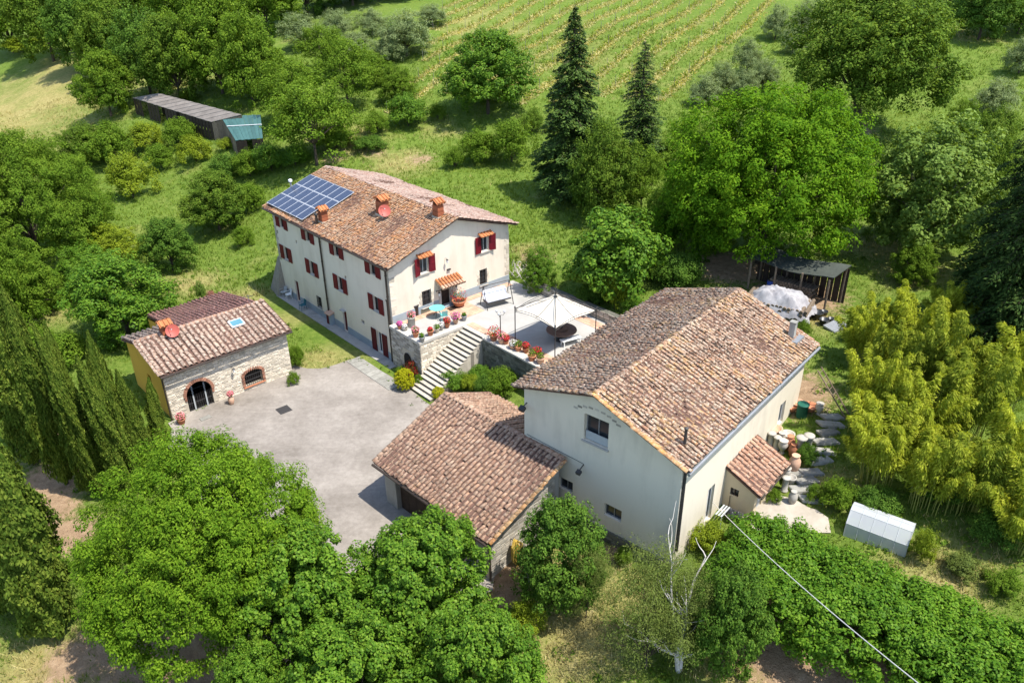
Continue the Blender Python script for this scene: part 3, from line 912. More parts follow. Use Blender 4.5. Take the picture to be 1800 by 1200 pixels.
# gable windows
for (x0, x1, z0, z1), a0, a1 in ((gw[0], R(12), R(78)), (gw[1], R(70), R(20))):
    window_set(house, gO, gU, gN, x0, x1, z0, z1, frame='grey_frame')
    # left shutter swings out from the left jamb, right from the right jamb
    shutter(house, gO, gU, gN, x0 - 0.58, x0 - 0.02, z0 - 0.03, z1 + 0.03, ang=a1 * 0.25, hinge=1)
    shutter(house, gO, gU, gN, x1 + 0.02, x1 + 0.58, z0 - 0.03, z1 + 0.03, ang=a0 * 0.25, hinge=0)
    hd = MB().hexa([(x0 - 0.25, -0.42, z1 + 0.06), (x1 + 0.25, -0.42, z1 + 0.06), (x1 + 0.25, 0, z1 + 0.26), (x0 - 0.25, 0, z1 + 0.26),
                    (x0 - 0.25, -0.42, z1 + 0.10), (x1 + 0.25, -0.42, z1 + 0.10), (x1 + 0.25, 0, z1 + 0.30), (x0 - 0.25, 0, z1 + 0.30)]).build('window_hood', 'cap_orange', house)
    for k in range(5):
        xx = x0 - 0.18 + k * (x1 - x0 + 0.36) / 4
        MB().tube([(xx, -0.44, z1 + 0.11), (xx, -0.01, z1 + 0.31)], [0.06, 0.05], 8).build('hood_tile', 'cap_orange', hd)
for w in (gw[2], gw[4]):
    window_set(house, gO, gU, gN, *w, frame='wood_dark', grille=True)
    for k in range(6):
        zz = w[2] + (w[3] - w[2]) * k / 6; L_ = 0.16 if k % 2 else 0.26
        MB().box(w[0] - L_, w[0] - 0.005, -0.025, 0.0, zz + 0.012, zz + (w[3] - w[2]) / 6 - 0.012).build('jamb_stone', 'stone_pale', house)
        MB().box(w[1] + 0.005, w[1] + L_, -0.025, 0.0, zz + 0.012, zz + (w[3] - w[2]) / 6 - 0.012).build('jamb_stone', 'stone_pale', house)
# stone panel under the grille window
MB().box(2.45, 3.75, -0.05, 0.0, T, 3.58).build('stone_panel', 'stone_dark', house)
# entrance
dw = gw[3]
for x in (dw[0], dw[1]):
    MB().box(x - 0.2 if x == dw[0] else x, x if x == dw[0] else x + 0.2, -0.06, 0.0, T, dw[3]).build('door_jamb', 'coping', house)
MB().box(dw[0] - 0.2, dw[1] + 0.2, -0.06, 0.0, dw[3], dw[3] + 0.16).build('lintel', 'coping', house)
plank_door(house, gO, gU, gN, *dw, 'wood_dark', 0.2)
MB().box(dw[0] - 0.3, dw[1] + 0.3, -0.45, -0.035, T, T + 0.09).build('door_step', 'plinth', house)
can = MB().hexa([(3.85, -0.95, 4.98), (6.0, -0.95, 4.98), (6.0, 0, 5.42), (3.85, 0, 5.42), (3.85, -0.95, 5.03), (6.0, -0.95, 5.03), (6.0, 0, 5.47), (3.85, 0, 5.47)]).build('door_canopy', 'wood', house)
for k in range(8):
    for j in range(3):
        y0, y1 = -1.0 + j * 0.33, -1.0 + j * 0.33 + 0.40
        xx = 3.98 + k * 0.27
        zf = lambda y: 5.47 + y * 0.463
        MB().tube([(xx, y0, zf(y0) + 0.05), (xx, min(y1, -0.01), zf(min(y1, -0.01)) + 0.03)], [0.105, 0.085], 8, False).build('canopy_tile', 'terracotta_pale' if (k * 3 + j) % 3 == 0 else 'cap_orange', can)
for xx in (3.95, 5.9):
    MB().tube([(xx, 0, 4.55), (xx, -0.85, 4.98)], 0.035, 6).build('bracket', 'wood_dark', can)
# lanterns on the gable
def lantern(parent, x, z, y=0.0):
    l = MB().tube([(x, y, z), (x, y - 0.22, z + 0.06), (x, y - 0.26, z)], 0.015, 5).build('wall_lantern', 'iron', parent)
    MB().lathe([(0.02, 0.0), (0.07, -0.04), (0.09, -0.06), (0.06, -0.28), (0.03, -0.30)], (x, y - 0.26, z), 6).build('lantern_glass', 'white_paint', l)
    MB().lathe([(0.11, -0.06), (0.02, 0.03)], (x, y - 0.26, z), 6).build('lantern_cap', 'iron', l)
    return l
lantern(house, 4.9, 6.9); lantern(house, 4.02, 4.55); lantern(house, 5.62, 4.6)
MB().box(5.0, 5.3, -0.12, 0, 5.92, 6.02).build('alarm_box', 'iron', house)
# quoins: alternating long and short corner stones
for cx, sx in ((0.0, 1), (HW, -1)):
    z, k = (0.7 if cx == 0 else T + 0.7), 0
    while z < 7.3:
        L_ = (0.42, 0.26)[k % 2]; h = 0.30 + 0.06 * ((k * 7) % 3)
        x0, x1 = (cx - 0.022, cx + L_) if sx > 0 else (cx - L_, cx + 0.022)
        if k % 3 != 2 or cx > 1:
            MB().box(x0, x1, -0.022, 0.12, z + 0.02, z + h - 0.02).build('quoin', 'stone_pale', house)
        z += h; k += 1
z, k = 3.2, 0
while z < 7.3:
    h = 0.3
    MB().box(-0.022, 0.12, HL - (0.42, 0.26)[k % 2], HL + 0.022, z + 0.02, z + h - 0.02).build('quoin', 'stone', house)
    z += h; k += 1
# roof
sl_ = math.hypot(6.25, 2.2)
roof = roof_slope(house, HOUSE, (-0.40, 17.9, 7.70), (0, -1, 0), (6.25, 0, 2.2), 18.4, sl_, 0.23, 0.30, 'tile_house', 300, seed=11)
roof2 = roof_slope(house, HOUSE, (11.65, -0.5, 8.03), (0, 1, 0), (-5.80, 0, 1.87), 18.4, math.hypot(5.80, 1.87), 0.23, 0.30, 'tile_rear', 300, seed=12)
ridge_row(roof, (5.85, -0.5, 9.95), (5.85, 17.9, 9.95), 'tile_rear', 0.38, 0.14, seed=5)
for yy in (-0.54, 17.94):
    ridge_row(roof, (-0.40, yy, 7.74), (5.80, yy, 9.93), 'tile_house', 0.36, 0.11, 'verge_tile', seed=6)
    ridge_row(roof2, (11.65, yy, 8.07), (5.90, yy, 9.93), 'tile_rear', 0.36, 0.11, 'verge_tile', seed=7)
rf = MB()
for k in range(38):
    y = 0.0 + k * 0.475
    rf.hexa([(-0.36, y - 0.05, 7.46), (0.0, y - 0.05, 7.50), (0.0, y + 0.05, 7.50), (-0.36, y + 0.05, 7.46), (-0.36, y - 0.05, 7.57), (0, y - 0.05, 7.62), (0, y + 0.05, 7.62), (-0.36, y + 0.05, 7.57)])
rf.build('rafter_ends', 'wood_dark', house)
gt = MB()
gt.tube([(-0.46, -0.5, 7.62), (-0.46, 17.9, 7.62)], 0.075, 8)
gt.build('gutter', 'copper', house)
for b, pts in ((9.25, [(-0.46, 9.25, 7.58), (-0.12, 9.25, 7.28), (-0.12, 9.25, 1.0), (-0.2, 9.25, 0.9)]), (0.22, [(-0.46, 0.22, 7.58), (-0.12, 0.22, 7.28), (-0.12, 0.22, 0.05)]), (0.55, [(-0.08, 0.55, 4.95), (-0.08, 0.42, 4.9), (-0.08, 0.42, 0.05)])):
    dp = MB().tube(pts, 0.07 if b != 0.55 else 0.05, 8).build('downpipe', 'copper', house)
    z = 6.9
    while z > 1.2 and b != 0.55:
        MB().tube([(-0.12, b, z), (-0.12, b, z + 0.06)], 0.09, 8).build('pipe_clip', 'copper', dp)
        z -= 1.6
# battered stone buttress on the far end
bt = MB().hexa([(-0.9, HL - 0.4, -0.2), (3.6, HL - 0.4, -0.2), (3.6, HL + 2.4, -0.2), (-0.5, HL + 1.9, -0.2), (0.05, HL, 3.3), (3.0, HL, 3.3), (3.0, HL + 0.45, 3.3), (0.05, HL + 0.45, 3.3)])
bt.build('stone_buttress', 'stone', house)
# chimneys
def chimney(parent, a, b, zb, h, w=0.62, d=0.5, vent_front=True):
    c = MB().box(a - d / 2, a + d / 2, b - w / 2, b + w / 2, zb - 0.6, zb + h).build('chimney', 'brick', parent)
    for k in range(int(h / 0.12)):
        z = zb + k * 0.12
        MB().box(a - d / 2 - 0.012, a + d / 2 + 0.012, b - w / 2 - 0.012, b + w / 2 + 0.012, z + 0.012, z + 0.108).build('brick_course', 'brick', c)
    MB().box(a - d / 2 - 0.06, a + d / 2 + 0.06, b - w / 2 - 0.06, b + w / 2 + 0.06, zb - 0.35, zb + 0.04).build('flashing', 'mortar', c)
    for s in (-1, 1):
        MB().box(a - d / 2 + 0.02, a + d / 2 - 0.02, b + s * (w / 2 - 0.08) - 0.06, b + s * (w / 2 - 0.08) + 0.06, zb + h, zb + h + 0.2).build('cap_pier', 'brick', c)
        e = MB().hexa([(a - d / 2 - 0.14, b + s * (w / 2 + 0.16), zb + h + 0.16), (a + d / 2 + 0.14, b + s * (w / 2 + 0.16), zb + h + 0.16), (a + d / 2 + 0.14, b, zb + h + 0.42), (a - d / 2 - 0.14, b, zb + h + 0.42),
                       (a - d / 2 - 0.14, b + s * (w / 2 + 0.16), zb + h + 0.21), (a + d / 2 + 0.14, b + s * (w / 2 + 0.16), zb + h + 0.21), (a + d / 2 + 0.14, b, zb + h + 0.47), (a - d / 2 - 0.14, b, zb + h + 0.47)]).build('chimney_cap', 'cap_orange', c)
        for k in range(3):
            xx = a + (k - 1) * (d + 0.1) / 2.4
            MB().tube([(xx, b + s * (w / 2 + 0.18), zb + h + 0.22), (xx, b, zb + h + 0.48)], [0.10, 0.08], 8, False).build('cap_tile', 'cap_orange', c)
    return c
rz_ = lambda a: 7.70 + 0.352 * (a + 0.4)
chimney(roof, 0.85, 10.0, rz_(0.85) + 0.05, 0.75, 0.55, 0.5)
chimney(roof, 3.60, 5.75, rz_(3.6) + 0.05, 1.0, 0.85, 0.6)
chimney(roof, 5.30, 1.05, rz_(5.3) + 0.05, 0.85, 0.62, 0.52)
fl = MB().tube([(0.35, 10.15, rz_(0.35) - 0.1), (0.35, 10.15, rz_(0.35) + 0.75)], 0.09, 10).build('flue_pipe', 'copper', roof)
MB().lathe([(0.15, 0), (0.15, 0.1), (0.04, 0.18)], (0.35, 10.15, rz_(0.35) + 0.78), 10).build('flue_cowl', 'iron', fl)
fl = MB().tube([(2.3, 17.75, rz_(2.3) - 0.3), (2.3, 17.75, rz_(2.3) + 0.75)], 0.08, 10).build('flue_pipe', 'grey_metal', roof)
MB().lathe([(0.17, 0), (0.17, 0.16), (0.05, 0.22)], (2.3, 17.75, rz_(2.3) + 0.72), 10).build('flue_cowl', 'white_paint', fl)

# solar array on the roof
solar = thing('solar_array', W(HOUSE, 2.0, 14.5, 8.6), 0, 'blue solar panel array with white frames on the farmhouse roof', 'solar panels')
m, nt, o = nodes_of('solar_cells')
tc = nt.nodes.new('ShaderNodeTexCoord')
br = nt.nodes.new('ShaderNodeTexBrick')
br.offset = 0.0
for k_, v_ in (('Scale', 1.0), ('Mortar Size', 0.006), ('Brick Width', 0.155), ('Row Height', 0.155)): br.inputs[k_].default_value = v_
br.inputs['Color1'].default_value = (0.030, 0.040, 0.072, 1); br.inputs['Color2'].default_value = (0.040, 0.052, 0.088, 1); br.inputs['Mortar'].default_value = (0.075, 0.088, 0.12, 1)
lk(nt, tc.outputs['Object'], br.inputs['Vector'])
bsdf(nt, o, br.outputs['Color'], 0.22, None, spec=0.6)
M['solar'] = m
ca, sa = 6.25 / sl_, 2.2 / sl_
pw, ph = 0.985, 1.50
M['panel_frame'] = simple('anodised_frame', (0.50, 0.52, 0.55), (0.42, 0.44, 0.47), 4, 0.5)
HM = Matrix.Translation(HOUSE[0]) @ Matrix.Rotation(HOUSE[1], 4, 'Z')
pf = MB().box(0.012, pw - 0.012, 0.012, ph - 0.012, 0.0, 0.012).mesh('solar_panel'); pf.materials.append(M['solar'])
fm = MB()
for x0, x1, y0, y1 in ((0, pw, 0, 0.03), (0, pw, ph - 0.03, ph), (0, 0.02, 0.03, ph - 0.03), (pw - 0.02, pw, 0.03, ph - 0.03)):
    fm.box(x0, x1, y0, y1, -0.03, 0.018)
fmm = fm.mesh('panel_frame'); fmm.materials.append(M['panel_frame'])
Bm = Matrix(((0, ca, -sa), (-1, 0, 0), (0, sa, ca))).to_4x4()
for row, n in enumerate((6, 7, 7)):
    for k in range(n):
        s0 = 0.42 + row * 1.535
        L0 = Vector((-0.40 + ca * s0 - sa * 0.26, 17.72 - k * 1.0, 7.70 + sa * s0 + ca * 0.26))
        p = bpy.data.objects.new('solar_panel', pf); COL.objects.link(p)
        p.parent = solar
        p.matrix_local = solar.matrix_basis.inverted() @ HM @ Matrix.Translation(L0) @ Bm
        q = bpy.data.objects.new('panel_frame', fmm); COL.objects.link(q); q.parent = p
for row in range(3):
    for s1 in (0.3, 1.2):
        s0 = 0.42 + row * 1.535 + s1
        p0 = Vector((-0.40 + ca * s0 - sa * 0.19, 17.72, 7.70 + sa * s0 + ca * 0.19)); p1 = p0.copy(); p1.y -= 6.0 if row == 0 else 7.0
        rl = MB().tube([HM @ p0, HM @ p1], 0.03, 5)
        base = solar.location
        rl.v = [(v[0] - base[0], v[1] - base[1], v[2] - base[2]) for v in rl.v]
        rl.build('mounting_rail', 'grey_metal', solar)

def dish(F, a, b, z, r, az, label, base_h=0.5):
    t = thing('satellite_dish', W(F, a, b, z), 0, label, 'satellite dish')
    d = Vector((math.cos(az) * 0.85, math.sin(az) * 0.85, 0.53)).normalized()
    x = d.orthogonal().normalized(); y = d.cross(x)
    mb = MB(); c0 = Vector((0, 0, base_h)) + d * 0.18
    rings = []
    for i in range(5):
        rr = r * i / 4
        for k in range(20):
            an = 2 * math.pi * k / 20
            mb.v.append(tuple(c0 + (x * math.cos(an) + y * math.sin(an)) * rr + d * (0.22 * rr * rr / r)))
    for i in range(4):
        for k in range(20):
            p = i * 20 + k; q = i * 20 + (k + 1) % 20
            mb.f.append((p, q, q + 20, p + 20))
    mb.build('reflector', 'dish_red', t, True)
    MB().tube([(0, 0, -0.25), (0, 0, base_h), tuple(c0 - d * 0.02)], 0.03, 6).build('mast', 'iron', t)
    arm = MB().tube([tuple(c0 - y * r * 0.9), tuple(c0 + d * r * 1.0 - y * r * 0.15)], 0.015, 5).build('feed_arm', 'iron', t)
    MB().tube([tuple(c0 + d * r * 0.95 - y * r * 0.15), tuple(c0 + d * r * 1.15 - y * r * 0.12)], 0.04, 6).build('receiver', 'grey_frame', arm)
    return t
dish(HOUSE, 3.30, 5.10, rz_(3.3) + 0.12, 0.46, R(-70), 'red satellite dish on the middle chimney of the farmhouse', 0.45)

# ================================================================ STONE OUTBUILDING
st = thing('stone_outbuilding', STONE[0], STONE[1], 'small stone outbuilding with arched iron door and ochre end wall', 'outbuilding')
SL, SD, SE = 8.66, 6.2, 3.42
slp = (4.42 - SE) / 3.3
arch = (1.05, 2.95)
def arch_holes(x0, x1, z0, zs, rise, n=8):
    """arched opening as stacked slices"""
    o_ = [(x0, x1, z0, zs)]
    c, r = (x0 + x1) / 2, (x1 - x0) / 2
    for k in range(n):
        za, zb = zs + rise * k / n, zs + rise * (k + 1) / n
        w = r * math.sqrt(max(0.0, 1 - ((k + 0.5) / n) ** 2))
        o_.append((c - w, c + w, za, zb))
    return o_
hd = arch_holes(1.15, 2.85, -0.5, 1.25, 0.85)
hwn = arch_holes(5.15, 6.45, 0.35, 1.15, 0.32, 4)
mb = MB()
wall(mb, (0, 0, 0), (1, 0, 0), (0, -1, 0), SL, -0.8, SE, hd + hwn, depth=0.3)
wall(mb, (SL, 0, 0), (0, 1, 0), (1, 0, 0), SD, -0.8, 4.6, [], [(-slp, 1, SE), (0.18, 1, 4.33 + 0.18 * 3.3)])
sw = mb.build('stone_wall', 'mortar', st)
stone_facing(sw, (0, 0, 0), (1, 0, 0), (0, -1, 0), SL, -0.6, SE, 'stone_pale', 0.32, 0.115, hd + hwn, nsingle=300, seed=21)
stone_facing(sw, (SL, 0, 0), (0, 1, 0), (1, 0, 0), 4.0, -0.4, SE, 'stone_pale', 0.36, 0.16, nsingle=40, seed=22)
mb = MB()
wall(mb, (0, 0, 0), (0, 1, 0), (-1, 0, 0), SD, -1.2, 4.6, [(2.6, 3.2, 1.4, 2.2)], [(-slp, 1, SE), (0.28, 1, 4.33 + 0.28 * 3.3)])
ow_ = mb.build('end_wall', 'ochre', st)
tag(ow_, 'ochre plastered end wall')
window_set(st, (0, 0, 0), (0, 1, 0), (-1, 0, 0), 2.6, 3.2, 1.4, 2.2, frame='wood_dark', sill=False)
# rear wing
mb = MB()
wall(mb, (2.7, 3.0, 0), (0, 1, 0), (-1, 0, 0), 6.7, -0.8, 4.2, [], [(0.17, 1, 4.1)])
wall(mb, (SL - 0.2, 3.0, 0), (0, 1, 0), (1, 0, 0), 6.7, -0.8, 4.2, [], [(0.17, 1, 4.1)])
wall(mb, (2.7, 9.7, 0), (1, 0, 0), (0, 1, 0), SL - 2.9, -0.8, 2.95)
mb.build('rear_wing_wall', 'ochre', st)
roof = roof_slope(st, STONE, (-0.25, -0.42, SE + 0.10), (1, 0, 0), (0, 3.75, 1.08), SL + 0.5, math.hypot(3.75, 1.08), 0.36, 0.34, 'tile_stone', 300, seed=31,
                  skip=lambda u, v: 5.75 < u < 6.85 and 1.95 < v < 2.75)
r2 = roof_slope(st, STONE, (2.85, 6.4, 3.62), (-1, 0, 0), (0, -3.05, 0.86), 3.1, math.hypot(3.05, 0.86), 0.32, 0.37, 'tile_stone', 60, seed=32)
r3 = roof_slope(st, STONE, (SL + 0.1, 9.95, 3.12), (-1, 0, 0), (0, -6.55, 1.2), SL - 2.65, math.hypot(6.55, 1.2), 0.30, 0.40, 'tile_red', 300, seed=33)
ridge_row(roof, (-0.25, 3.36, 4.58), (SL + 0.25, 3.36, 4.58), 'tile_annex', 0.38, 0.13)
ridge_row(roof, (-0.28, -0.42, SE + 0.14), (-0.28, 3.3, 4.58), 'tile_stone', 0.36, 0.1, 'verge_tile')
sk = MB().hexa([(5.6, 1.52, 4.14), (6.55, 1.52, 4.14), (6.55, 2.2, 4.335), (5.6, 2.2, 4.335), (5.6, 1.49, 4.25), (6.55, 1.49, 4.25), (6.55, 2.17, 4.445), (5.6, 2.17, 4.445)]).build('skylight', 'white_paint', roof)
MB().hexa([(5.68, 1.56, 4.265), (6.47, 1.56, 4.265), (6.47, 2.1, 4.42), (5.68, 2.1, 4.42), (5.68, 1.555, 4.28), (6.47, 1.555, 4.28), (6.47, 2.095, 4.435), (5.68, 2.095, 4.435)]).build('pane', 'turq_glass' if 'turq_glass' in M else 'glass', sk)
gt = MB().tube([(-0.25, -0.5, SE + 0.03), (SL + 0.25, -0.5, SE + 0.03)], 0.065, 8).build('gutter', 'copper', st)
MB().tube([(-0.1, -0.5, SE), (-0.1, -0.1, SE - 0.3), (-0.1, -0.1, -0.4)], 0.055, 8).build('downpipe', 'copper', gt)
# brick arches, one brick at a time
def brick_arch(parent, x0, x1, z0, zs, rise, n, legs=True):
    c, r = (x0 + x1) / 2, (x1 - x0) / 2
    for k in range(n):
        t = math.pi * (k + 0.5) / n
        p = Vector((c - (r + 0.1) * math.cos(t), -0.03, zs + (rise + 0.1) * math.sin(t)))
        d = Vector((-(1) * math.cos(t) / max(r, .01), 0, math.sin(t) / max(rise, .01))).normalized()
        tt = Vector((d.z, 0, -d.x))
        MB().obox(p, d * 0.095, Vector((0, 0.045, 0)), tt * (math.pi * (r + rise) / 2 / n / 2 - 0.006)).build('brick', 'brick_faded', parent)
    if legs:
        for s, x in ((-1, x0), (1, x1)):
            z, k = z0, 0
            while z < zs - 0.02:
                L_ = 0.2 if k % 2 else 0.13
                MB().box(min(x, x + s * L_), max(x, x + s * L_), -0.06, 0.02, z + 0.006, z + 0.09).build('brick', 'brick_faded', parent); z += 0.1; k += 1
brick_arch(sw, 1.15, 2.85, -0.2, 1.25, 0.85, 21, False)
for s, x in ((-1, 1.15), (1, 2.85)):
    for k in range(3):
        MB().box(min(x, x + s * 0.14), max(x, x + s * 0.14), -0.06, 0.02, 0.95 + k * 0.1 + 0.006, 1.04 + k * 0.1).build('brick', 'brick_faded', sw)
brick_arch(sw, 5.15, 6.45, 0.35, 1.15, 0.32, 14)
MB().box(5.0, 6.6, -0.1, 0.1, 0.26, 0.345).build('window_sill', 'terracotta', sw)
def arch_poly(x0, x1, z0, zs, rise, y, n=16):
    c, r = (x0 + x1) / 2, (x1 - x0) / 2
    return [(x0, y, z0), (x1, y, z0)] + [(c + r * math.cos(math.pi * k / n), y, zs + rise * math.sin(math.pi * k / n)) for k in range(n + 1)]
gd = MB().poly(arch_poly(1.12, 2.88, -0.5, 1.25, 0.88, 0.28)).build('arched_door', 'dark', st)
g = MB()
for k in range(13):
    x = 1.15 + 1.7 * k / 12
    zt = 1.25 + 0.85 * math.sqrt(max(0, 1 - ((x - 2.0) / 0.85) ** 2))
    g.tube([(x, 0.12, -0.5), (x, 0.12, zt)], 0.016, 5)
for z in (-0.4, 0.1, 0.6, 1.2, 1.6): 
    w = 0.85 if z <= 1.25 else 0.85 * math.sqrt(1 - ((z - 1.25) / 0.85) ** 2)
    g.tube([(2 - w, 0.12, z), (2 + w, 0.12, z)], 0.02, 5)
g.build('iron_grille', 'iron', gd)
for x in (1.60, 2.42):
    MB().box(x - 0.045, x + 0.045, 0.06, 0.11, -0.5, 1.9).build('door_stile', 'grey_frame', gd)
gw_ = MB().poly(arch_poly(5.13, 6.47, 0.35, 1.15, 0.34, 0.28)).build('arched_window', 'dark', st)
g = MB()
for k in range(10):
    x = 5.15 + 1.3 * k / 9
    zt = 1.15 + 0.32 * math.sqrt(max(0, 1 - ((x - 5.8) / 0.65) ** 2))
    g.tube([(x, 0.0, 0.2 if k % 2 else 0.35), (x, -0.05, zt)], 0.016, 5)
for z in (0.45, 0.8, 1.15): g.tube([(5.1, -0.04, z), (6.5, -0.04, z)], 0.018, 5)
g.build('iron_grille', 'iron', gw_)
lantern(st, 4.45, 2.2)
chimney(roof, 1.8, 3.15, 4.5, 0.55, 0.6, 0.6)
dish(STONE, 2.05, 2.60, 4.42, 0.44, R(-65), 'red satellite dish on the stone outbuilding roof', 0.4)
an = thing('television_aerial', W(STONE, 8.2, 4.2, 4.2), 0, 'small television aerial behind the stone outbuilding ridge', 'aerial')
MB().tube([(0, 0, -0.6), (0, 0, 0.75)], 0.02, 6).build('mast', 'grey_metal', an)
MB().tube([(-0.35, 0, 0.62), (0.35, 0, 0.68)], 0.015, 5).build('boom', 'iron', an)
e = MB()
for k in range(5): e.tube([(-0.3 + k * 0.15, -0.2, 0.63 + k * 0.012), (-0.3 + k * 0.15, 0.2, 0.63 + k * 0.012)], 0.01, 4)
e.build('elements', 'iron', an)

# ================================================================ GARAGE
ga = thing('garage', GARAGE[0], GARAGE[1], 'low grey garage with salmon tiled roof joined to the barn gable', 'garage')
GB, GE, GR_ = 9.07, 2.62, 4.62
gsl = (GR_ - GE) / 5.27
mb = MB()
wall(mb, (0.35, 0.35, 0), (0, 1, 0), (-1, 0, 0), GB - 0.7, -0.7, GE + 0.02, [(1.0, 3.6, -0.7, 2.1), (4.6, 7.4, -0.7, 2.1)], depth=0.35)
wall(mb, (0.35, 0.35, 0), (1, 0, 0), (0, -1, 0), 4.9, -0.7, GR_, [], [(-gsl, 1, GE + 0.05)])
wall(mb, (0.35, GB - 0.35, 0), (1, 0, 0), (0, 1, 0), 8.0, -0.7, GR_, [], [(-gsl, 1, GE + 0.05), (0.42, 1, GR_ - 0.15 + 0.42 * 4.92)])
wall(mb, (8.35, 3.2, 0), (0, 1, 0), (1, 0, 0), GB - 3.55, -0.4, 3.0)
gwall = mb.build('wall', 'grey_render', ga)
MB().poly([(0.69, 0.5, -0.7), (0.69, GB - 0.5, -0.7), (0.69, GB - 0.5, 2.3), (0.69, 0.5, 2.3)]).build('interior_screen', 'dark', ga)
for x0 in (1.35, 4.95):
    for k in range(4):
        w_ = (2.55 if x0 < 2 else 2.75) / 4
        MB().box(0.62, 0.66, x0 + k * w_ + 0.01, x0 + (k + 1) * w_ - 0.01, -0.3, 2.08).build('door_panel', 'wood_dark', ga)
stone_facing(gwall, (0.35, 0.35, 0), (1, 0, 0), (0, -1, 0), 4.6, -0.4, GR_ - 0.2, 'stone', 0.36, 0.16, cuts=[(-gsl, 1, GE - 0.05)], nsingle=160, seed=41, proud=0.022)
MB().box(0.31, 0.35, 0.33, 0.62, -0.5, GE).build('corner_pier', 'mortar', ga)
roof = roof_slope(ga, GARAGE, (-0.02, GB, GE + 0.1), (0, -1, 0), (5.29, 0, GR_ - GE), GB, math.hypot(5.29, GR_ - GE), 0.27, 0.32, 'tile_garage', 300, seed=42)
r2 = roof_slope(ga, GARAGE, (8.6, 3.0, 3.32), (0, 1, 0), (-3.33, 0, 1.4), GB - 3.0, math.hypot(3.33, 1.4), 0.27, 0.32, 'tile_garage', 120, seed=43)
ridge_row(roof, (5.27, 0.0, GR_ + 0.15), (5.27, GB, GR_ + 0.15), 'tile_garage', 0.38, 0.16)
ridge_row(roof, (-0.02, -0.04, GE + 0.14), (5.25, -0.04, GR_ + 0.14), 'tile_lichen', 0.36, 0.12, 'verge_tile')
ridge_row(roof, (-0.02, GB + 0.04, GE + 0.14), (5.25, GB + 0.04, GR_ + 0.14), 'tile_garage', 0.36, 0.12, 'verge_tile')
gt = MB().tube([(-0.1, 0.0, GE + 0.0), (-0.1, GB, GE + 0.0)], 0.075, 8).build('gutter', 'copper', ga)
MB().tube([(-0.1, 0.2, GE), (0.26, 0.26, GE - 0.25), (0.26, 0.26, -0.3)], 0.06, 8).build('downpipe', 'copper', gt)

# ================================================================ BARN
ba = thing('barn', BARN[0], BARN[1], 'tall white plastered barn with large mottled tile roof', 'barn')
BL, BW = 14.9, 9.9
bz = lambda b: 7.26 + (9.25 - 7.26) / 5.02 * b
I0 = 0.42
mb = MB()
fh = [(3.95, 5.35, 6.25, 7.75), (5.9, 6.75, 2.62, 3.30), (2.95, 3.95, 2.32, 3.05)]
kr, kl = (9.25 - 7.26) / 5.02, (9.25 - 7.90) / 4.88
wall(mb, (I0, I0, 0), (0, 1, 0), (-1, 0, 0), BW - 2 * I0, 1.45, 9.3, fh, [(-kr, 1, 7.26 + kr * I0 - 0.2), (kl, 1, 9.25 - 0.2 + kl * (5.02 - I0))], depth=0.3)
wall(mb, (I0, I0, 0), (1, 0, 0), (0, -1, 0), BL - 2 * I0, 0.9, 7.24, [(3.05, 3.75, 1.75, 3.95), (11.2, 12.0, 3.3, 4.75), (8.8, 9.7, 6.35, 6.62)], depth=0.25)
wall(mb, (I0, BW - I0, 0), (1, 0, 0), (0, 1, 0), BL - 2 * I0, 0.9, 7.80, [(5, 6, 4.4, 5.6), (9, 10, 4.4, 5.6)])
wall(mb, (BL - I0, I0, 0), (0, 1, 0), (1, 0, 0), BW - 2 * I0, 0.9, 9.3, [], [(-kr, 1, 7.26 + kr * I0 - 0.2), (kl, 1, 9.25 - 0.2 + kl * (5.02 - I0))])
bwall = mb.build('wall', 'plaster_barn', ba)
base = MB().box(I0 - 0.12, I0 + 0.2, I0 - 0.1, BW - I0, -0.6, 1.45).build('stone_base', 'mortar_dark', ba)
stone_facing(base, (I0 - 0.12, I0 - 0.1, 0), (0, 1, 0), (-1, 0, 0), BW - 2 * I0, 0.0, 1.45, 'stone_dark', 0.4, 0.2, nsingle=120, seed=51)
bO, bU, bN = (I0, I0, 0), (0, 1, 0), (-1, 0, 0)
w_ = window_set(ba, bO, bU, bN, *fh[0], depth=0.28, frame='grey_metal', bars=1)
MB().box(I0 + 0.1, I0 + 0.14, 4.42, 5.72, 6.3, 6.75).build('window_bench', 'grey_frame', w_)
for h in fh[1:]:
    window_set(ba, bO, bU, bN, *h, depth=0.2, frame='grey_metal', bars=1, sill=False)
# relieving arch scar over the window
ar = MB()
for k in range(9):
    t = math.pi * (0.2 + 0.6 * k / 8)
    ar.obox((I0 - 0.005, 5.07 - 1.5 * math.cos(t), 7.35 + 0.85 * math.sin(t)), (0.012, 0, 0), (0, 0.12, 0), (0, 0, 0.05))
ar.build('arch_stones', 'stone', ba)
rO, rU, rN = (I0, I0, 0), (1, 0, 0), (0, -1, 0)
window_set(ba, rO, rU, rN, 3.05, 3.75, 1.75, 3.95, depth=0.18, frame='white_paint', bars=1, sill=False)
window_set(ba, rO, rU, rN, 11.2, 12.0, 3.3, 4.75, depth=0.18, frame='white_paint', bars=1, sill=False)
MB().poly([(9.22, 0.6, 6.77 - 0.42), (10.12, 0.6, 6.35), (10.12, 0.6, 6.62), (9.22, 0.6, 6.62)]).build('vent', 'dark', ba)
lv_r = math.hypot(5.02, 9.25 - 7.26); lv_l = math.hypot(4.88, 9.25 - 7.90)
roof = roof_slope(ba, BARN, (0, 0, 7.26), (1, 0, 0), (0, 5.02, 9.25 - 7.26), BL, lv_r, 0.265, 0.30, 'tile_barn', 300, seed=52)
r2 = roof_slope(ba, BARN, (BL, 9.9, 7.90), (-1, 0, 0), (0, -4.88, 9.25 - 7.90), BL, lv_l, 0.265, 0.30, 'tile_barn', 300, seed=53)
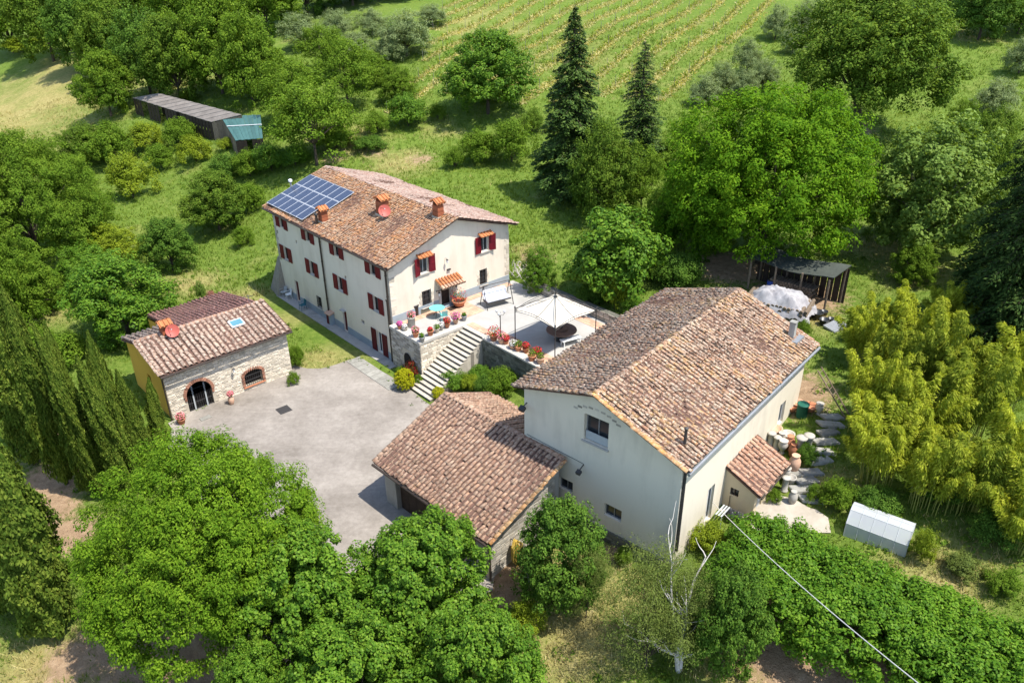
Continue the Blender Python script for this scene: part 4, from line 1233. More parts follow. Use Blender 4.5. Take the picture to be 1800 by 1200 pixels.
ridge_row(roof, (0, 5.02, 9.30), (BL, 5.02, 9.30), 'tile_barn', 0.4, 0.16)
ridge_row(roof, (-0.04, 0, 7.30), (-0.04, 5.0, 9.30), 'tile_lichen', 0.36, 0.13, 'verge_tile', seed=8)
ridge_row(roof, (BL + 0.04, 0, 7.30), (BL + 0.04, 5.0, 9.30), 'tile_barn', 0.36, 0.13, 'verge_tile', seed=9)
ridge_row(r2, (-0.04, 9.9, 7.94), (-0.04, 5.05, 9.30), 'tile_barn', 0.36, 0.13, 'verge_tile', seed=10)
ridge_row(r2, (BL + 0.04, 9.9, 7.94), (BL + 0.04, 5.05, 9.30), 'tile_barn', 0.36, 0.13, 'verge_tile', seed=13)
gt = MB().tube([(0, -0.08, 7.17), (BL, -0.08, 7.17)], 0.08, 8).build('gutter', 'grey_metal', ba)
MB().tube([(0.25, -0.08, 7.14), (0.55, 0.34, 6.8), (0.55, 0.34, 2.2)], 0.07, 8).build('downpipe', 'iron', gt)
fl = MB().tube([(1.2, 0.85, 7.4), (1.2, 0.85, 8.55)], 0.07, 10).build('flue_pipe', 'iron', roof)
MB().lathe([(0.1, 0), (0.1, 0.06), (0.03, 0.1)], (1.2, 0.85, 8.53), 10).build('flue_cowl', 'iron', fl)
ch = MB().box(13.82, 14.14, 1.1, 1.42, 7.3, 8.7).build('chimney', 'grey_render', roof)
MB().box(13.79, 14.17, 1.07, 1.45, 8.702, 8.76).build('chimney_cap', 'slate_slab', ch)
MB().box(13.4, 14.5, 0.72, 1.05, 7.56, 7.82).build('chimney_saddle', 'grey_metal', ch)
l = MB().tube([(I0, 5.7, 4.75), (I0 - 0.35, 5.7, 4.62)], 0.03, 6).build('spot_lamp', 'iron', ba)
MB().obox((I0 - 0.42, 5.7, 4.52), (0.1, 0, 0.05), (0, 0.12, 0), (0.03, 0, -0.08)).build('lamp_head', 'iron', l)
MB().tube([(I0 - 0.02, 9.3, 5.0), (I0 - 0.02, 7.5, 4.9), (I0 - 0.02, 5.7, 4.8)], 0.012, 5).build('wall_cable', 'iron', ba)
l = MB().tube([(I0, 9.3, 6.9), (I0 - 0.3, 9.3, 6.85)], 0.03, 6).build('spot_lamp', 'iron', ba)
MB().obox((I0 - 0.4, 9.3, 6.75), (0.12, 0, 0.06), (0, 0.15, 0), (0.04, 0, -0.09)).build('lamp_head', 'iron', l)

# annex (lean-to)
ax_ = thing('lean_to', BARN[0], BARN[1], 'small cream lean-to with clay tile roof against the sunny barn wall', 'outbuilding')
AX0, AX1, AY = 5.2, 8.75, -1.55
mb = MB()
wall(mb, (AX0 + 0.1, AY + 0.3, 0), (0, 1, 0), (-1, 0, 0), -AY + I0 - 0.3, 1.2, 4.3, [(0.85, 1.3, 2.75, 3.2)], [(-0.46, 1, 3.36)], depth=0.15)
wall(mb, (AX0 + 0.1, AY + 0.3, 0), (1, 0, 0), (0, -1, 0), AX1 - AX0 - 0.2, 1.2, 3.40, [(0.35, 1.0, 1.6, 3.2), (2.2, 2.8, 2.4, 3.1)], depth=0.15)
wall(mb, (AX1 - 0.1, AY + 0.3, 0), (0, 1, 0), (1, 0, 0), -AY + I0 - 0.3, 1.2, 4.3, [], [(-0.46, 1, 3.36)])
mb.build('wall', 'plaster_annex', ax_)
roof_slope(ax_, BARN, (AX0, AY, 3.40), (1, 0, 0), (0, -AY + I0, 0.95), AX1 - AX0, math.hypot(-AY + I0, 0.95), 0.32, 0.34, 'tile_annex', 200, seed=61)
window_set(ax_, (AX0 + 0.1, AY + 0.3, 0), (0, 1, 0), (-1, 0, 0), 0.85, 1.3, 2.75, 3.2, depth=0.12, frame='wood_dark', sill=False)
plank_door(ax_, (AX0 + 0.1, AY + 0.3, 0), (1, 0, 0), (0, -1, 0), 0.35, 1.0, 1.6, 3.2, 'grey_frame', 0.1)
window_set(ax_, (AX0 + 0.1, AY + 0.3, 0), (1, 0, 0), (0, -1, 0), 2.2, 2.8, 2.4, 3.1, depth=0.12, frame='wood_dark', sill=False)
MB().tube([(AX0, AY - 0.06, 3.34), (AX1, AY - 0.06, 3.34)], 0.05, 8).build('gutter', 'copper', ax_)
MB().tube([(AX0 + 0.05, AY + 1.55, 1.7), (AX0 + 0.05, AY + 1.55, 2.7)], 0.018, 5).build('wall_pipe', 'iron', ax_)

# ================================================================ TERRACE, RETAINING WALLS, STAIRS
M['terrace'] = simple('pale_terrace_concrete', (0.40, 0.385, 0.355), (0.31, 0.30, 0.275), 0.8, 0.9, 0.15, 18)
def tp(a, b): return W(HOUSE, a, b)[:2]
SX0, SX1, SY0, SY1 = -1.35, 3.75, -5.90, -3.62       # stair footprint
terr = [tp(-0.25, 0.0), tp(-0.25, SY1 + 0.3), tp(3.75, SY1 + 0.3), tp(3.75, -6.2), tp(3.5, -6.2), tp(3.75, -16.5), tp(11.5, -16.0), tp(11.5, 0.0)]
sheet('terrace', terr, T, 'terrace', thick=0.15)
# terracotta paving strips
def pav(poly_ab, step=0.3):
    pass
pav_t = thing('terracotta_paving', W(HOUSE, 5, -0.6, T), HOUSE[1])
tag(pav_t, kind='structure')
tile_me = MB().box(-0.145, 0.145, -0.145, 0.145, 0.0, 0.018).mesh('paving_tile'); tile_me.materials.append(M['paver'])
cells = []
for i in range(36):                       # strip along the gable
    for j in range(2):
        cells.append((0.25 + i * 0.3, -0.2 - j * 0.3))
for i in range(8):                        # patch in front of the door
    for j in range(7):
        cells.append((4.0 + i * 0.3, -0.8 - j * 0.3))
for i in range(2):                        # strip at the stair head
    for j in range(8):
        cells.append((3.95 + i * 0.3, -3.75 - j * 0.3))
for i in range(4):                        # strip behind the balustrade wall
    for j in range(22):
        cells.append((3.95 + i * 0.3, -6.5 - j * 0.3))
for i in range(9):
    for j in range(4):
        cells.append((8.6 + i * 0.3, -5.2 - j * 0.3))
for i in range(3):
    for j in range(18):
        cells.append((10.2 + i * 0.3, -6.5 - j * 0.3))
base = W(HOUSE, 5, -0.6, T)
for a, b in cells[:300]:
    ob = bpy.data.objects.new('paving_tile', tile_me); COL.objects.link(ob); ob.parent = pav_t
    ob.location = (a - 5, b + 0.6, 0.002)
rest = MB()
for a, b in cells[300:]:
    rest.box(a - 5 - 0.145, a - 5 + 0.145, b + 0.6 - 0.145, b + 0.6 + 0.145, 0.0, 0.02)
if rest.v: tag(rest.build('paving_tiles', 'paver', pav_t), kind='stuff')

rw = thing('retaining_wall', HOUSE[0], HOUSE[1], 'stone retaining wall carrying the flower terrace beside the white steps', 'wall')
mb = MB()
mb.box(-0.28, -0.02, SY1 + 0.02, -0.03, -0.4, T - 0.14)
mb.box(-0.28, 3.74, SY1, SY1 + 0.28, -0.4, T - 0.14)
core = mb.build('wall_core', 'mortar', rw)
stone_facing(core, (-0.28, SY1, 0), (0, 1, 0), (-1, 0, 0), -SY1 - 0.03, -0.2, T - 0.14, 'stone', 0.34, 0.17, nsingle=150, seed=71, holes=[(1.1, 2.1, -0.2, 1.9)])
stone_facing(core, (-0.28, SY1, 0), (1, 0, 0), (0, -1, 0), 4.0, -0.2, T - 0.14, 'stone_pale', 0.34, 0.17, nsingle=150, seed=72)
MB().poly(arch_poly(1.15, 2.05, -0.2, 1.3, 0.5, 0)[:]).build('tmp', 'dark', rw)
tmp = [o_ for o_ in rw.children if o_.name.startswith('tmp')][0]
tmp.name = 'niche_door'
for v in tmp.data.vertices:
    x, y, z = v.co
    v.co = (-0.32, SY1 + x, z)
for k, (x0, x1, y0, y1) in enumerate(((-0.36, 0.1, SY1 - 0.06, -0.03), (0.1, 3.72, SY1 - 0.06, SY1 + 0.32))):
    n = 5
    for j in range(n):
        c = MB()
        if k == 0: c.box(x0, x1, y0 + (y1 - y0) * j / n + 0.004, y0 + (y1 - y0) * (j + 1) / n - 0.004, T - 0.136, T + 0.05)
        else: c.box(x0 + (x1 - x0) * j / n + 0.004, x0 + (x1 - x0) * (j + 1) / n - 0.004, y0, y1, T - 0.136, T + 0.05)
        c.build('coping_stone', 'coping', rw)
rw2 = thing('retaining_wall', HOUSE[0], HOUSE[1], 'dark mossy retaining wall below the gazebo terrace, topped with potted geraniums', 'wall')
mb = MB(); mb.box(3.30, 3.74, -16.2, -6.0, -0.4, T - 0.02)
core = mb.build('wall_core', 'mortar_dark', rw2)
stone_facing(core, (3.30, -16.2, 0), (0, 1, 0), (-1, 0, 0), 10.2, 0.1, T - 0.05, 'stone_dark', 0.4, 0.19, nsingle=300, seed=73)
for j in range(12):
    MB().box(3.22, 3.84, -15.9 + j * 0.82 + 0.004, -15.9 + (j + 1) * 0.82 - 0.004, T - 0.016, T + 0.10).build('coping_stone', 'coping', rw2)
rw3 = thing('retaining_wall', HOUSE[0], HOUSE[1], 'rough stone wall at the back of the gazebo terrace', 'wall')
mb = MB(); mb.box(11.3, 11.75, -16.0, -1.9, 2.0, T + 0.75)
core = mb.build('wall_core', 'mortar_dark', rw3)
stone_facing(core, (11.3, -16.0, 0), (0, 1, 0), (-1, 0, 0), 14.1, T, T + 0.75, 'stone', 0.4, 0.2, nsingle=120, seed=74)

stairs = thing('stone_staircase', HOUSE[0], HOUSE[1], 'broad flight of pale stone steps rising from the courtyard to the terrace', 'stairs')
NS = 17
mb = MB()
for k in range(NS):
    a0 = SX0 + (SX1 - SX0) * k / NS
    mb.box(a0, SX1, SY0, SY1 - 0.01, -0.3 + T * k / NS, T * (k + 1) / NS - 0.06)
mb.build('riser_block', 'mortar_dark', stairs)
for k in range(NS):
    a0 = SX0 + (SX1 - SX0) * k / NS; a1 = SX0 + (SX1 - SX0) * (k + 1) / NS
    z = T * (k + 1) / NS
    bevel(MB().box(a0 - 0.035, a1 + 0.02, SY0 - 0.05, SY1 - 0.015, z - 0.06, z + 0.002).build('step', 'step', stairs), 0.01, 1)
sd = MB()
for k in range(NS):
    a0 = SX0 + (SX1 - SX0) * k / NS; a1 = SX0 + (SX1 - SX0) * (k + 1) / NS
    sd.box(a0, a1, SY0 - 0.03, SY0, -0.3, T * (k + 1) / NS - 0.065)
sd.build('side_wall', 'stone', stairs)

# kerb strip of pale slabs between courtyard and grass beside the farmhouse
for j in range(9):
    ks = MB().box(-2.6, -1.5, -2.9 + j * 0.62 + 0.01, -2.9 + (j + 1) * 0.62 - 0.01, 0.0, 0.085).build('kerb_slab', 'slate_slab')
    ks.location = HOUSE[0]; ks.rotation_euler = (0, 0, HOUSE[1]); tag(ks, kind='structure')
fp = MB().box(-0.85, -0.04, -0.4, HL, -0.2, 0.055).build('house_apron', 'grey_render'); fp.location = HOUSE[0]; fp.rotation_euler = (0, 0, HOUSE[1]); tag(fp, kind='structure')

# ================================================================ TERRACE FURNITURE AND POTS
def blob_leaves(n, c, r, leaf, seed, up=0.5, aspect=1.6, shell=0.5):
    """leaf quads through a small ellipsoid: returns verts, faces"""
    rg = np.random.default_rng(seed)
    d = rg.normal(size=(n, 3)); d /= np.linalg.norm(d, axis=1)[:, None]
    rad = (shell + (1 - shell) * rg.random(n) ** 0.5)[:, None]
    p = np.array(c) + d * rad * np.array(r)
    nn = d + rg.normal(size=(n, 3)) * 0.55; nn[:, 2] += up
    return quads(p, nn, leaf * rg.uniform(0.7, 1.3, n), aspect, rg)
def quads(p, nn, size, aspect, rg, axis=None, fold=0.12):
    nn = nn / (np.linalg.norm(nn, axis=1)[:, None] + 1e-9)
    t = rg.normal(size=p.shape) if axis is None else axis + rg.normal(size=p.shape) * 0.25
    t -= nn * (t * nn).sum(1)[:, None]
    t /= (np.linalg.norm(t, axis=1)[:, None] + 1e-9)
    b = np.cross(nn, t)
    L = (size * 0.5)[:, None]; Wd = L / aspect
    v = np.stack([p - t * L, p + b * Wd - nn * fold * L, p + t * L, p - b * Wd - nn * fold * L], 1).reshape(-1, 3)
    f = np.arange(len(v)).reshape(-1, 4)
    return v, f
def merge(parts):
    vs_, fs_, n = [], [], 0
    for v, f in parts:
        vs_.append(v); fs_.append(f + n); n += len(v)
    return np.concatenate(vs_), np.concatenate(fs_)

POT_PROF = {'pot': [(0.13, 0), (0.17, 0.10), (0.205, 0.28), (0.23, 0.29), (0.235, 0.35), (0.19, 0.35), (0.18, 0.30)],
            'bowl': [(0.12, 0), (0.2, 0.06), (0.27, 0.2), (0.30, 0.22), (0.30, 0.26), (0.25, 0.26), (0.24, 0.2)],
            'urn': [(0.15, 0), (0.15, 0.05), (0.08, 0.12), (0.10, 0.18), (0.22, 0.38), (0.27, 0.55), (0.22, 0.72), (0.2, 0.78), (0.26, 0.84), (0.2, 0.84)],
            'jar': [(0.14, 0), (0.2, 0.1), (0.27, 0.4), (0.26, 0.62), (0.16, 0.8), (0.15, 0.86), (0.2, 0.9), (0.15, 0.9)],
            'column': [(0.22, 0), (0.22, 0.06), (0.17, 0.1), (0.17, 0.8), (0.22, 0.84), (0.24, 0.9), (0.24, 0.95), (0.1, 0.95)],
            'cyl': [(0.19, 0), (0.2, 0.02), (0.21, 0.52), (0.23, 0.53), (0.23, 0.58), (0.18, 0.58)]}
SEEDN = [100]
def pot(xy, z, kind='pot', s=1.0, mat='terracotta', label='', cat='flower pot', flower=None, leaf='lf_mid', h=0.35, group=None, plant=True, rim=None):
    SEEDN[0] += 1
    t = thing('flower_pot' if plant else 'garden_urn', (xy[0], xy[1], z), 0, label, cat, group)
    prof = [(r * s, zz * s) for r, zz in POT_PROF[kind]]
    MB().lathe(prof, seg=14).build('pot', mat, t, True)
    top = max(p[1] for p in prof)
    if plant:
        MB().lathe([(prof[-1][0], top - 0.06 * s), (0.01, top - 0.05 * s)], seg=12, close=False).build('soil', 'wood_dark', t)
        v, f = blob_leaves(150, (0, 0, top + h * 0.45), (h * 0.75, h * 0.75, h * 0.6), 0.10, SEEDN[0], shell=0.2)
        link('leaves', np_mesh('leaves', v, f), leaf, t)
        if flower:
            v, f = blob_leaves(170, (0, 0, top + h * 0.55), (h * 0.82, h * 0.82, h * 0.62), 0.085, SEEDN[0] + 500, aspect=1.1, shell=0.7)
            link('flowers', np_mesh('flowers', v, f), flower, t)
    return t
TZ = T + 0.052
pots = [
 ((-7.89, 49.34), 'pot', 0.8, 'terracotta', 'pink_flower', 0.28, 'small pot of mauve flowers at the house corner of the terrace wall'),
 ((-7.51, 49.15), 'bowl', 0.8, 'ceramic_white', 'white_flower', 0.25, 'low pale bowl of white flowers on the terrace wall near the house corner'),
 ((-7.10, 49.77), 'cyl', 1.3, 'ceramic_white', 'rose_flower', 0.40, 'tall pale planter with salmon flowers standing against the gable'),
 ((-6.64, 48.09), 'pot', 1.1, 'terracotta', 'rose_flower', 0.38, 'terracotta pot of salmon flowers on the wall left of the terrace corner'),
 ((-6.14, 47.41), 'pot', 1.0, 'grey_metal', None, 0.30, 'grey metal pot at the outer corner of the terrace wall'),
 ((-5.64, 48.32), 'pot', 1.1, 'terracotta', 'red_flower', 0.22, 'red clay pot just right of the terrace wall corner'),
 ((-5.23, 48.74), 'pot', 0.9, 'stone', None, 0.34, 'brown pot with an upright cactus-like plant on the stair side wall'),
 ((-4.95, 49.17), 'pot', 0.8, 'ceramic_white', 'white_flower', 0.28, 'white pot with pale flowers halfway along the stair side wall'),
 ((-4.57, 49.52), 'pot', 1.0, 'terracotta', 'red_flower', 0.36, 'terracotta pot of dark red flowers on the stair side wall'),
 ((-4.00, 50.13), 'pot', 1.0, 'terracotta_pale', 'pink_flower', 0.46, 'big cushion of magenta petunias in a pot above the steps'),
 ((-3.42, 50.66), 'pot', 1.0, 'grey_metal', None, 0.22, 'grey pot at the head of the steps'),
 ((-7.05, 51.70), 'cyl', 1.4, 'black_plastic', None, 0.22, 'black planter beside the stone panel under the grille window'),
 ((-3.92, 53.07), 'bowl', 1.9, 'terracotta', 'red_flower', 0.85, 'large mound of red geraniums beside the front door'),
 ((-1.24, 47.36), 'pot', 1.3, 'terracotta', 'red_flower', 0.62, 'big red geranium on the wall corner by the lamp post'),
 ((-0.70, 46.93), 'pot', 1.2, 'terracotta_pale', 'rose_flower', 0.44, 'pale clay pot of salmon geraniums next to the big red geranium'),
 ((-0.43, 46.84), 'pot', 0.9, 'terracotta', 'red_flower', 0.34, 'small clay pot of red flowers second from the lamp post'),
 ((0.07, 46.19), 'bowl', 1.0, 'terracotta_pale', 'white_flower', 0.38, 'bowl of yellowish white flowers on the mossy wall'),
 ((0.41, 45.86), 'pot', 1.1, 'terracotta', None, 0.42, 'clay pot with green foliage in the middle of the mossy wall'),
 ((0.90, 45.69), 'pot', 1.0, 'terracotta', 'red_flower', 0.36, 'clay pot of red flowers behind the middle of the mossy wall'),
 ((1.28, 44.52), 'pot', 1.2, 'terracotta', None, 0.46, 'leafy green pot near the barn end of the mossy wall'),
 ((1.63, 44.90), 'pot', 1.1, 'terracotta', 'red_flower', 0.40, 'bright red geranium near the barn end of the mossy wall'),
 ((1.82, 44.14), 'pot', 1.3, 'terracotta_pale', None, 0.38, 'last clay pot on the mossy wall before the barn roof'),
]
for i, (xy, k, s, mt, fl_, h, lab) in enumerate(pots):
    pot(xy, TZ if i not in (2, 11, 12) else T + 0.02, k, s, mt, lab, 'flower pot', fl_, 'lf_mid' if i % 2 else 'lf_linden', h)
pot((-2.06, 57.01), T + 0.02, 'cyl', 0.9, 'terracotta', 'pot of orange flowers under the right-hand grille window', 'flower pot', 'rose_flower', h=0.4)
pot((-18.89, 44.79), gz(-18.89, 44.79) + 0.03, 'jar', 0.75, 'terracotta_pale', 'pale clay pot with pink flowers against the stone outbuilding', 'flower pot', 'rose_flower', h=0.3)
pot((-21.41, 42.51), gz(-21.41, 42.51), 'pot', 1.2, 'terracotta', 'clay pot of orange flowers at the cypress corner of the stone outbuilding', 'flower pot', 'rose_flower', h=0.4)

# turquoise table and chairs by the door
def plastic_chair(loc, rz, label, mat='turq', group=None):
    t = thing('garden_chair', loc, rz, label, 'chair', group)
    MB().box(-0.22, 0.22, -0.22, 0.22, 0.41, 0.44).build('seat', mat, t)
    for sx in (-1, 1):
        for sy in (-1, 1):
            MB().tube([(sx * 0.2, sy * 0.2, 0.41), (sx * 0.24, sy * 0.24, 0.0)], 0.02, 6).build('leg', mat, t)
        MB().tube([(sx * 0.22, -0.2, 0.42), (sx * 0.24, -0.2, 0.64), (sx * 0.24, 0.2, 0.64)], 0.018, 6).build('armrest', mat, t)
    b = MB()
    for k in range(5): b.hexa([(-0.21 + k * 0.085, 0.2, 0.44), (-0.14 + k * 0.085, 0.2, 0.44), (-0.14 + k * 0.085, 0.22, 0.44), (-0.21 + k * 0.085, 0.22, 0.44), (-0.21 + k * 0.085, 0.29, 0.86), (-0.14 + k * 0.085, 0.29, 0.86), (-0.14 + k * 0.085, 0.31, 0.86), (-0.21 + k * 0.085, 0.31, 0.86)])
    b.build('backrest', mat, t)
    return t
tt = thing('garden_table', (-5.39, 51.27, T + 0.02), 0.3, 'turquoise round garden table by the front door', 'table')
MB().lathe([(0.01, 0.70), (0.55, 0.70), (0.56, 0.73), (0.01, 0.74)], seg=24).build('tabletop', 'turq', tt, False)
for k in range(3):
    an = k * 2.09
    MB().tube([(0.1 * math.cos(an), 0.1 * math.sin(an), 0.7), (0.15 * math.cos(an), 0.15 * math.sin(an), 0.35), (0.42 * math.cos(an), 0.42 * math.sin(an), 0.0)], 0.02, 6).build('leg', 'iron', tt)
plastic_chair((-4.86, 50.70, T + 0.02), R(200), 'turquoise garden chair beside the turquoise table')
plastic_chair((-19.74, 62.12, gz(-19.74, 62.12) + 0.06), R(-40), 'pale blue chair at the stone buttress end of the farmhouse wall', 'grey_frame')
plastic_chair((-19.18, 61.63, gz(-19.18, 61.63) + 0.06), R(-60), 'white-blue chair beside the leftmost farmhouse door', 'white_paint')
M['teal'] = simple('dark_teal_paint', (0.03, 0.13, 0.16), (0.02, 0.10, 0.12), 3, 0.6)
plastic_chair((-17.45, 59.43, gz(-17.45, 59.43) + 0.06), R(-50), 'dark teal chair right of the leftmost farmhouse door', 'teal')
dmat = MB().box(-0.45, 0.45, -0.25, 0.25, 0, 0.02).build('doormat', 'wood_dark'); dmat.location = W(HOUSE, 4.8, -0.85, T + 0.022); dmat.rotation_euler = (0, 0, HOUSE[1])
tag(dmat, 'dark doormat on the paving at the front door', 'doormat')

# swing seat
sw_ = thing('swing_seat', W(HOUSE, 7.6, -2.55, T), HOUSE[1] - R(12), 'garden swing seat with pale cushions in front of the gable', 'swing seat')
for x in (-1.1, 1.1):
    MB().tube([(x, -0.6, 0), (x, 0.0, 1.75)], 0.03, 6).build('leg', 'iron', sw_)
    MB().tube([(x, 0.6, 0), (x, 0.0, 1.75)], 0.03, 6).build('leg', 'iron', sw_)
    MB().tube([(x * 0.93, 0.0, 1.74), (x * 0.93, 0.05, 0.55)], 0.012, 5).build('hanger', 'iron', sw_)
MB().tube([(-1.15, 0, 1.75), (1.15, 0, 1.75)], 0.03, 6).build('top_bar', 'iron', sw_)
cs_ = bevel(MB().box(-0.98, 0.98, -0.42, 0.28, 0.5, 0.66).build('seat_cushion', 'cushion', sw_), 0.05, 2)
bevel(MB().hexa([(-0.98, 0.2, 0.64), (0.98, 0.2, 0.64), (0.98, 0.34, 0.64), (-0.98, 0.34, 0.64), (-0.98, 0.42, 1.15), (0.98, 0.42, 1.15), (0.98, 0.54, 1.15), (-0.98, 0.54, 1.15)]).build('back_cushion', 'cushion', sw_), 0.04, 2)
MB().box(-1.0, 1.0, -0.45, 0.34, 0.44, 0.5).build('seat_frame', 'iron', sw_)

# triple lamp post
lp = thing('lamp_post', (-0.78, 47.87, T + 0.02), 0, 'black garden lamp post with three small lamps on the terrace edge', 'lamp')
MB().lathe([(0.13, 0), (0.12, 0.08), (0.05, 0.14), (0.035, 0.3), (0.03, 1.85), (0.05, 1.88), (0.02, 1.95)], seg=10).build('post', 'iron', lp)
for k in range(3):
    an = R(20 + 120 * k); c, s = math.cos(an), math.sin(an)
    arm = MB().tube([(0, 0, 1.75), (0.2 * c, 0.2 * s, 1.68), (0.32 * c, 0.32 * s, 1.85)], 0.014, 5).build('arm', 'iron', lp)
    MB().lathe([(0.03, 0), (0.085, 0.05), (0.095, 0.12), (0.06, 0.2), (0.02, 0.22)], (0.32 * c, 0.32 * s, 1.85), 10).build('lamp_globe', 'white_paint', arm, True)

# gazebo
gzb = thing('gazebo', W(HOUSE, 6.65, -9.7, T), HOUSE[1], 'wrought iron gazebo with cream canvas canopy over the round table', 'gazebo')
hh, PH, AP = 1.92, 2.45, 3.35
cor = [(-hh, hh), (hh, hh), (hh, -hh), (-hh, -hh)]
for x, y in cor:
    p = MB().tube([(x, y, 0), (x, y, PH)], 0.035, 8).build('post', 'iron', gzb)
    MB().lathe([(0.09, 0), (0.09, 0.03), (0.04, 0.06)], (x, y, 0), 8).build('foot', 'iron', p)
    MB().lathe([(0.03, 0), (0.07, 0.06), (0.03, 0.13), (0.005, 0.2)], (x, y, PH), 8).build('finial', 'iron', p)
# canopy: four swept panels
N_ = 14
def can_pt(x, y):
    """x,y in -1..1, tent with swept ridges and bowed-in eaves"""
    m_ = max(abs(x), abs(y)); 
    t = 0 if m_ < 1e-6 else (min(abs(x), abs(y)) / m_)
    pull = 1 - 0.07 * m_ * (1 - t * t)
    z = PH - 0.12 + (AP - PH + 0.12) * ((1 - m_) ** 1.22) - 0.10 * m_ * (1 - m_) * 4 * 0.3 + 0.05 * (1 - t) * m_
    return (x * hh * pull, y * hh * pull, z)
for q in range(4):
    mb = MB()
    for i in range(N_ + 1):
        m_ = i / N_
        for j in range(N_ + 1):
            s = -1 + 2 * j / N_
            x, y = [(m_, m_ * s), (-m_ * s, m_), (-m_, -m_ * s), (m_ * s, -m_)][q]
            mb.v.append(can_pt(x, y))
    for i in range(N_):
        for j in range(N_):
            a = i * (N_ + 1) + j
            mb.f.append((a, a + N_ + 1, a + N_ + 2, a + 1))
    mb.build('canopy_panel', 'canvas', gzb, True)
    c = cor[q]
    pts = []
    for k in range(9):
        t = k / 8
        x, y, z = can_pt(c[0] / hh * (1 - t), c[1] / hh * (1 - t))
        pts.append((x, y, z + 0.10 + 0.16 * math.sin(math.pi * t)))
    MB().tube(pts, 0.022, 6).build('rib', 'iron', gzb)
    pts2 = [(p[0], p[1], p[2] - 0.22) for p in pts]
    MB().tube(pts2, 0.016, 6).build('lower_rib', 'iron', gzb)
    d = cor[(q + 1) % 4]
    arc = [(c[0] + (d[0] - c[0]) * k / 10, c[1] + (d[1] - c[1]) * k / 10, PH - 0.12 + 0.28 * math.sin(math.pi * k / 10)) for k in range(11)]
    rail = MB().tube(arc, 0.022, 6).build('eave_rail', 'iron', gzb)
    MB().tube([(p[0], p[1], p[2] - 0.14) for p in arc], 0.016, 6).build('eave_rail', 'iron', gzb)
    mid = ((c[0] + d[0]) / 2, (c[1] + d[1]) / 2, PH + 0.16)
    pts = []
    for k in range(9):
        t = k / 8
        x, y, z = can_pt((c[0] + d[0]) / 2 / hh * (1 - t), (c[1] + d[1]) / 2 / hh * (1 - t))
        pts.append((x, y, z + 0.03))
    MB().tube(pts, 0.014, 5).build('seam_rod', 'iron', gzb)
MB().lathe([(0.12, 0), (0.08, 0.08), (0.03, 0.14), (0.06, 0.24), (0.05, 0.4), (0.025, 0.5), (0.04, 0.6), (0.01, 0.9)], (0, 0, AP - 0.02), 10).build('finial', 'iron', gzb)

tb = thing('round_table', (3.38, 47.59, T), 0, 'large round brown table with a raised turntable under the gazebo', 'table')
MB().lathe([(0.01, 0.68), (1.02, 0.68), (1.06, 0.72), (1.04, 0.77), (0.01, 0.775)], seg=36).build('tabletop', 'table_brown', tb)
MB().lathe([(0.01, 0.78), (0.44, 0.78), (0.44, 0.83), (0.36, 0.835), (0.35, 0.855), (0.01, 0.86)], seg=28).build('turntable', 'table_brown', tb)
MB().lathe([(0.5, 0), (0.45, 0.05), (0.14, 0.12), (0.12, 0.6), (0.3, 0.68)], seg=16).build('pedestal', 'iron', tb)
MB().lathe([(0.06, 0.86), (0.08, 0.95), (0.03, 1.0)], seg=10).build('centre_knob', 'iron', tb)
bn = thing('slatted_bench', (3.96, 46.85, T), R(28), 'white slatted bench beside the round table', 'bench')
for k in range(4): MB().box(-0.75, 0.75, -0.24 + k * 0.125, -0.14 + k * 0.125, 0.42, 0.455).build('slat', 'white_paint', bn)
for x in (-0.62, 0.62):
    MB().box(x - 0.03, x + 0.03, -0.22, 0.22, 0.36, 0.418).build('cross_bar', 'white_paint', bn)
    for y in (-0.2, 0.2): MB().box(x - 0.028, x + 0.028, y - 0.028, y + 0.028, 0, 0.36).build('leg', 'white_paint', bn)
sb = thing('garden_bench', W(HOUSE, 9.6, -12.4, T), HOUSE[1], 'low stone seat in the back corner of the gazebo terrace', 'bench')
MB().box(-0.6, 0.6, -0.2, 0.2, 0.4, 0.48).build('seat_slab', 'coping', sb)
for x in (-0.42, 0.42): MB().box(x - 0.1, x + 0.1, -0.16, 0.16, 0, 0.398).build('support', 'stone', sb)
# rear garden steps and brushwood pile at the far corner of the gable
rs_ = thing('garden_steps', W(HOUSE, 11.9, -1.1, T), HOUSE[1] + R(-25), 'grey stone garden steps behind the right corner of the gable', 'stairs')
for k in range(6): MB().box(-0.1 + k * 0.28, 0.25 + k * 0.28, -0.8, 0.5, -0.1, 0.10 + k * 0.17).build('step', 'slate_slab', rs_)
bw = thing('brushwood_pile', W(HOUSE, 11.75, -0.1, T + 0.2), HOUSE[1], 'bleached brushwood heaped against the rear corner of the farmhouse', 'branches')
rg = random.Random(9)
for k in range(26):
    x, y = rg.uniform(-0.1, 0.9), rg.uniform(-0.6, 0.6)
    dx, dy = rg.uniform(-0.6, 0.6), rg.uniform(-0.6, 0.6)
    z = rg.uniform(0, 0.9)
    MB().tube([(x, y, z), (x + dx * 0.5, y + dy * 0.5, z + 0.4), (x + dx, y + dy, z + rg.uniform(0.2, 1.0))], [0.035, 0.025, 0.01], 5).build('branch', 'bark_pale', bw)

# ================================================================ COURTYARD
dc = MB().box(-0.42, 0.42, -0.42, 0.42, 0, 0.012).build('drain_cover', 'iron'); dc.location = (-15.20, 44.00, 0.054); dc.rotation_euler = (0, 0, R(40))
tag(dc, 'square iron drain cover set in the courtyard', 'drain cover')
dc2 = MB().box(-0.35, 0.35, -0.2, 0.2, 0, 0.03).build('stone_slab', 'slate_slab'); dc2.location = (-20.10, 43.11, gz(-20.10, 43.11) + 0.055); dc2.rotation_euler = (0, 0, R(42))
tag(dc2, 'flat doorstep slab before the arched iron door', 'doorstep')
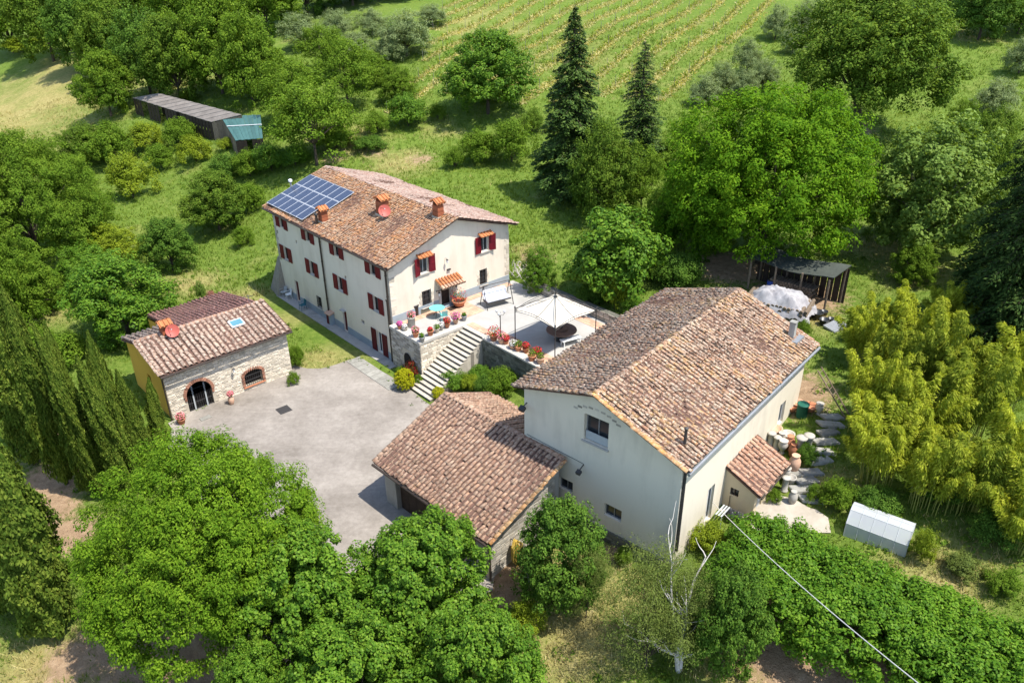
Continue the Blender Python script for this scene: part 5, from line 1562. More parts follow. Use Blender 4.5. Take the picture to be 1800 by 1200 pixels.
# yellow hose hung on the garage wall
hs = thing('garden_hose', W(GARAGE, 1.75, 0.18, 0), GARAGE[1], 'yellow garden hose hanging in long loops on the garage end wall', 'hose')
rg = random.Random(3)
for k in range(13):
    x0 = rg.uniform(-0.3, 0.05); x1 = rg.uniform(0.05, 0.4); zt = 1.75 + rg.uniform(-0.12, 0.1); zb = rg.uniform(0.15, 0.55)
    y = -0.03 * k * 0.5 - 0.05
    pts = [(x0 * 0.2, y, zt), (x0, y - 0.05, zt * 0.75 + zb * 0.25), (x0 * 1.05, y - 0.08, zb + 0.3), ((x0 + x1) / 2, y - 0.1, zb), (x1 * 1.05, y - 0.08, zb + 0.3), (x1, y - 0.05, zt * 0.75 + zb * 0.25), (x1 * 0.2, y, zt)]
    MB().tube(pts, 0.028, 6).build('hose_loop', 'hose', hs)
MB().tube([(0, 0.15, 1.72), (0, -0.25, 1.74)], 0.025, 6).build('hook', 'iron', hs)
for k, (u, r_) in enumerate(((0.0, 0.5), (0.05, 0.42), (-0.04, 0.46), (0.1, 0.36))):
    MB().tube([(u + r_ * math.cos(t / 10 * math.pi), -0.55 + r_ * 0.8 * math.sin(t / 10 * math.pi), 0.06 + 0.05 * k) for t in range(21)], 0.028, 6).build('hose_coil', 'hose', hs)
wb = thing('rubble_heap', W(GARAGE, 2.0, -1.0, -0.05), 0, 'small heap of grey stones below the yellow hose', 'stones')
for k in range(16):
    p = (rg.uniform(-0.7, 0.7), rg.uniform(-0.5, 0.5), rg.uniform(0.02, 0.2)); s_ = rg.uniform(0.09, 0.2)
    bevel(MB().obox(p, (s_, s_ * 0.3, 0), (-s_ * 0.2, s_ * 0.8, 0.05), (0, 0.02, s_ * 0.6)).build('stone', 'slate_slab', wb), 0.03, 1)

# ================================================================ YARD BESIDE THE BARN
patio = [
(10.42, 31.33), (11.39, 30.85), (11.79, 29.66), (13.92, 29.02), (15.38, 29.19), (15.49, 30.09), (14.38, 31.41), (13.19, 32.06), (12.21, 31.32)
]
M['patio'] = simple('pale_gravel_patio', (0.44, 0.39, 0.32), (0.32, 0.28, 0.22), 1.4, 0.95, 0.5, 20)
def drape(name, poly, dz, mat):
    vs_ = [Vector((p[0], p[1], 0)) for p in poly]
    import bmesh
    mb = MB(); mb.v = [tuple(v) for v in vs_]; mb.f = [tuple(t) for t in tessellate_polygon([vs_])]
    ob = mb.build(name, mat)
    bm = bmesh.new(); bm.from_mesh(ob.data)
    bmesh.ops.recalc_face_normals(bm, faces=bm.faces)
    for _ in range(4):
        es = [e for e in bm.edges if e.calc_length() > 0.7]
        if not es: break
        bmesh.ops.subdivide_edges(bm, edges=es, cuts=1)
    for v in bm.verts: v.co.z = gz(v.co.x, v.co.y) + dz
    bmesh.ops.triangulate(bm, faces=bm.faces)
    bm.to_mesh(ob.data); bm.free()
    return tag(ob, kind='structure')
drape('patio', ragged(patio, 0.12, 0.5), 0.06, 'patio')
urns = [
  (14.16, 35.50, 0, 'column', 1.0, 'ceramic_white', 'white fluted column stand nearest the lean-to wall', 'column', 0),
  (14.40, 35.23, 0, 'column', 0.9, 'ceramic_white', 'short white column just right of the first column by the barn', 'column', 0),
  (14.58, 36.22, 0, 'pot', 1.8, 'terracotta_pale', 'broad pale clay pot against the barn wall above the columns', 'pot', 0),
  (14.64, 34.92, 0, 'urn', 1.0, 'ceramic_white', 'white urn in front of the row of columns beside the barn', 'urn', 0),
  (15.07, 35.11, 0, 'jar', 1.0, 'terracotta', 'red clay jar in the middle of the barn-side pots', 'jar', 0),
  (15.26, 36.00, 0, 'bowl', 1.3, 'ceramic_white', 'shallow white basin behind the red clay jar', 'basin', 0),
  (15.09, 34.57, 0, 'jar', 0.9, 'terracotta', 'dark clay jar standing low in front of the column pair', 'jar', 0),
  (15.46, 34.59, 0, 'column', 1.25, 'ceramic_white', 'tall white column with round top right of the clay jars', 'column', 0),
  (15.90, 34.74, 0, 'column', 1.2, 'ceramic_white', 'rightmost white column of the barn-side group', 'column', 0),
  (14.81, 35.71, 0, 'urn', 0.8, 'ceramic_white', 'small white urn wedged between the barn-side columns', 'urn', 0),
  (16.03, 38.20, 0, 'bowl', 1.5, 'terracotta', 'wide red bowl on the upper ledge behind the pots', 'bowl', 0),
  (16.50, 38.46, 0, 'bowl', 1.4, 'terracotta_pale', 'pale clay bowl on the upper ledge beside the red bowl', 'bowl', 0),
  (16.50, 37.60, 0, 'cyl', 1.5, 'green_plastic', 'green plastic tub on the upper ledge', 'tub', 0),
  (17.07, 38.00, 0, 'bowl', 1.5, 'terracotta', 'reddish trough at the bamboo end of the upper ledge', 'bowl', 0),
  (17.46, 37.62, 0, 'urn', 0.9, 'ceramic_white', 'lone white urn at the bamboo end of the upper ledge', 'urn', 0),
  (14.83, 33.49, 0, 'jar', 1.15, 'terracotta_pale', 'large pale clay jar behind the lean-to roof corner', 'jar', 0),
  (14.27, 32.98, 0, 'urn', 0.9, 'ceramic_white', 'white urn at the outer corner of the lean-to', 'urn', 0),
  (14.40, 32.63, 0, 'pot', 1.3, 'ceramic_white', 'white pot right of the lean-to door', 'pot', 0),
  (13.98, 32.19, 0, 'column', 0.9, 'ceramic_white', 'white pedestal among the weeds below the lean-to', 'pedestal', 0),
  (14.11, 31.29, 0, 'jar', 0.85, 'ceramic_white', 'white statue-like jar on the edge of the patio', 'jar', 0),
]
for k, (x, y, z, kind, s, mt, lab, cat, h) in enumerate(urns):
    pot((x, y), gz(x, y), kind, s, mt, lab, cat, None, 'lf_mid', h or 0.3, 'pots and urns crowded beside the barn', plant=bool(h))
# stone steps up along the barn
gs = thing('rock_steps', (0, 0, 0), 0, 'uneven grey rock steps climbing beside the barn under the bamboo', 'stairs')
for k, (x, y) in enumerate([
(15.06, 31.31), (14.92, 32.05), (15.26, 32.58), (14.97, 33.17), (15.65, 33.18), (16.32, 33.92), (16.69, 34.60), (17.07, 35.30), (17.45, 35.97), (17.81, 36.57), (18.07, 37.17)
]):
    z = gz(x, y)
    bevel(MB().obox((x, y, z + 0.08), (0.55 + 0.1 * (k % 2), 0.12 * (k % 3 - 1), 0), (-0.1, 0.26, 0), (0, 0.02, 0.09)).build('step_stone', 'slate_slab', gs), 0.03, 1)
# statue, bench, ladder poles
sbn = thing('steel_rack', W(BARN, 4.3, -0.1, 1.9), BARN[1], 'low white metal rack standing by the barn side door', 'rack')
for x in (-0.45, 0.45):
    for y in (-0.18, 0.18): MB().tube([(x, y, -0.3), (x, y, 0.5)], 0.018, 5).build('leg', 'grey_frame', sbn)
for k in range(3): MB().box(-0.47, 0.47, -0.19 + k * 0.14, -0.11 + k * 0.14, 0.5, 0.52).build('slat', 'grey_frame', sbn)
bg_ = thing('black_sacks', W(BARN, 4.7, -0.5, 1.95), 0, 'black plastic sacks between barn door and lean-to', 'sacks')
for k in range(3): MB().lathe([(0.16, 0), (0.24, 0.1), (0.22, 0.26), (0.08, 0.38), (0.05, 0.45)], (0.3 * (k % 2) - 0.1, 0.28 * (k // 2) - 0.1, 0), 9).build('sack', 'black_plastic', bg_, True)
lad = thing('wooden_ladder', W(BARN, 14.9, -0.3, 3.3), 0, 'wooden ladder leaning on the back corner of the barn', 'ladder')
d0 = Vector((1.6, -1.4, 0.1)); d1 = Vector((0.0, 0.0, 2.6))
side = Vector((0.28, 0.32, 0)) * 0.6
for s in (-1, 1): MB().tube([d0 + side * s, d1 + side * s], 0.04, 6).build('rail', 'wood', lad)
for k in range(9):
    c = d0 + (d1 - d0) * (k + 0.5) / 9
    MB().tube([c - side, c + side], 0.022, 5).build('rung', 'wood', lad)

# greenhouse: hoop frame with milky sheeting
m, nt, o = nodes_of('milky_polythene')
dfb = nt.nodes.new('ShaderNodeBsdfPrincipled'); dfb.inputs['Base Color'].default_value = (0.84, 0.86, 0.87, 1); dfb.inputs['Roughness'].default_value = 0.4
trb = nt.nodes.new('ShaderNodeBsdfTranslucent'); trb.inputs[0].default_value = (0.84, 0.86, 0.87, 1)
tsp = nt.nodes.new('ShaderNodeBsdfTransparent')
m1 = nt.nodes.new('ShaderNodeMixShader'); m1.inputs[0].default_value = 0.35
m2 = nt.nodes.new('ShaderNodeMixShader'); m2.inputs[0].default_value = 0.36
lk(nt, dfb.outputs[0], m1.inputs[1]); lk(nt, trb.outputs[0], m1.inputs[2]); lk(nt, m1.outputs[0], m2.inputs[1]); lk(nt, tsp.outputs[0], m2.inputs[2]); lk(nt, m2.outputs[0], o.inputs[0])
M['polythene'] = m

GH0, GH1 = (15.82, 28.91), (18.04, 27.31)
gx0, gy0 = GH0; gx1, gy1 = GH1
gl = math.hypot(gx1 - gx0, gy1 - gy0)
ghz = (gz(gx0, gy0) + gz(gx1, gy1)) / 2 - 0.05
gh = thing('greenhouse', (gx0, gy0, ghz), math.atan2(gy1 - gy0, gx1 - gx0), 'small milky plastic greenhouse with a faceted roof behind the hedge', 'greenhouse')
prof = [(0.0, 0.0), (0.05, 0.75), (0.5, 1.25), (0.85, 1.34), (1.2, 1.25), (1.65, 0.75), (1.7, 0.0)]
nb = 5
for k in range(nb + 1):
    x = gl * k / nb
    MB().tube([(x, y, z) for y, z in prof], 0.018, 6).build('hoop', 'grey_frame', gh)
for y, z in prof[1:-1]:
    MB().tube([(0, y, z), (gl, y, z)], 0.012, 6).build('purlin', 'grey_frame', gh)
for k in range(nb):
    for j in range(len(prof) - 1):
        x0, x1 = gl * k / nb + 0.01, gl * (k + 1) / nb - 0.01
        MB().poly([(x0, *prof[j]), (x1, *prof[j]), (x1, *prof[j + 1]), (x0, *prof[j + 1])]).build('sheet', 'polythene', gh)
for x in (0, gl):
    MB().poly([(x, y, z) for y, z in prof]).build('end_sheet', 'polythene', gh)
rg = np.random.default_rng(77)
v, f = merge([blob_leaves(220, (gl * (k + 0.5) / 5, 0.6 + 0.8 * (k % 2), 0.35), (0.5, 0.4, 0.4), 0.16, 300 + k) for k in range(5)])
gp = link('seedlings', np_mesh('seedlings', v, f), 'lf_mid'); gp.location = gh.location; gp.rotation_euler = gh.rotation_euler
tag(gp, 'green seedlings growing inside the plastic greenhouse', 'plants')

# woodshed behind the barn

WS = [(17.37, 53.47, 6.69), (22.09, 49.37, 6.72), (23.60, 50.40, 7.20), (18.63, 54.93, 7.17)]
ws = thing('woodshed', (WS[0][0], WS[0][1], gz(WS[0][0], WS[0][1])), 0, 'open woodshed with dark sagging felt roof behind the barn', 'shed')
base = Vector(ws.location)
c4 = [Vector(p) for p in WS]           # FL, FR, BR, BL at roof height
n = 8
for k in range(n):
    t0, t1 = k / n, (k + 1) / n
    sag = lambda t: -0.25 * math.sin(math.pi * t) + 0.06 * math.sin(9 * t)
    p = [c4[0].lerp(c4[1], t0), c4[0].lerp(c4[1], t1), c4[3].lerp(c4[2], t1), c4[3].lerp(c4[2], t0)]
    q = [p[0] + Vector((0, 0, sag(t0))), p[1] + Vector((0, 0, sag(t1))), p[2] + Vector((0, 0, sag(t1))), p[3] + Vector((0, 0, sag(t0)))]
    q = [a - base + Vector((0, 0, 0.012 * (k % 2))) for a in q]
    MB().hexa([a - Vector((0, 0, 0.05)) for a in q] + q).build('roof_sheet', 'felt_roof', ws)
for k in range(4):
    for e0, e1 in ((c4[0], c4[1]), (c4[3], c4[2])):
        p = e0.lerp(e1, 0.04 + 0.92 * k / 3)
        g_ = gz(p.x, p.y)
        MB().tube([(p.x - base.x, p.y - base.y, g_ - 0.3 - base.z), (p.x - base.x, p.y - base.y, p.z - base.z - 0.2)], 0.08, 7).build('post', 'wood', ws)
bk = MB()
for k in range(14):
    p0, p1 = c4[3].lerp(c4[2], k / 14 + 0.004), c4[3].lerp(c4[2], (k + 1) / 14 - 0.004)
    g_ = gz(p0.x, p0.y)
    MB().hexa([(p0.x - base.x, p0.y - base.y, g_ - base.z - 0.2), (p1.x - base.x, p1.y - base.y, g_ - base.z - 0.2), (p1.x - base.x, p1.y - base.y + 0.04, g_ - base.z - 0.2), (p0.x - base.x, p0.y - base.y + 0.04, g_ - base.z - 0.2),
               (p0.x - base.x, p0.y - base.y, p0.z - base.z - 0.3), (p1.x - base.x, p1.y - base.y, p1.z - base.z - 0.3), (p1.x - base.x, p1.y - base.y + 0.04, p1.z - base.z - 0.3), (p0.x - base.x, p0.y - base.y + 0.04, p0.z - base.z - 0.3)]).build('board', 'wood_dark', ws)
mid = (c4[0] + c4[1] + c4[2] + c4[3]) / 4
fw = thing('firewood_stack', (mid.x, mid.y, gz(mid.x, mid.y)), math.atan2(c4[1].y - c4[0].y, c4[1].x - c4[0].x), 'stacked firewood under the woodshed roof', 'firewood')
rg = random.Random(12)
lg = MB().tube([(0, -0.5, 0), (0, 0.5, 0)], 0.1, 8).mesh('log'); lg.materials.append(M['wood'])
for r_ in range(6):
    for k in range(15):
        ob = bpy.data.objects.new('log', lg); COL.objects.link(ob); ob.parent = fw
        ob.location = (-1.6 + k * 0.22 + 0.11 * (r_ % 2), rg.uniform(-0.06, 0.06), 0.1 + r_ * 0.18)
bd = thing('blue_drum', (c4[0].lerp(c4[1], 0.36).x, c4[0].lerp(c4[1], 0.36).y + 0.8, gz(c4[0].x + 1, c4[0].y)), 0, 'blue plastic drum standing inside the woodshed', 'drum')
MB().lathe([(0.28, 0), (0.3, 0.05), (0.3, 0.3), (0.315, 0.32), (0.3, 0.34), (0.3, 0.85), (0.25, 0.9)], seg=16).build('drum', 'blue_plastic', bd, True)
MB().lathe([(0.25, 0.9), (0.27, 0.91), (0.27, 0.94), (0.02, 0.95)], seg=16).build('lid', 'black_plastic', bd, True)

# tarpaulin over a pile

TX, TY = 18.52, 49.17
tpile = thing('covered_log_pile', (TX, TY, gz(TX, TY)), R(-32), 'log pile under a crumpled grey-white tarpaulin behind the barn', 'log pile')
rg = np.random.default_rng(4)
nx_, ny_ = 44, 28
V_ = []
for j in range(ny_ + 1):
    for i in range(nx_ + 1):
        u, v = i / nx_ * 2 - 1, j / ny_ * 2 - 1
        r_ = max(abs(u), abs(v))
        z = 2.05 * (1 - max(0, (r_ - 0.4) / 0.6) ** 1.3 * 0.62) - 0.16 * abs(math.sin(4.2 * u + 2.6 * v)) - 0.13 * abs(math.sin(6 * v - 3.5 * u + 1)) - 0.05 * abs(math.sin(12 * u + 7 * v)) + rg.normal(0, 0.03)
        V_.append((u * 2.35 * (1 + 0.06 * math.sin(4 * v)), v * 1.35 * (1 + 0.08 * math.sin(3 * u + 1)), z))
ii = (np.arange(ny_)[:, None] * (nx_ + 1) + np.arange(nx_)[None]).ravel()
tm = link('tarpaulin', np_mesh('tarpaulin', np.array(V_), np.stack([ii, ii + 1, ii + nx_ + 2, ii + nx_ + 1], 1)), 'tarp', tpile)
lg2 = MB().tube([(0, -1.2, 0), (0, 1.2, 0)], 0.13, 8).mesh('log'); lg2.materials.append(M['wood'])
rg = random.Random(5)
for r_ in range(5):
    for k in range(16):
        ob = bpy.data.objects.new('log', lg2); COL.objects.link(ob); ob.parent = tpile
        ob.location = (-2.1 + k * 0.275, rg.uniform(-0.08, 0.08), 0.12 + r_ * 0.24)
jb = thing('junk_heap', (20.97, 48.36, gz(20.97, 48.36)), 0.4, 'black plastic tubs and sheeting dumped right of the covered log pile', 'junk')
for k, (x, y, s) in enumerate(((0, 0, 1.2), (0.8, 0.2, 0.8), (-0.2, -0.9, 1.0), (0.5, -0.8, 0.7))):
    MB().lathe([(0.26 * s, 0), (0.34 * s, 0.4 * s), (0.36 * s, 0.42 * s), (0.31 * s, 0.42 * s), (0.24 * s, 0.06 * s)], (x, y, 0), 14).build('tub', 'black_plastic', jb, True)
MB().obox((0.2, -1.6, 0.12), (0.7, 0.1, 0.05), (-0.1, 0.45, 0.08), (0, 0, 0.06)).build('folded_sheet', 'grey_metal', jb)

# overhead cable

CA, CB = (9.86, 30.64, 2.91), (12.27, 9.31, 11.81)
cb_ = MB()
pa, pb = Vector(CA), Vector(CB)
pts = []
for k in range(25):
    t = k / 24
    p = pa.lerp(pb, t); p.z -= 0.5 * 4 * t * (1 - t)
    pts.append(p)
cb_.tube(pts, 0.017, 6)
tag(cb_.build('overhead_cable', 'rope'), 'pale overhead cable running from the barn side across the hedge', 'cable')

# ================================================================ FAR SHED (grey and green roofs)

FS_FL, FS_FR, FS_BR, FS_BL = (-53.40, 114.84, 7.20), (-37.60, 100.74, 6.69), (-32.86, 98.40, 8.04), (-48.69, 112.63, 8.18)
GS_FL, GS_FR, GS_BR, GS_BL = (-32.67, 94.07, 5.95), (-28.96, 92.72, 6.50), (-30.25, 97.41, 8.22), (-36.35, 100.82, 7.36)
def lean_roof(parent, base, fl, fr, br, bl, mat, n, name='roof_sheet', th=0.05):
    fl, fr, br, bl = [Vector(p) - base for p in (fl, fr, br, bl)]
    for k in range(n):
        t0, t1 = k / n + 0.002, (k + 1) / n - 0.002
        up = Vector((0, 0, 0.03 * (k % 2)))
        q = [fl.lerp(fr, t0) + up, fl.lerp(fr, t1) + up, bl.lerp(br, t1) + up, bl.lerp(br, t0) + up]
        MB().hexa([a - Vector((0, 0, th)) for a in q] + q).build(name, mat, parent)
def boards(parent, base, p0, p1, drop, n, mat, gaps=()):
    p0, p1 = Vector(p0) - base, Vector(p1) - base
    for k in range(n):
        if k in gaps: continue
        a, b = p0.lerp(p1, k / n + 0.003), p0.lerp(p1, (k + 1) / n - 0.003)
        t = Vector((0, 0.05, 0)); d = Vector((0, 0, drop))
        MB().hexa([a - d, b - d, b - d + t, a - d + t, a - Vector((0, 0, 0.1)), b - Vector((0, 0, 0.1)), b - Vector((0, 0, 0.1)) + t, a - Vector((0, 0, 0.1)) + t]).build('board', mat, parent)
fs = thing('long_shed', (FS_FL[0], FS_FL[1], gz(FS_FL[0], FS_FL[1])), 0, 'long low shed with weathered grey roof at the foot of the wood', 'shed')
b0 = Vector(fs.location)
lean_roof(fs, b0, FS_FL, FS_FR, FS_BR, FS_BL, 'shed_roof', 22)
boards(fs, b0, FS_FL, FS_FR, 3.0, 26, 'wood_dark', (3, 4, 9, 10, 15))
boards(fs, b0, FS_FR, FS_BR, 3.0, 6, 'wood')
boards(fs, b0, FS_BL, FS_BR, 3.0, 12, 'wood_dark')
gs2 = thing('green_shed', (GS_FL[0], GS_FL[1], gz(GS_FL[0], GS_FL[1])), 0, 'small shed with sea-green sheet roof at the end of the long shed', 'shed')
b0 = Vector(gs2.location)
lean_roof(gs2, b0, GS_FL, GS_FR, GS_BR, GS_BL, 'green_sheet', 9)
boards(gs2, b0, GS_FL, GS_FR, 2.6, 10, 'wood_dark', (4, 5))
boards(gs2, b0, GS_BL, GS_FL, 3.2, 8, 'wood')
q0, q1 = Vector(GS_FL).lerp(Vector(GS_BL), 0.55) - b0, Vector(GS_FR).lerp(Vector(GS_BR), 0.55) - b0
MB().tube([q0 + Vector((0, 0, 0.08)), q1 + Vector((0, 0, 0.08))], 0.06, 6).build('roof_batten', 'white_paint', gs2)

# ================================================================ VEGETATION
def sph(rg, n):
    d = rg.normal(size=(n, 3)); return d / np.linalg.norm(d, axis=1)[:, None]

def clump_crown(env, n_cl, cr, per, leaf, seed, aspect=1.6, fill=0.35, zmin=-0.55, up=0.85, flat=0.8, droop=0.0, shell=0.55, ragged_=0.12):
    """crown: envelope ellipsoids -> clumps on and in them -> leaves on the clumps"""
    rg = np.random.default_rng(seed)
    env = np.array(env, float)
    area = (env[:, 3] * env[:, 4] + env[:, 4] * env[:, 5] + env[:, 3] * env[:, 5])
    cl, outw = [], []
    tries = 0
    while len(cl) < n_cl and tries < n_cl * 40:
        tries += 1
        e = env[rg.choice(len(env), p=area / area.sum())]
        d = sph(rg, 1)[0]
        if d[2] < zmin: continue
        k = rg.uniform(0.80, 1.0 + ragged_) if rg.random() > fill else rg.uniform(0.3, 0.8)
        p = e[:3] + d * e[3:6] * k
        if k > 0.8:
            q = (p - env[:, :3]) / env[:, 3:6]
            if (np.linalg.norm(q, axis=1) < 0.72).sum() > 0: continue
            if cl and k > 0.8:
                dd = np.linalg.norm(np.array(cl)[-200:] - p, axis=1)
                if dd.min() < cr * 0.45: continue
        cl.append(p); outw.append(d)
    cl, outw = np.array(cl), np.array(outw)
    n = len(cl) * per
    ci = np.repeat(np.arange(len(cl)), per)
    d = sph(rg, n)
    crr = (cr * rg.uniform(0.65, 1.3, len(cl)))[ci][:, None]
    d2 = d + 0.35 * outw[ci]
    rad = (shell + (1 - shell) * rg.random(n) ** 0.6)[:, None]
    p = cl[ci] + d2 * crr * rad * np.array([1, 1, flat])
    nn = d * 0.9 + outw[ci] * 0.5 + rg.normal(size=(n, 3)) * 0.5
    nn[:, 2] += up
    p[:, 2] -= droop * rg.random(n) * crr[:, 0]
    v, f = quads(p, nn, leaf * rg.uniform(0.65, 1.35, n), aspect, rg)
    return v, f, cl

def limbs(trunk_h, r0, targets, seed, spread=0.5, lean=(0, 0)):
    """trunk with limbs to some clump centres"""
    rg = random.Random(seed)
    mb = MB()
    top = Vector((lean[0], lean[1], trunk_h))
    mb.tube([(0, 0, -0.4), (0.0, 0.0, 0.1), (lean[0] * 0.4 + rg.uniform(-.05, .05), lean[1] * 0.4, trunk_h * 0.5), tuple(top)], [r0 * 1.35, r0, r0 * 0.85, r0 * 0.7], 9)
    for t in targets:
        t = Vector(t)
        m_ = top.lerp(t, 0.5) + Vector((rg.uniform(-.3, .3), rg.uniform(-.3, .3), rg.uniform(0, .5)))
        mb.tube([top - Vector((0, 0, 0.25)), m_, t], [r0 * 0.5, r0 * 0.3, r0 * 0.08], 6, False)
    return mb

PROTO = {}
def proto(key, mat, env, n_cl, cr, per, leaf, seed, trunk_h, r0, nl=14, bark='bark', lean=(0, 0), **kw):
    v, f, cl = clump_crown(env, n_cl, cr, per, leaf, seed, **kw)
    cm = np_mesh('crown', v, f); cm.materials.append(M[mat])
    rg = random.Random(seed)
    tg = [cl[rg.randrange(len(cl))] * 0.92 for _ in range(nl)]
    tg = [t for t in tg if t[2] > trunk_h * 0.8]
    tm_ = limbs(trunk_h, r0, tg, seed, lean=lean).mesh('trunk', True); tm_.materials.append(M[bark])
    H_ = float(np.percentile(v[:, 2], 99.8)); R_ = float(np.percentile(np.hypot(v[:, 0], v[:, 1]), 97.5))
    PROTO[key] = (cm, tm_, H_, R_)

USED = {}
def plant(key, x, y, h, r, label, name='broadleaf_tree', cat='tree', group=None, rz=None, mat=None, dz=-0.05):
    cm, tm_, H_, R_ = PROTO[key]
    SEEDN[0] += 1
    t = thing(name, (x, y, gz(x, y) + dz), (SEEDN[0] * 2.399) % 6.283 if rz is None else rz, label, cat, group)
    sx, sz = r / R_, h / H_
    for nm, me_ in (('trunk', tm_), ('crown', cm)):
        if me_ is None: continue
        o_ = bpy.data.objects.new(nm, me_); COL.objects.link(o_); o_.parent = t
        o_.scale = (sx, sx, sz)
        if mat and nm == 'crown':
            o_.material_slots[0].link = 'OBJECT'; o_.material_slots[0].material = M[mat]
    return t

def envr(seed, R_, H_, base, n=6, k=0.62, main=0.78):
    """rounded crown made of a main body and several bulges"""
    rg = random.Random(seed)
    zc = (base + H_) / 2
    e = [(0, 0, zc, R_ * main, R_ * main, (H_ - base) / 2 * 0.95)]
    for i in range(n):
        an = 2 * math.pi * (i + rg.uniform(-.3, .3)) / n
        rr = R_ * rg.uniform(0.42, 0.6)
        s = R_ * k * rg.uniform(0.7, 1.0)
        zz = zc + (H_ - base) * rg.uniform(-0.22, 0.20)
        e.append((rr * math.cos(an), rr * math.sin(an), zz, min(s, R_ - rr), min(s, R_ - rr), s * 0.8))
    for i in range(3):
        e.append((rg.uniform(-.25, .25) * R_, rg.uniform(-.25, .25) * R_, H_ - R_ * 0.42, R_ * 0.48, R_ * 0.48, R_ * 0.42))
    return e

proto('feather', 'lf_feather', envr(1, 7.0, 9.5, 0.6, 12, 0.5, 0.92), 1300, 0.52, 165, 0.15, 1, 2.6, 0.30, 16, fill=0.15, ragged_=0.06, up=1.05, flat=0.7, aspect=2.0, zmin=-0.7)
proto('linden_a', 'lf_linden', envr(2, 4.2, 7.6, 0.8, 7, 0.55, 0.86), 420, 0.46, 130, 0.17, 2, 2.2, 0.20, 12, up=1.0, aspect=1.25, zmin=-0.8)
proto('linden_b', 'lf_linden', envr(3, 4.2, 7.2, 0.6, 6, 0.58, 0.86), 420, 0.46, 130, 0.17, 3, 2.2, 0.20, 12, up=1.0, aspect=1.25, zmin=-0.8)
proto('ash', 'lf_ash', envr(4, 7.0, 10.5, 0.4, 11, 0.5), 950, 0.66, 120, 0.20, 4, 2.6, 0.32, 18, up=1.0, flat=0.65, aspect=2.0, zmin=-0.75)
proto('oak', 'lf_oak', envr(5, 6.2, 11.0, 2.4, 10, 0.52), 640, 0.66, 105, 0.21, 5, 3.6, 0.35, 18, up=0.9, lean=(0.5, 0.8), zmin=-0.75)
proto('round', 'lf_mid', envr(6, 3.5, 6.6, 0.1, 8, 0.52), 400, 0.46, 90, 0.18, 6, 1.4, 0.16, 12, zmin=-0.85, ragged_=0.2)
proto('round_b', 'lf_mid', envr(7, 3.5, 6.2, 0.1, 7, 0.58), 330, 0.50, 90, 0.18, 7, 1.4, 0.16, 14, fill=0.25, ragged_=0.4, zmin=-0.85)
proto('loose', 'lf_mid', envr(8, 3.4, 7.2, 1.0, 9, 0.45), 190, 0.62, 85, 0.19, 8, 2.2, 0.14, 30, fill=0.25, ragged_=0.4, zmin=-0.8)
proto('sparse', 'lf_pale', envr(18, 3.6, 7.0, 0.6, 10, 0.45), 260, 0.55, 85, 0.21, 18, 1.6, 0.13, 24, fill=0.3, ragged_=0.35, zmin=-0.8, bark='bark_grey')
proto('bush', 'lf_mid', envr(9, 1.9, 2.6, 0.0, 6, 0.55), 140, 0.42, 100, 0.135, 9, 0.5, 0.06, 10, zmin=-0.3)
proto('bush_b', 'lf_yellow', envr(10, 1.9, 2.4, 0.0, 8, 0.5), 110, 0.42, 90, 0.135, 10, 0.5, 0.06, 14, zmin=-0.3, ragged_=0.45)
proto('olive', 'lf_olive', envr(11, 2.3, 4.0, 0.2, 8, 0.5), 170, 0.5, 110, 0.16, 11, 1.1, 0.13, 10, aspect=2.6, ragged_=0.35, shell=0.3, zmin=-0.8)
proto('persimmon', 'lf_linden', envr(12, 3.3, 6.0, 0.3, 8, 0.52), 220, 0.6, 85, 0.25, 12, 1.4, 0.15, 14, aspect=1.35, ragged_=0.25, zmin=-0.8)
proto('wispy', 'lf_wispy', envr(13, 2.6, 6.2, 0.2, 8, 0.5), 150, 0.7, 110, 0.12, 13, 1.0, 0.07, 30, aspect=3.2, ragged_=0.4, shell=0.1)
proto('ball', 'lf_yellow', [(0, 0, 0.62, 0.7, 0.7, 0.62)], 420, 0.085, 40, 0.05, 14, 0.3, 0.05, 3, zmin=-0.6, ragged_=0.0)
proto('small', 'lf_mid', [(0, 0, 0.55, 0.7, 0.7, 0.5), (0.3, 0.2, 0.5, 0.5, 0.5, 0.45), (-0.3, -0.25, 0.5, 0.5, 0.5, 0.4)], 60, 0.24, 70, 0.10, 15, 0.2, 0.03, 6, zmin=-0.3)

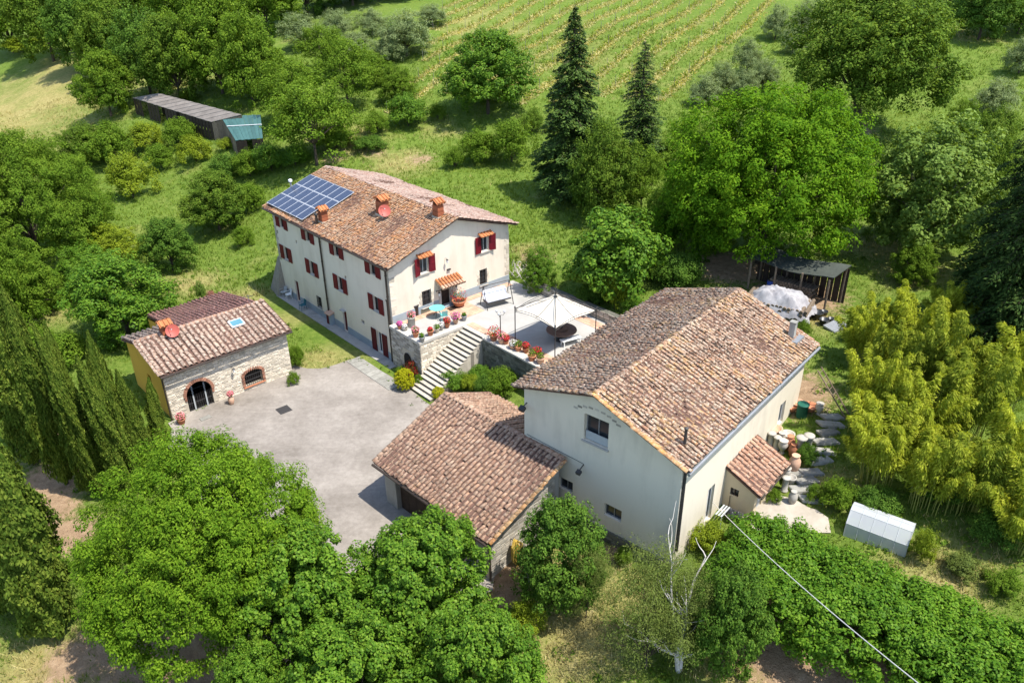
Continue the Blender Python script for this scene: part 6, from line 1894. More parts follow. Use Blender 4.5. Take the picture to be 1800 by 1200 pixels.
# cypress: flame-shaped column with vertical fluting
def cypress_mesh(seed, H_=9.0, R_=1.15, n=34000):
    rg = np.random.default_rng(seed)
    t = rg.random(n) ** 0.85
    z = 0.35 + t * (H_ - 0.35)
    prof = np.interp(t, [0, 0.08, 0.3, 0.6, 0.85, 1.0], [0.5, 0.8, 1.0, 0.86, 0.5, 0.02])
    th = rg.random(n) * 2 * np.pi
    ridge = 1 + 0.16 * np.sin(5 * th + 1.5 * np.sin(z * 0.9 + seed)) + 0.13 * np.sin(z * 1.9 + 3 * np.cos(th * 2 + seed)) + 0.10 * np.sin(9 * th + z * 2.6) + 0.08 * np.sin(z * 5.1 + 4 * np.sin(th * 3))
    rad = R_ * prof * ridge * (0.72 + 0.33 * rg.random(n) ** 0.6)
    p = np.stack([rad * np.cos(th), rad * np.sin(th), z], 1)
    q = rg.random((160, 2)); bz = 0.5 + q[:, 0] * (H_ - 1.2); bt = q[:, 1] * 6.283      # tufts standing out
    near = np.zeros(n)
    for zz, tt in zip(bz, bt):
        dth = np.abs((th - tt + np.pi) % (2 * np.pi) - np.pi)
        near = np.maximum(near, np.exp(-((z - zz) / 0.35) ** 2 - (dth / 0.28) ** 2))
    p[:, :2] *= (0.90 + 0.22 * near)[:, None]
    p += rg.normal(size=p.shape) * 0.04
    nn = np.stack([np.cos(th), np.sin(th), np.full(n, 0.35)], 1) + rg.normal(size=(n, 3)) * 0.55
    axis = np.stack([np.cos(th) * 0.25, np.sin(th) * 0.25, np.ones(n)], 1)
    v, f = quads(p, nn, 0.17 * rg.uniform(0.6, 1.4, n), 1.7, rg, axis)
    me_ = np_mesh('crown', v, f); me_.materials.append(M['lf_cypress'])
    tr = MB().tube([(0, 0, -0.3), (0, 0, H_ * 0.5), (0, 0, H_ * 0.95)], [0.16, 0.1, 0.02], 7).mesh('trunk'); tr.materials.append(M['bark'])
    return me_, tr, H_, R_ * 1.12
PROTO['cypress_a'] = cypress_mesh(1)
PROTO['cypress_b'] = cypress_mesh(2, 9.0, 1.25)

# spruce: whorls of drooping branches with hanging sprays
def spruce_mesh(seed, H_=15.0, R_=3.0, dens=1.0, mat='lf_spruce'):
    rg = np.random.default_rng(seed)
    P_, N_2, A_, S_ = [], [], [], []
    mb = MB().tube([(0, 0, -0.4), (0, 0, H_ * 0.5), (0, 0, H_)], [0.26, 0.15, 0.015], 8)
    z = 1.2
    while z < H_ - 0.15:
        t = z / H_
        Rr = R_ * (1 - t) ** 0.62 * rg.uniform(0.85, 1.1)
        k = max(5, int(12 * (1 - t) + 5))
        for i in range(k):
            an = rg.random() * 6.283
            L = Rr * rg.uniform(0.7, 1.12)
            d = np.array([math.cos(an), math.sin(an), 0])
            rise, fall = 0.18 * L, 0.42 * L
            m_ = int((16 + 46 * L) * dens)
            s = rg.random(m_) ** 0.75
            bz_ = z + rise * s - fall * s * s
            side = rg.normal(size=m_) * 0.16 * L * (1 - s * 0.6)
            p = d[None] * (L * s)[:, None] + np.stack([-d[1] * side, d[0] * side, bz_ - np.abs(rg.normal(size=m_)) * 0.16], 1)
            P_.append(p)
            nn = np.tile([d[0] * 0.3, d[1] * 0.3, 1.0], (m_, 1)) + rg.normal(size=(m_, 3)) * 0.45
            N_2.append(nn)
            A_.append(np.tile(d, (m_, 1)) + np.stack([-d[1] * np.sign(side), d[0] * np.sign(side), np.full(m_, -0.6)], 1) * 0.7)
            S_.append(0.34 * rg.uniform(0.6, 1.3, m_) * (0.55 + 0.45 * (1 - t)))
            mb.tube([(0, 0, z), tuple(d * L * 0.5 + np.array([0, 0, z + rise * 0.5 - fall * 0.25])), tuple(d * L * 0.9 + np.array([0, 0, z + rise * 0.9 - fall * 0.81]))], [0.035, 0.02, 0.006], 4, False)
        z += 0.42 * rg.uniform(0.8, 1.2) * (0.6 + 0.6 * (1 - t))
    P_, N_2, A_, S_ = map(np.concatenate, (P_, N_2, A_, S_))
    v, f = quads(P_, N_2, S_, 2.4, rg, A_)
    me_ = np_mesh('crown', v, f); me_.materials.append(M[mat])
    tr = mb.mesh('trunk'); tr.materials.append(M['bark'])
    return me_, tr, H_, R_
PROTO['spruce_a'] = spruce_mesh(1, 15.0, 3.0, 1.3)
PROTO['spruce_b'] = spruce_mesh(2, 15.0, 3.0, 0.55)
PROTO['cedar'] = spruce_mesh(3, 15.0, 4.4, 1.0)

# bamboo: arching culms with plumes of narrow hanging leaves
def bamboo_mesh(seed, H_=6.5, R_=2.4, nculm=34):
    rg = np.random.default_rng(seed)
    mb = MB(); P_, N_2, A_, S_ = [], [], [], []
    for i in range(nculm):
        an = rg.random() * 6.283; rb = R_ * 0.55 * math.sqrt(rg.random())
        bx, by = rb * math.cos(an), rb * math.sin(an)
        an2 = an + rg.normal() * 0.5
        h = H_ * rg.uniform(0.5, 1.0); out_ = R_ * rg.uniform(0.3, 0.85)
        d = np.array([math.cos(an2), math.sin(an2), 0])
        pts = []
        for k in range(6):
            t = k / 5
            pts.append(np.array([bx, by, 0]) + d * out_ * t ** 2.2 + np.array([0, 0, h * (t - 0.10 * t ** 4)]))
        mb.tube([tuple(p) for p in pts], [0.035, 0.033, 0.03, 0.024, 0.016, 0.006], 5, False)
        nt_ = 10
        for k in range(nt_):
            t = 0.38 + 0.62 * ((k + rg.random()) / nt_) ** 0.8
            c = np.array([bx, by, 0]) + d * out_ * t ** 2.2 + np.array([0, 0, h * (t - 0.10 * t ** 4)])
            w = 0.42 * (0.5 + 0.9 * math.sin(math.pi * min(1, t * 0.95)))
            m_ = 80
            dd = sph(rg, m_)
            p = c + dd * w * rg.random((m_, 1)) ** 0.5 * np.array([1.1, 1.1, 0.7])
            P_.append(p); N_2.append(np.stack([dd[:, 0], dd[:, 1], np.full(m_, 0.8)], 1) + rg.normal(size=(m_, 3)) * 0.4)
            A_.append(np.stack([dd[:, 0] + d[0], dd[:, 1] + d[1], np.full(m_, -0.6)], 1)); S_.append(0.25 * rg.uniform(0.6, 1.3, m_))
    P_, N_2, A_, S_ = map(np.concatenate, (P_, N_2, A_, S_))
    v, f = quads(P_, N_2, S_, 3.4, rg, A_)
    me_ = np_mesh('crown', v, f); me_.materials.append(M['lf_bamboo'])
    M.setdefault('culm', simple('bamboo_culm', (0.30, 0.30, 0.06), (0.22, 0.24, 0.05), 4, 0.6))
    tr = mb.mesh('trunk'); tr.materials.append(M['culm'])
    return me_, tr, H_, R_
PROTO['bamboo_a'] = bamboo_mesh(1)
PROTO['bamboo_b'] = bamboo_mesh(2, 6.5, 2.4, 28)

TREES = [
  ('feather', None, -13.54, 26.06, 10.54, 5.02, 'broadleaf_tree', 'tree', 'huge feathery bright green tree filling the lower left foreground', None),
  ('linden_a', None, -9.18, 24.53, 7.53, 3.01, 'broadleaf_tree', 'tree', 'glossy round tree between the huge feathery tree and the garage', None),
  ('linden_b', None, -3.85, 25.31, 6.63, 3.01, 'broadleaf_tree', 'tree', 'glossy tree whose crown touches the garage roof corner', None),
  ('linden_a', None, -6.38, 20.61, 6.31, 2.62, 'broadleaf_tree', 'tree', 'glossy tree cut by the bottom edge, left of the pair', None),
  ('linden_b', None, -1.39, 20.62, 6.32, 2.35, 'broadleaf_tree', 'tree', 'glossy tree cut by the bottom edge, below the garage corner', None),
  ('linden_b', 'lf_linden', -10.26, 21.03, 5.03, 1.57, 'broadleaf_tree', 'tree', 'low dark tree in shade at the bottom edge left of the glossy pair', None),
  ('round', 'lf_dark', 2.12, 26.71, 5.94, 2.09, 'broadleaf_tree', 'tree', 'dark green bushy tree against the garage end wall', None),
  ('wispy', None, 3.24, 25.87, 4.43, 1.39, 'wispy_shrub', 'shrub', 'olive green wispy shrub right of the dark bushy garage tree', None),
  ('wispy', None, 5.55, 23.05, 6.75, 2.18, 'wispy_shrub', 'shrub', 'large thin brownish wispy shrub before the barn front', None),
  ('wispy', 'lf_wispy', 7.49, 23.14, 5.49, 1.39, 'wispy_shrub', 'shrub', 'thin wispy shrub growing through the bleached dead tree', None),
  ('round', 'lf_dark', 8.65, 22.64, 5.79, 1.64, 'broadleaf_tree', 'tree', 'dense dark green shrub tree right of the bleached dead tree', None),
  ('bush', 'lf_mid', 5.30, 28.80, 1.14, 0.44, 'shrub', 'shrub', 'tiny bright green bush at the foot of the barn wall', None),
  ('bush_b', 'lf_yellow', 9.35, 29.21, 1.53, 1.05, 'shrub', 'shrub', 'yellowing weeds at the sunny corner of the barn', None),
  ('bush_b', 'lf_yellow', 0.49, 25.52, 1.63, 0.97, 'shrub', 'shrub', 'yellow-green bush in front of the rubble heap', None),
  ('bush', 'lf_mid', -0.80, 44.94, 1.96, 1.21, 'shrub', 'shrub', 'green bush in the bed under the mossy retaining wall near the barn', None),
  ('bush', 'lf_linden', -4.04, 46.31, 1.47, 0.97, 'shrub', 'shrub', 'rounded green shrub overhanging the lower right side of the steps', None),
  ('bush', 'lf_yellow', -2.84, 45.97, 1.19, 0.77, 'shrub', 'shrub', 'yellow flowering shrub in the bed between steps and garage', None),
  ('bush', 'lf_linden', -2.31, 46.62, 1.17, 0.86, 'shrub', 'shrub', 'bright green shrub against the foot of the mossy wall', None),
  ('bush', 'lf_dark', -1.65, 44.74, 1.74, 0.91, 'shrub', 'shrub', 'dark green shrub in the bed behind the garage ridge', None),
  ('bush', 'lf_mid', 0.16, 45.90, 0.86, 0.69, 'shrub', 'shrub', 'low plant under the barn end of the mossy wall', None),
  ('ball', 'lf_lime', -7.44, 46.51, 1.62, 0.70, 'clipped_bush', 'bush', 'clipped yellow-green ball bush at the foot of the steps', None),
  ('ball', 'lf_lime', -5.02, 45.27, 0.91, 0.46, 'clipped_bush', 'bush', 'small yellow clipped bush between steps and garage roof', None),
  ('small', 'lf_rose', -7.02, 47.73, 1.68, 0.60, 'rose_bush', 'rose bush', 'dark red rose bush beside the terrace wall corner', None),
  ('small', 'lf_mid', -7.90, 48.38, 0.87, 0.40, 'shrub', 'shrub', 'small green plant by the niche in the terrace wall', None),
  ('small', 'lf_mid', -6.50, 46.94, 0.96, 0.36, 'shrub', 'shrub', 'green plant between the rose bush and the steps', None),
  ('bush', 'lf_mid', -15.66, 49.79, 1.83, 0.58, 'shrub', 'shrub', 'dark upright bush at the right corner of the stone outbuilding', None),
  ('bush_b', 'lf_mid', -15.33, 47.38, 1.07, 0.52, 'shrub', 'shrub', 'straggly plant in a bed right of the arched window', None),
  ('bush', 'lf_rosepink', -25.05, 59.62, 1.90, 0.52, 'rose_bush', 'rose bush', 'pink rose bush behind the outbuilding rear wing', None),
  ('small', 'lf_pale', -26.56, 61.36, 2.00, 0.44, 'rose_bush', 'rose bush', 'tall pale flowering bush behind the outbuilding rear wing', None),
  ('cypress_a', None, -26.58, 37.46, 13.30, 0.90, 'cypress_tree', 'cypress', 'tallest cypress of the row, at the left frame side', None),
  ('cypress_b', None, -24.70, 36.38, 10.89, 0.68, 'cypress_tree', 'cypress', 'second cypress of the row from the left', None),
  ('cypress_a', None, -23.55, 36.07, 11.45, 0.67, 'cypress_tree', 'cypress', 'third cypress of the row from the left', None),
  ('cypress_b', None, -22.57, 35.97, 10.71, 0.61, 'cypress_tree', 'cypress', 'middle cypress of the row with a sharp tip', None),
  ('cypress_a', None, -21.79, 36.36, 10.14, 0.62, 'cypress_tree', 'cypress', 'third cypress of the row from the stone outbuilding', None),
  ('cypress_b', None, -21.46, 37.40, 7.75, 0.58, 'cypress_tree', 'cypress', 'second cypress of the row from the stone outbuilding', None),
  ('cypress_a', None, -21.29, 38.88, 5.71, 0.50, 'cypress_tree', 'cypress', 'short cypress closest to the stone outbuilding corner', None),
  ('cypress_b', None, -28.92, 40.32, 10.97, 0.84, 'cypress_tree', 'cypress', 'dark cypress behind the tallest one of the row', None),
  ('cypress_a', None, -21.92, 26.59, 11.90, 1.35, 'cypress_tree', 'cypress', 'big cypress leaning out of the lower left corner', None),
  ('cypress_b', None, -24.50, 28.02, 12.63, 1.40, 'cypress_tree', 'cypress', 'cypress cut by the left edge behind the lower left one', None),
  ('cypress_a', None, -22.08, 36.01, 9.54, 0.74, 'cypress_tree', 'cypress', 'slim cypress just right of the sharp-tipped middle one', None),
  ('cypress_a', None, -29.71, 39.60, 10.03, 1.13, 'cypress_tree', 'cypress', 'cypress at the left edge behind the row', None),
  ('round_b', 'lf_mid', -40.01, 59.21, 5.89, 2.79, 'broadleaf_tree', 'tree', 'green tree between the left acacia and the cypress tips', None),
  ('bush', 'lf_mid', -33.67, 51.31, 2.71, 2.10, 'shrub', 'shrub', 'green shrub behind the cypress row tips', None),
  ('bush', 'lf_mid', -28.05, 81.57, 3.04, 1.82, 'shrub', 'shrub', 'shrub right of the round meadow tree', None),
  ('round_b', 'lf_oak', -56.30, 103.42, 5.07, 3.87, 'broadleaf_tree', 'tree', 'green tree at the pasture edge below the small shed tree', None),
  ('bush_b', 'lf_mid', -26.51, 73.72, 1.98, 1.24, 'shrub', 'shrub', 'low weedy bush on the path left of the farmhouse', None),
  ('bush_b', 'lf_mid', -62.36, 101.72, 4.26, 3.68, 'shrub', 'shrub', 'feathery thicket at the left below the pasture', None),
  ('round_b', 'lf_mid', -32.48, 111.40, 6.25, 3.85, 'broadleaf_tree', 'tree', 'leafy tree behind the green-roofed shed', None),
  ('round_b', 'lf_mid', -19.33, 113.08, 4.81, 3.28, 'broadleaf_tree', 'tree', 'light tree left of the grey olive clump', None),
  ('bush', 'lf_mid', -20.26, 91.30, 2.95, 2.62, 'shrub', 'shrub', 'green thicket under the loose-crowned tree', None),
  ('bush_b', 'lf_mid', 16.47, 78.88, 3.33, 2.76, 'shrub', 'shrub', 'green scrub right of the thinner spruce', None),
  ('bush_b', 'lf_mid', 19.49, 84.25, 2.89, 2.66, 'shrub', 'shrub', 'scrub between the thinner spruce and the walnut crown', None),
  ('round_b', 'lf_oak', 37.75, 60.75, 8.79, 2.34, 'broadleaf_tree', 'tree', 'leafy tree between the sparse pale tree and the conifers', None),
  ('bush_b', 'lf_mid', 45.05, 81.29, 1.90, 2.34, 'shrub', 'shrub', 'scrub on the slope right of the oak trunk', None),
  ('round', 'lf_linden', -30.08, 54.91, 6.79, 3.99, 'broadleaf_tree', 'tree', 'big dense bright green bush tree behind the stone outbuilding', None),
  ('round_b', 'lf_linden', -36.53, 62.74, 4.77, 2.83, 'broadleaf_tree', 'tree', 'leafy green tree left of the dense bush tree behind the outbuilding', None),
  ('round_b', 'lf_yellow', -37.21, 69.19, 4.41, 2.76, 'broadleaf_tree', 'tree', 'yellow-green small tree above the dense bush tree', None),
  ('round', 'lf_dark', -31.67, 68.36, 5.17, 2.41, 'broadleaf_tree', 'tree', 'dark bluish bush tree in the meadow left of the farmhouse', None),
  ('round', 'lf_oak', -30.53, 78.36, 6.22, 3.33, 'broadleaf_tree', 'tree', 'round dark green tree in the meadow near the solar panels', None),
  ('bush', 'lf_dark', -33.03, 89.79, 3.04, 1.97, 'shrub', 'shrub', 'dark bush above the round meadow tree', None),
  ('bush', 'lf_mid', -29.93, 89.00, 3.09, 1.82, 'shrub', 'shrub', 'bush between the green-roofed shed and the farmhouse', None),
  ('bush_b', 'lf_yellow', -44.09, 89.30, 5.44, 2.95, 'shrub', 'shrub', 'yellow-green citrus-like bush in the middle of the left meadow', None),
  ('feather', 'lf_mid', -44.00, 68.80, 13.23, 6.74, 'broadleaf_tree', 'tree', 'broad spreading acacia-like tree at the left edge', None),
  ('round_b', 'lf_mid', -40.46, 55.65, 9.68, 2.70, 'broadleaf_tree', 'tree', 'green tree cut by the left edge above the cypresses', None),
  ('round_b', 'lf_mid', -43.72, 76.45, 6.98, 3.54, 'broadleaf_tree', 'tree', 'loose green tree right of the broad spreading left tree', None),
  ('bush_b', 'lf_mid', -51.51, 101.22, 5.59, 3.35, 'shrub', 'shrub', 'bright bush in front of the long grey shed, left end', None),
  ('bush_b', 'lf_yellow', -47.56, 103.61, 3.61, 2.67, 'shrub', 'shrub', 'light green bush hiding the middle of the long shed', None),
  ('bush', 'lf_mid', -42.64, 102.02, 3.78, 2.19, 'shrub', 'shrub', 'green pointed bush before the right part of the long shed', None),
  ('bush_b', 'lf_yellow', -38.75, 96.30, 3.40, 2.37, 'shrub', 'shrub', 'scruffy yellowish bush below the green-roofed shed', None),
  ('bush_b', 'lf_mid', -43.55, 97.27, 3.08, 2.40, 'shrub', 'shrub', 'scruffy brownish green bush in the upper left meadow', None),
  ('bush_b', 'lf_yellow', -34.89, 97.10, 1.48, 1.26, 'shrub', 'shrub', 'small weedy bush under the green-roofed shed eave', None),
  ('round', 'lf_mid', -57.78, 116.35, 9.12, 4.20, 'broadleaf_tree', 'tree', 'small round-topped tree at the left end of the long shed', None),
  ('loose', 'lf_mid', -21.82, 87.88, 9.92, 4.98, 'broadleaf_tree', 'tree', 'loose-crowned tree with visible trunk behind the solar panels', None),
  ('bush', 'lf_linden', -27.32, 88.94, 3.31, 2.07, 'shrub', 'shrub', 'bright green bush left of the white roof flue', None),
  ('bush', 'lf_linden', -24.48, 88.90, 2.37, 1.94, 'shrub', 'shrub', 'bright green bush behind the far end of the farmhouse roof', None),
  ('loose', 'lf_mid', -27.20, 100.22, 8.09, 4.33, 'broadleaf_tree', 'tree', 'pale loose tree right of the green-roofed shed', None),
  ('loose', 'lf_mid', -20.73, 103.47, 8.92, 4.14, 'broadleaf_tree', 'tree', 'slim light green tree above the far end of the farmhouse', None),
  ('round_b', 'lf_mid', -14.43, 104.82, 4.76, 2.63, 'broadleaf_tree', 'tree', 'small tree left of the round dark hillside tree', None),
  ('bush', 'lf_linden', -12.33, 97.07, 3.98, 2.61, 'shrub', 'shrub', 'rounded bright bush on the grass path behind the farmhouse', None),
  ('round', 'lf_linden', -2.62, 98.76, 9.69, 5.59, 'broadleaf_tree', 'tree', 'large round dark green tree standing alone on the hillside', None),
  ('bush_b', 'lf_mid', -5.97, 84.38, 2.43, 1.35, 'shrub', 'shrub', 'scrubby bush on the bank behind the farmhouse roof', None),
  ('bush', 'lf_mid', -3.20, 85.43, 3.64, 2.22, 'shrub', 'shrub', 'mid green scrub on the bank left of the big spruce', None),
  ('bush_b', 'lf_mid', 0.23, 84.63, 4.79, 2.80, 'shrub', 'shrub', 'tall scrub beside the foot of the big spruce', None),
  ('bush_b', 'lf_oak', 2.59, 91.58, 2.86, 1.63, 'shrub', 'shrub', 'dark scrub directly left of the big spruce', None),
  ('bush_b', 'lf_mid', -8.82, 98.73, 2.03, 1.26, 'shrub', 'shrub', 'low weeds at the foot of the round hillside tree', None),
  ('spruce_a', None, 5.94, 74.94, 17.41, 4.20, 'spruce_tree', 'spruce', 'tall dark spruce in the middle of the hillside', None),
  ('spruce_b', None, 13.10, 79.61, 12.78, 3.47, 'spruce_tree', 'spruce', 'thinner spruce right of the tall dark spruce', None),
  ('round_b', 'lf_oak', 8.60, 68.93, 9.19, 3.33, 'broadleaf_tree', 'tree', 'leafy tree in front of the two spruces', None),
  ('loose', 'lf_mid', 11.92, 69.19, 6.75, 2.30, 'broadleaf_tree', 'tree', 'light leafy tree between spruces and bright walnut', None),
  ('persimmon', None, 7.77, 53.36, 6.78, 3.45, 'broadleaf_tree', 'tree', 'glossy broad-leaved tree behind the gazebo', None),
  ('bush', 'lf_yellow', 7.48, 51.51, 3.75, 0.85, 'shrub', 'shrub', 'narrow light green shrub between gazebo and barn roof', None),
  ('bush', 'lf_linden', 8.61, 50.12, 1.68, 0.88, 'shrub', 'shrub', 'bright low shrub at the back corner of the barn roof', None),
  ('round_b', 'lf_linden', 2.26, 55.70, 3.67, 1.48, 'climber', 'climber', 'lush climbing plant at the back wall of the terrace', None),
  ('bush', 'lf_dark', 5.97, 53.07, 1.67, 1.26, 'shrub', 'shrub', 'shaded bush behind the gazebo canopy', None),
  ('ash', None, 19.73, 57.91, 13.27, 7.56, 'broadleaf_tree', 'tree', 'big bright green walnut-like tree above the barn', None),
  ('round_b', 'lf_ash', 15.41, 60.90, 8.84, 3.63, 'broadleaf_tree', 'tree', 'bright green tree merging with the left of the big walnut', None),
  ('oak', None, 37.05, 83.47, 15.31, 8.33, 'broadleaf_tree', 'tree', 'large oak with leaning dark trunk at the upper right', None),
  ('sparse', None, 32.09, 57.78, 10.92, 5.04, 'broadleaf_tree', 'tree', 'sparse tree with pale branches below the large oak', None),
  ('sparse', None, 31.26, 61.36, 6.57, 2.84, 'broadleaf_tree', 'tree', 'light thin tree between walnut and sparse pale tree', None),
  ('round_b', 'lf_mid', 29.43, 52.98, 3.44, 1.65, 'broadleaf_tree', 'tree', 'ivy green bush right of the woodshed', None),
  ('cedar', 'lf_cedar', 30.92, 41.56, 18.64, 4.65, 'conifer_tree', 'conifer', 'massive dark conifer at the right edge', None),
  ('cedar', 'lf_cedar', 29.66, 41.65, 15.91, 3.79, 'conifer_tree', 'conifer', 'shaded conifer left of the massive dark one', None),
  ('round_b', 'lf_oak', 44.16, 71.08, 7.22, 2.58, 'broadleaf_tree', 'tree', 'green tree above the dark conifers at right', None),
  ('olive', None, 54.29, 89.56, 3.94, 2.52, 'olive_tree', 'olive tree', 'grey-green olive at the right edge above the conifers', None),
  ('olive', 'lf_mid', 47.28, 82.35, 4.02, 1.88, 'olive_tree', 'olive tree', 'thin olive just right of the large oak', None),
  ('olive', None, 62.31, 99.80, 4.88, 2.19, 'olive_tree', 'olive tree', 'olive cut by the right edge near the top', None),
  ('olive', None, 23.46, 96.56, 3.57, 2.17, 'olive_tree', 'olive tree', 'lowest olive beside the vineyard, left of the walnut top', None),
  ('olive', None, 26.26, 99.46, 3.97, 2.08, 'olive_tree', 'olive tree', 'second lowest olive beside the vineyard', None),
  ('olive', None, 28.05, 96.86, 3.57, 2.03, 'olive_tree', 'olive tree', 'olive directly above the walnut crown', None),
  ('olive', None, 30.49, 104.93, 4.45, 2.02, 'olive_tree', 'olive tree', 'olive halfway up the vineyard edge', None),
  ('olive', None, 30.82, 98.49, 3.93, 1.92, 'olive_tree', 'olive tree', 'olive between the vineyard edge olives and the oak', None),
  ('olive', 'lf_olive', 38.75, 121.23, 4.96, 2.13, 'olive_tree', 'olive tree', 'dark small olive at the top end of the vineyard edge', None),
  ('olive', None, 39.07, 114.00, 3.65, 2.02, 'olive_tree', 'olive tree', 'olive touching the left side of the oak crown', None),
  ('olive', None, 43.10, 122.17, 4.96, 2.46, 'olive_tree', 'olive tree', 'topmost olive left of the oak', None),
  ('round', 'lf_oak', -82.82, 150.71, 15.72, 6.23, 'broadleaf_tree', 'tree', 'dark tree at the top left, right of the pasture corner', None),
  ('round', 'lf_mid', -95.91, 161.37, 14.20, 6.66, 'broadleaf_tree', 'tree', 'tree in the extreme top left corner of the wood', None),
  ('bush_b', 'lf_yellow', -93.32, 159.77, 2.99, 4.35, 'shrub', 'shrub', 'yellowish broom thicket at the pasture edge top left', None),
  ('round', 'lf_dark', -71.60, 140.02, 13.26, 5.46, 'broadleaf_tree', 'tree', 'darkest tree at the pasture edge of the wood', None),
  ('round_b', 'lf_oak', -64.10, 133.73, 12.79, 5.42, 'broadleaf_tree', 'tree', 'mid green tree of the wood above the small shed tree', None),
  ('round_b', 'lf_dark', -53.94, 122.18, 12.25, 5.16, 'broadleaf_tree', 'tree', 'dark tree rising behind the left end of the long shed', None),
  ('round', 'lf_oak', -46.97, 115.61, 11.55, 4.59, 'broadleaf_tree', 'tree', 'dense dark tree above the middle of the long shed', None),
  ('round', 'lf_mid', -40.71, 115.45, 13.35, 5.63, 'broadleaf_tree', 'tree', 'large light green tree of the wood above the shed', None),
  ('round_b', 'lf_mid', -35.05, 110.49, 11.88, 4.68, 'broadleaf_tree', 'tree', 'light tree at the right end of the wood', None),
  ('round_b', 'lf_mid', -59.60, 156.02, 14.19, 7.20, 'broadleaf_tree', 'tree', 'tree at the top edge above the long shed', None),
  ('round', 'lf_oak', -75.77, 170.36, 15.40, 7.84, 'broadleaf_tree', 'tree', 'tree at the top edge between the dark wood trees', None),
  ('round', 'lf_mid', -42.17, 146.81, 11.65, 6.32, 'broadleaf_tree', 'tree', 'tree at the top edge right of the light wood trees', None),
  ('round_b', 'lf_dark', -98.23, 195.03, 15.08, 8.92, 'broadleaf_tree', 'tree', 'shaded tree at the top edge above the darkest tree', None),
  ('bush_b', 'lf_yellow', -46.06, 115.16, 1.55, 0.97, 'shrub', 'shrub', 'yellow flowering broom on the shed bank', None),
  ('olive', None, -32.48, 132.34, 5.43, 4.02, 'olive_tree', 'olive tree', 'grey olive at the top, left of the slim tree', None),
  ('olive', None, -27.52, 132.88, 5.01, 3.58, 'olive_tree', 'olive tree', 'grey olive at the top above the slim tree', None),
  ('olive', None, -21.66, 133.68, 4.19, 2.70, 'olive_tree', 'olive tree', 'small dark olive left of the big grey olive clump', None),
  ('olive', None, -15.13, 122.94, 6.63, 4.16, 'olive_tree', 'olive tree', 'big grey olive clump at the left end of the vineyard', None),
  ('olive', None, -17.53, 121.54, 4.68, 2.82, 'olive_tree', 'olive tree', 'lower half of the grey olive clump by the vineyard', None),
  ('round', 'lf_dark', -36.76, 155.15, 8.90, 6.14, 'broadleaf_tree', 'tree', 'dark tree of the band along the top edge, leftmost', None),
  ('round', 'lf_dark', -28.30, 155.23, 8.37, 6.12, 'broadleaf_tree', 'tree', 'dark tree of the band along the top edge, middle', None),
  ('round', 'lf_dark', -20.60, 160.70, 8.13, 6.31, 'broadleaf_tree', 'tree', 'dark tree of the band along the top edge, rightmost', None),
  ('round', 'lf_dark', 63.73, 112.84, 8.38, 4.53, 'broadleaf_tree', 'tree', 'dark tree at the top right corner beside the oak', None),
  ('round', 'lf_dark', 70.70, 115.72, 9.23, 4.62, 'broadleaf_tree', 'tree', 'dark tree in the extreme top right corner', None),
  ('round', 'lf_dark', 66.35, 128.64, 7.77, 5.10, 'broadleaf_tree', 'tree', 'dark tree behind the oak at the top edge', None),
  ('loose', 'lf_mid', -26.88, 119.41, 6.94, 3.91, 'broadleaf_tree', 'tree', 'light tree between the grey olives and the loose-crowned tree', None),
  ('bamboo_a', None, 21.60, 42.28, 5.11, 1.58, 'bamboo_clump', 'bamboo', 'pale bamboo plume left of the rest, behind the barn chimney', 'bamboo grove right of the barn'),
  ('bamboo_b', 'lf_bamboo_green', 21.93, 39.05, 5.23, 1.70, 'bamboo_clump', 'bamboo', 'bamboo clump right of the barn back corner', 'bamboo grove right of the barn'),
  ('bamboo_a', None, 19.36, 35.73, 5.88, 1.66, 'bamboo_clump', 'bamboo', 'bamboo clump overhanging the ladder', 'bamboo grove right of the barn'),
  ('bamboo_b', None, 24.25, 42.07, 5.62, 1.80, 'bamboo_clump', 'bamboo', 'bamboo clump below the ivy bush', 'bamboo grove right of the barn'),
  ('bamboo_a', 'lf_bamboo_green', 24.22, 38.29, 6.37, 1.80, 'bamboo_clump', 'bamboo', 'yellow bamboo clump in the upper middle of the grove', 'bamboo grove right of the barn'),
  ('bamboo_b', None, 18.54, 31.96, 5.24, 1.70, 'bamboo_clump', 'bamboo', 'bamboo clump above the rock steps', 'bamboo grove right of the barn'),
  ('bamboo_a', None, 21.20, 33.60, 5.32, 1.75, 'bamboo_clump', 'bamboo', 'bamboo clump in the centre of the grove', 'bamboo grove right of the barn'),
  ('bamboo_b', 'lf_bamboo_green', 23.81, 34.16, 6.02, 1.75, 'bamboo_clump', 'bamboo', 'dense yellow bamboo clump right of the grove centre', 'bamboo grove right of the barn'),
  ('bamboo_a', None, 26.78, 36.41, 5.85, 1.84, 'bamboo_clump', 'bamboo', 'bamboo clump under the massive dark conifer', 'bamboo grove right of the barn'),
  ('bamboo_b', None, 20.03, 30.17, 4.79, 1.54, 'bamboo_clump', 'bamboo', 'bamboo clump directly behind the greenhouse', 'bamboo grove right of the barn'),
  ('bamboo_a', 'lf_bamboo_green', 21.63, 29.55, 5.17, 1.69, 'bamboo_clump', 'bamboo', 'bright bamboo clump right of the greenhouse', 'bamboo grove right of the barn'),
  ('bamboo_b', None, 24.20, 30.67, 5.38, 1.72, 'bamboo_clump', 'bamboo', 'bamboo clump at the right edge, middle height', 'bamboo grove right of the barn'),
  ('bamboo_a', None, 22.97, 27.27, 4.86, 1.52, 'bamboo_clump', 'bamboo', 'lowest bamboo clump at the right edge', 'bamboo grove right of the barn'),
  ('bamboo_b', 'lf_bamboo_green', 20.81, 35.53, 4.11, 1.50, 'bamboo_clump', 'bamboo', 'shaded bamboo clump between the steps and the grove centre', 'bamboo grove right of the barn'),
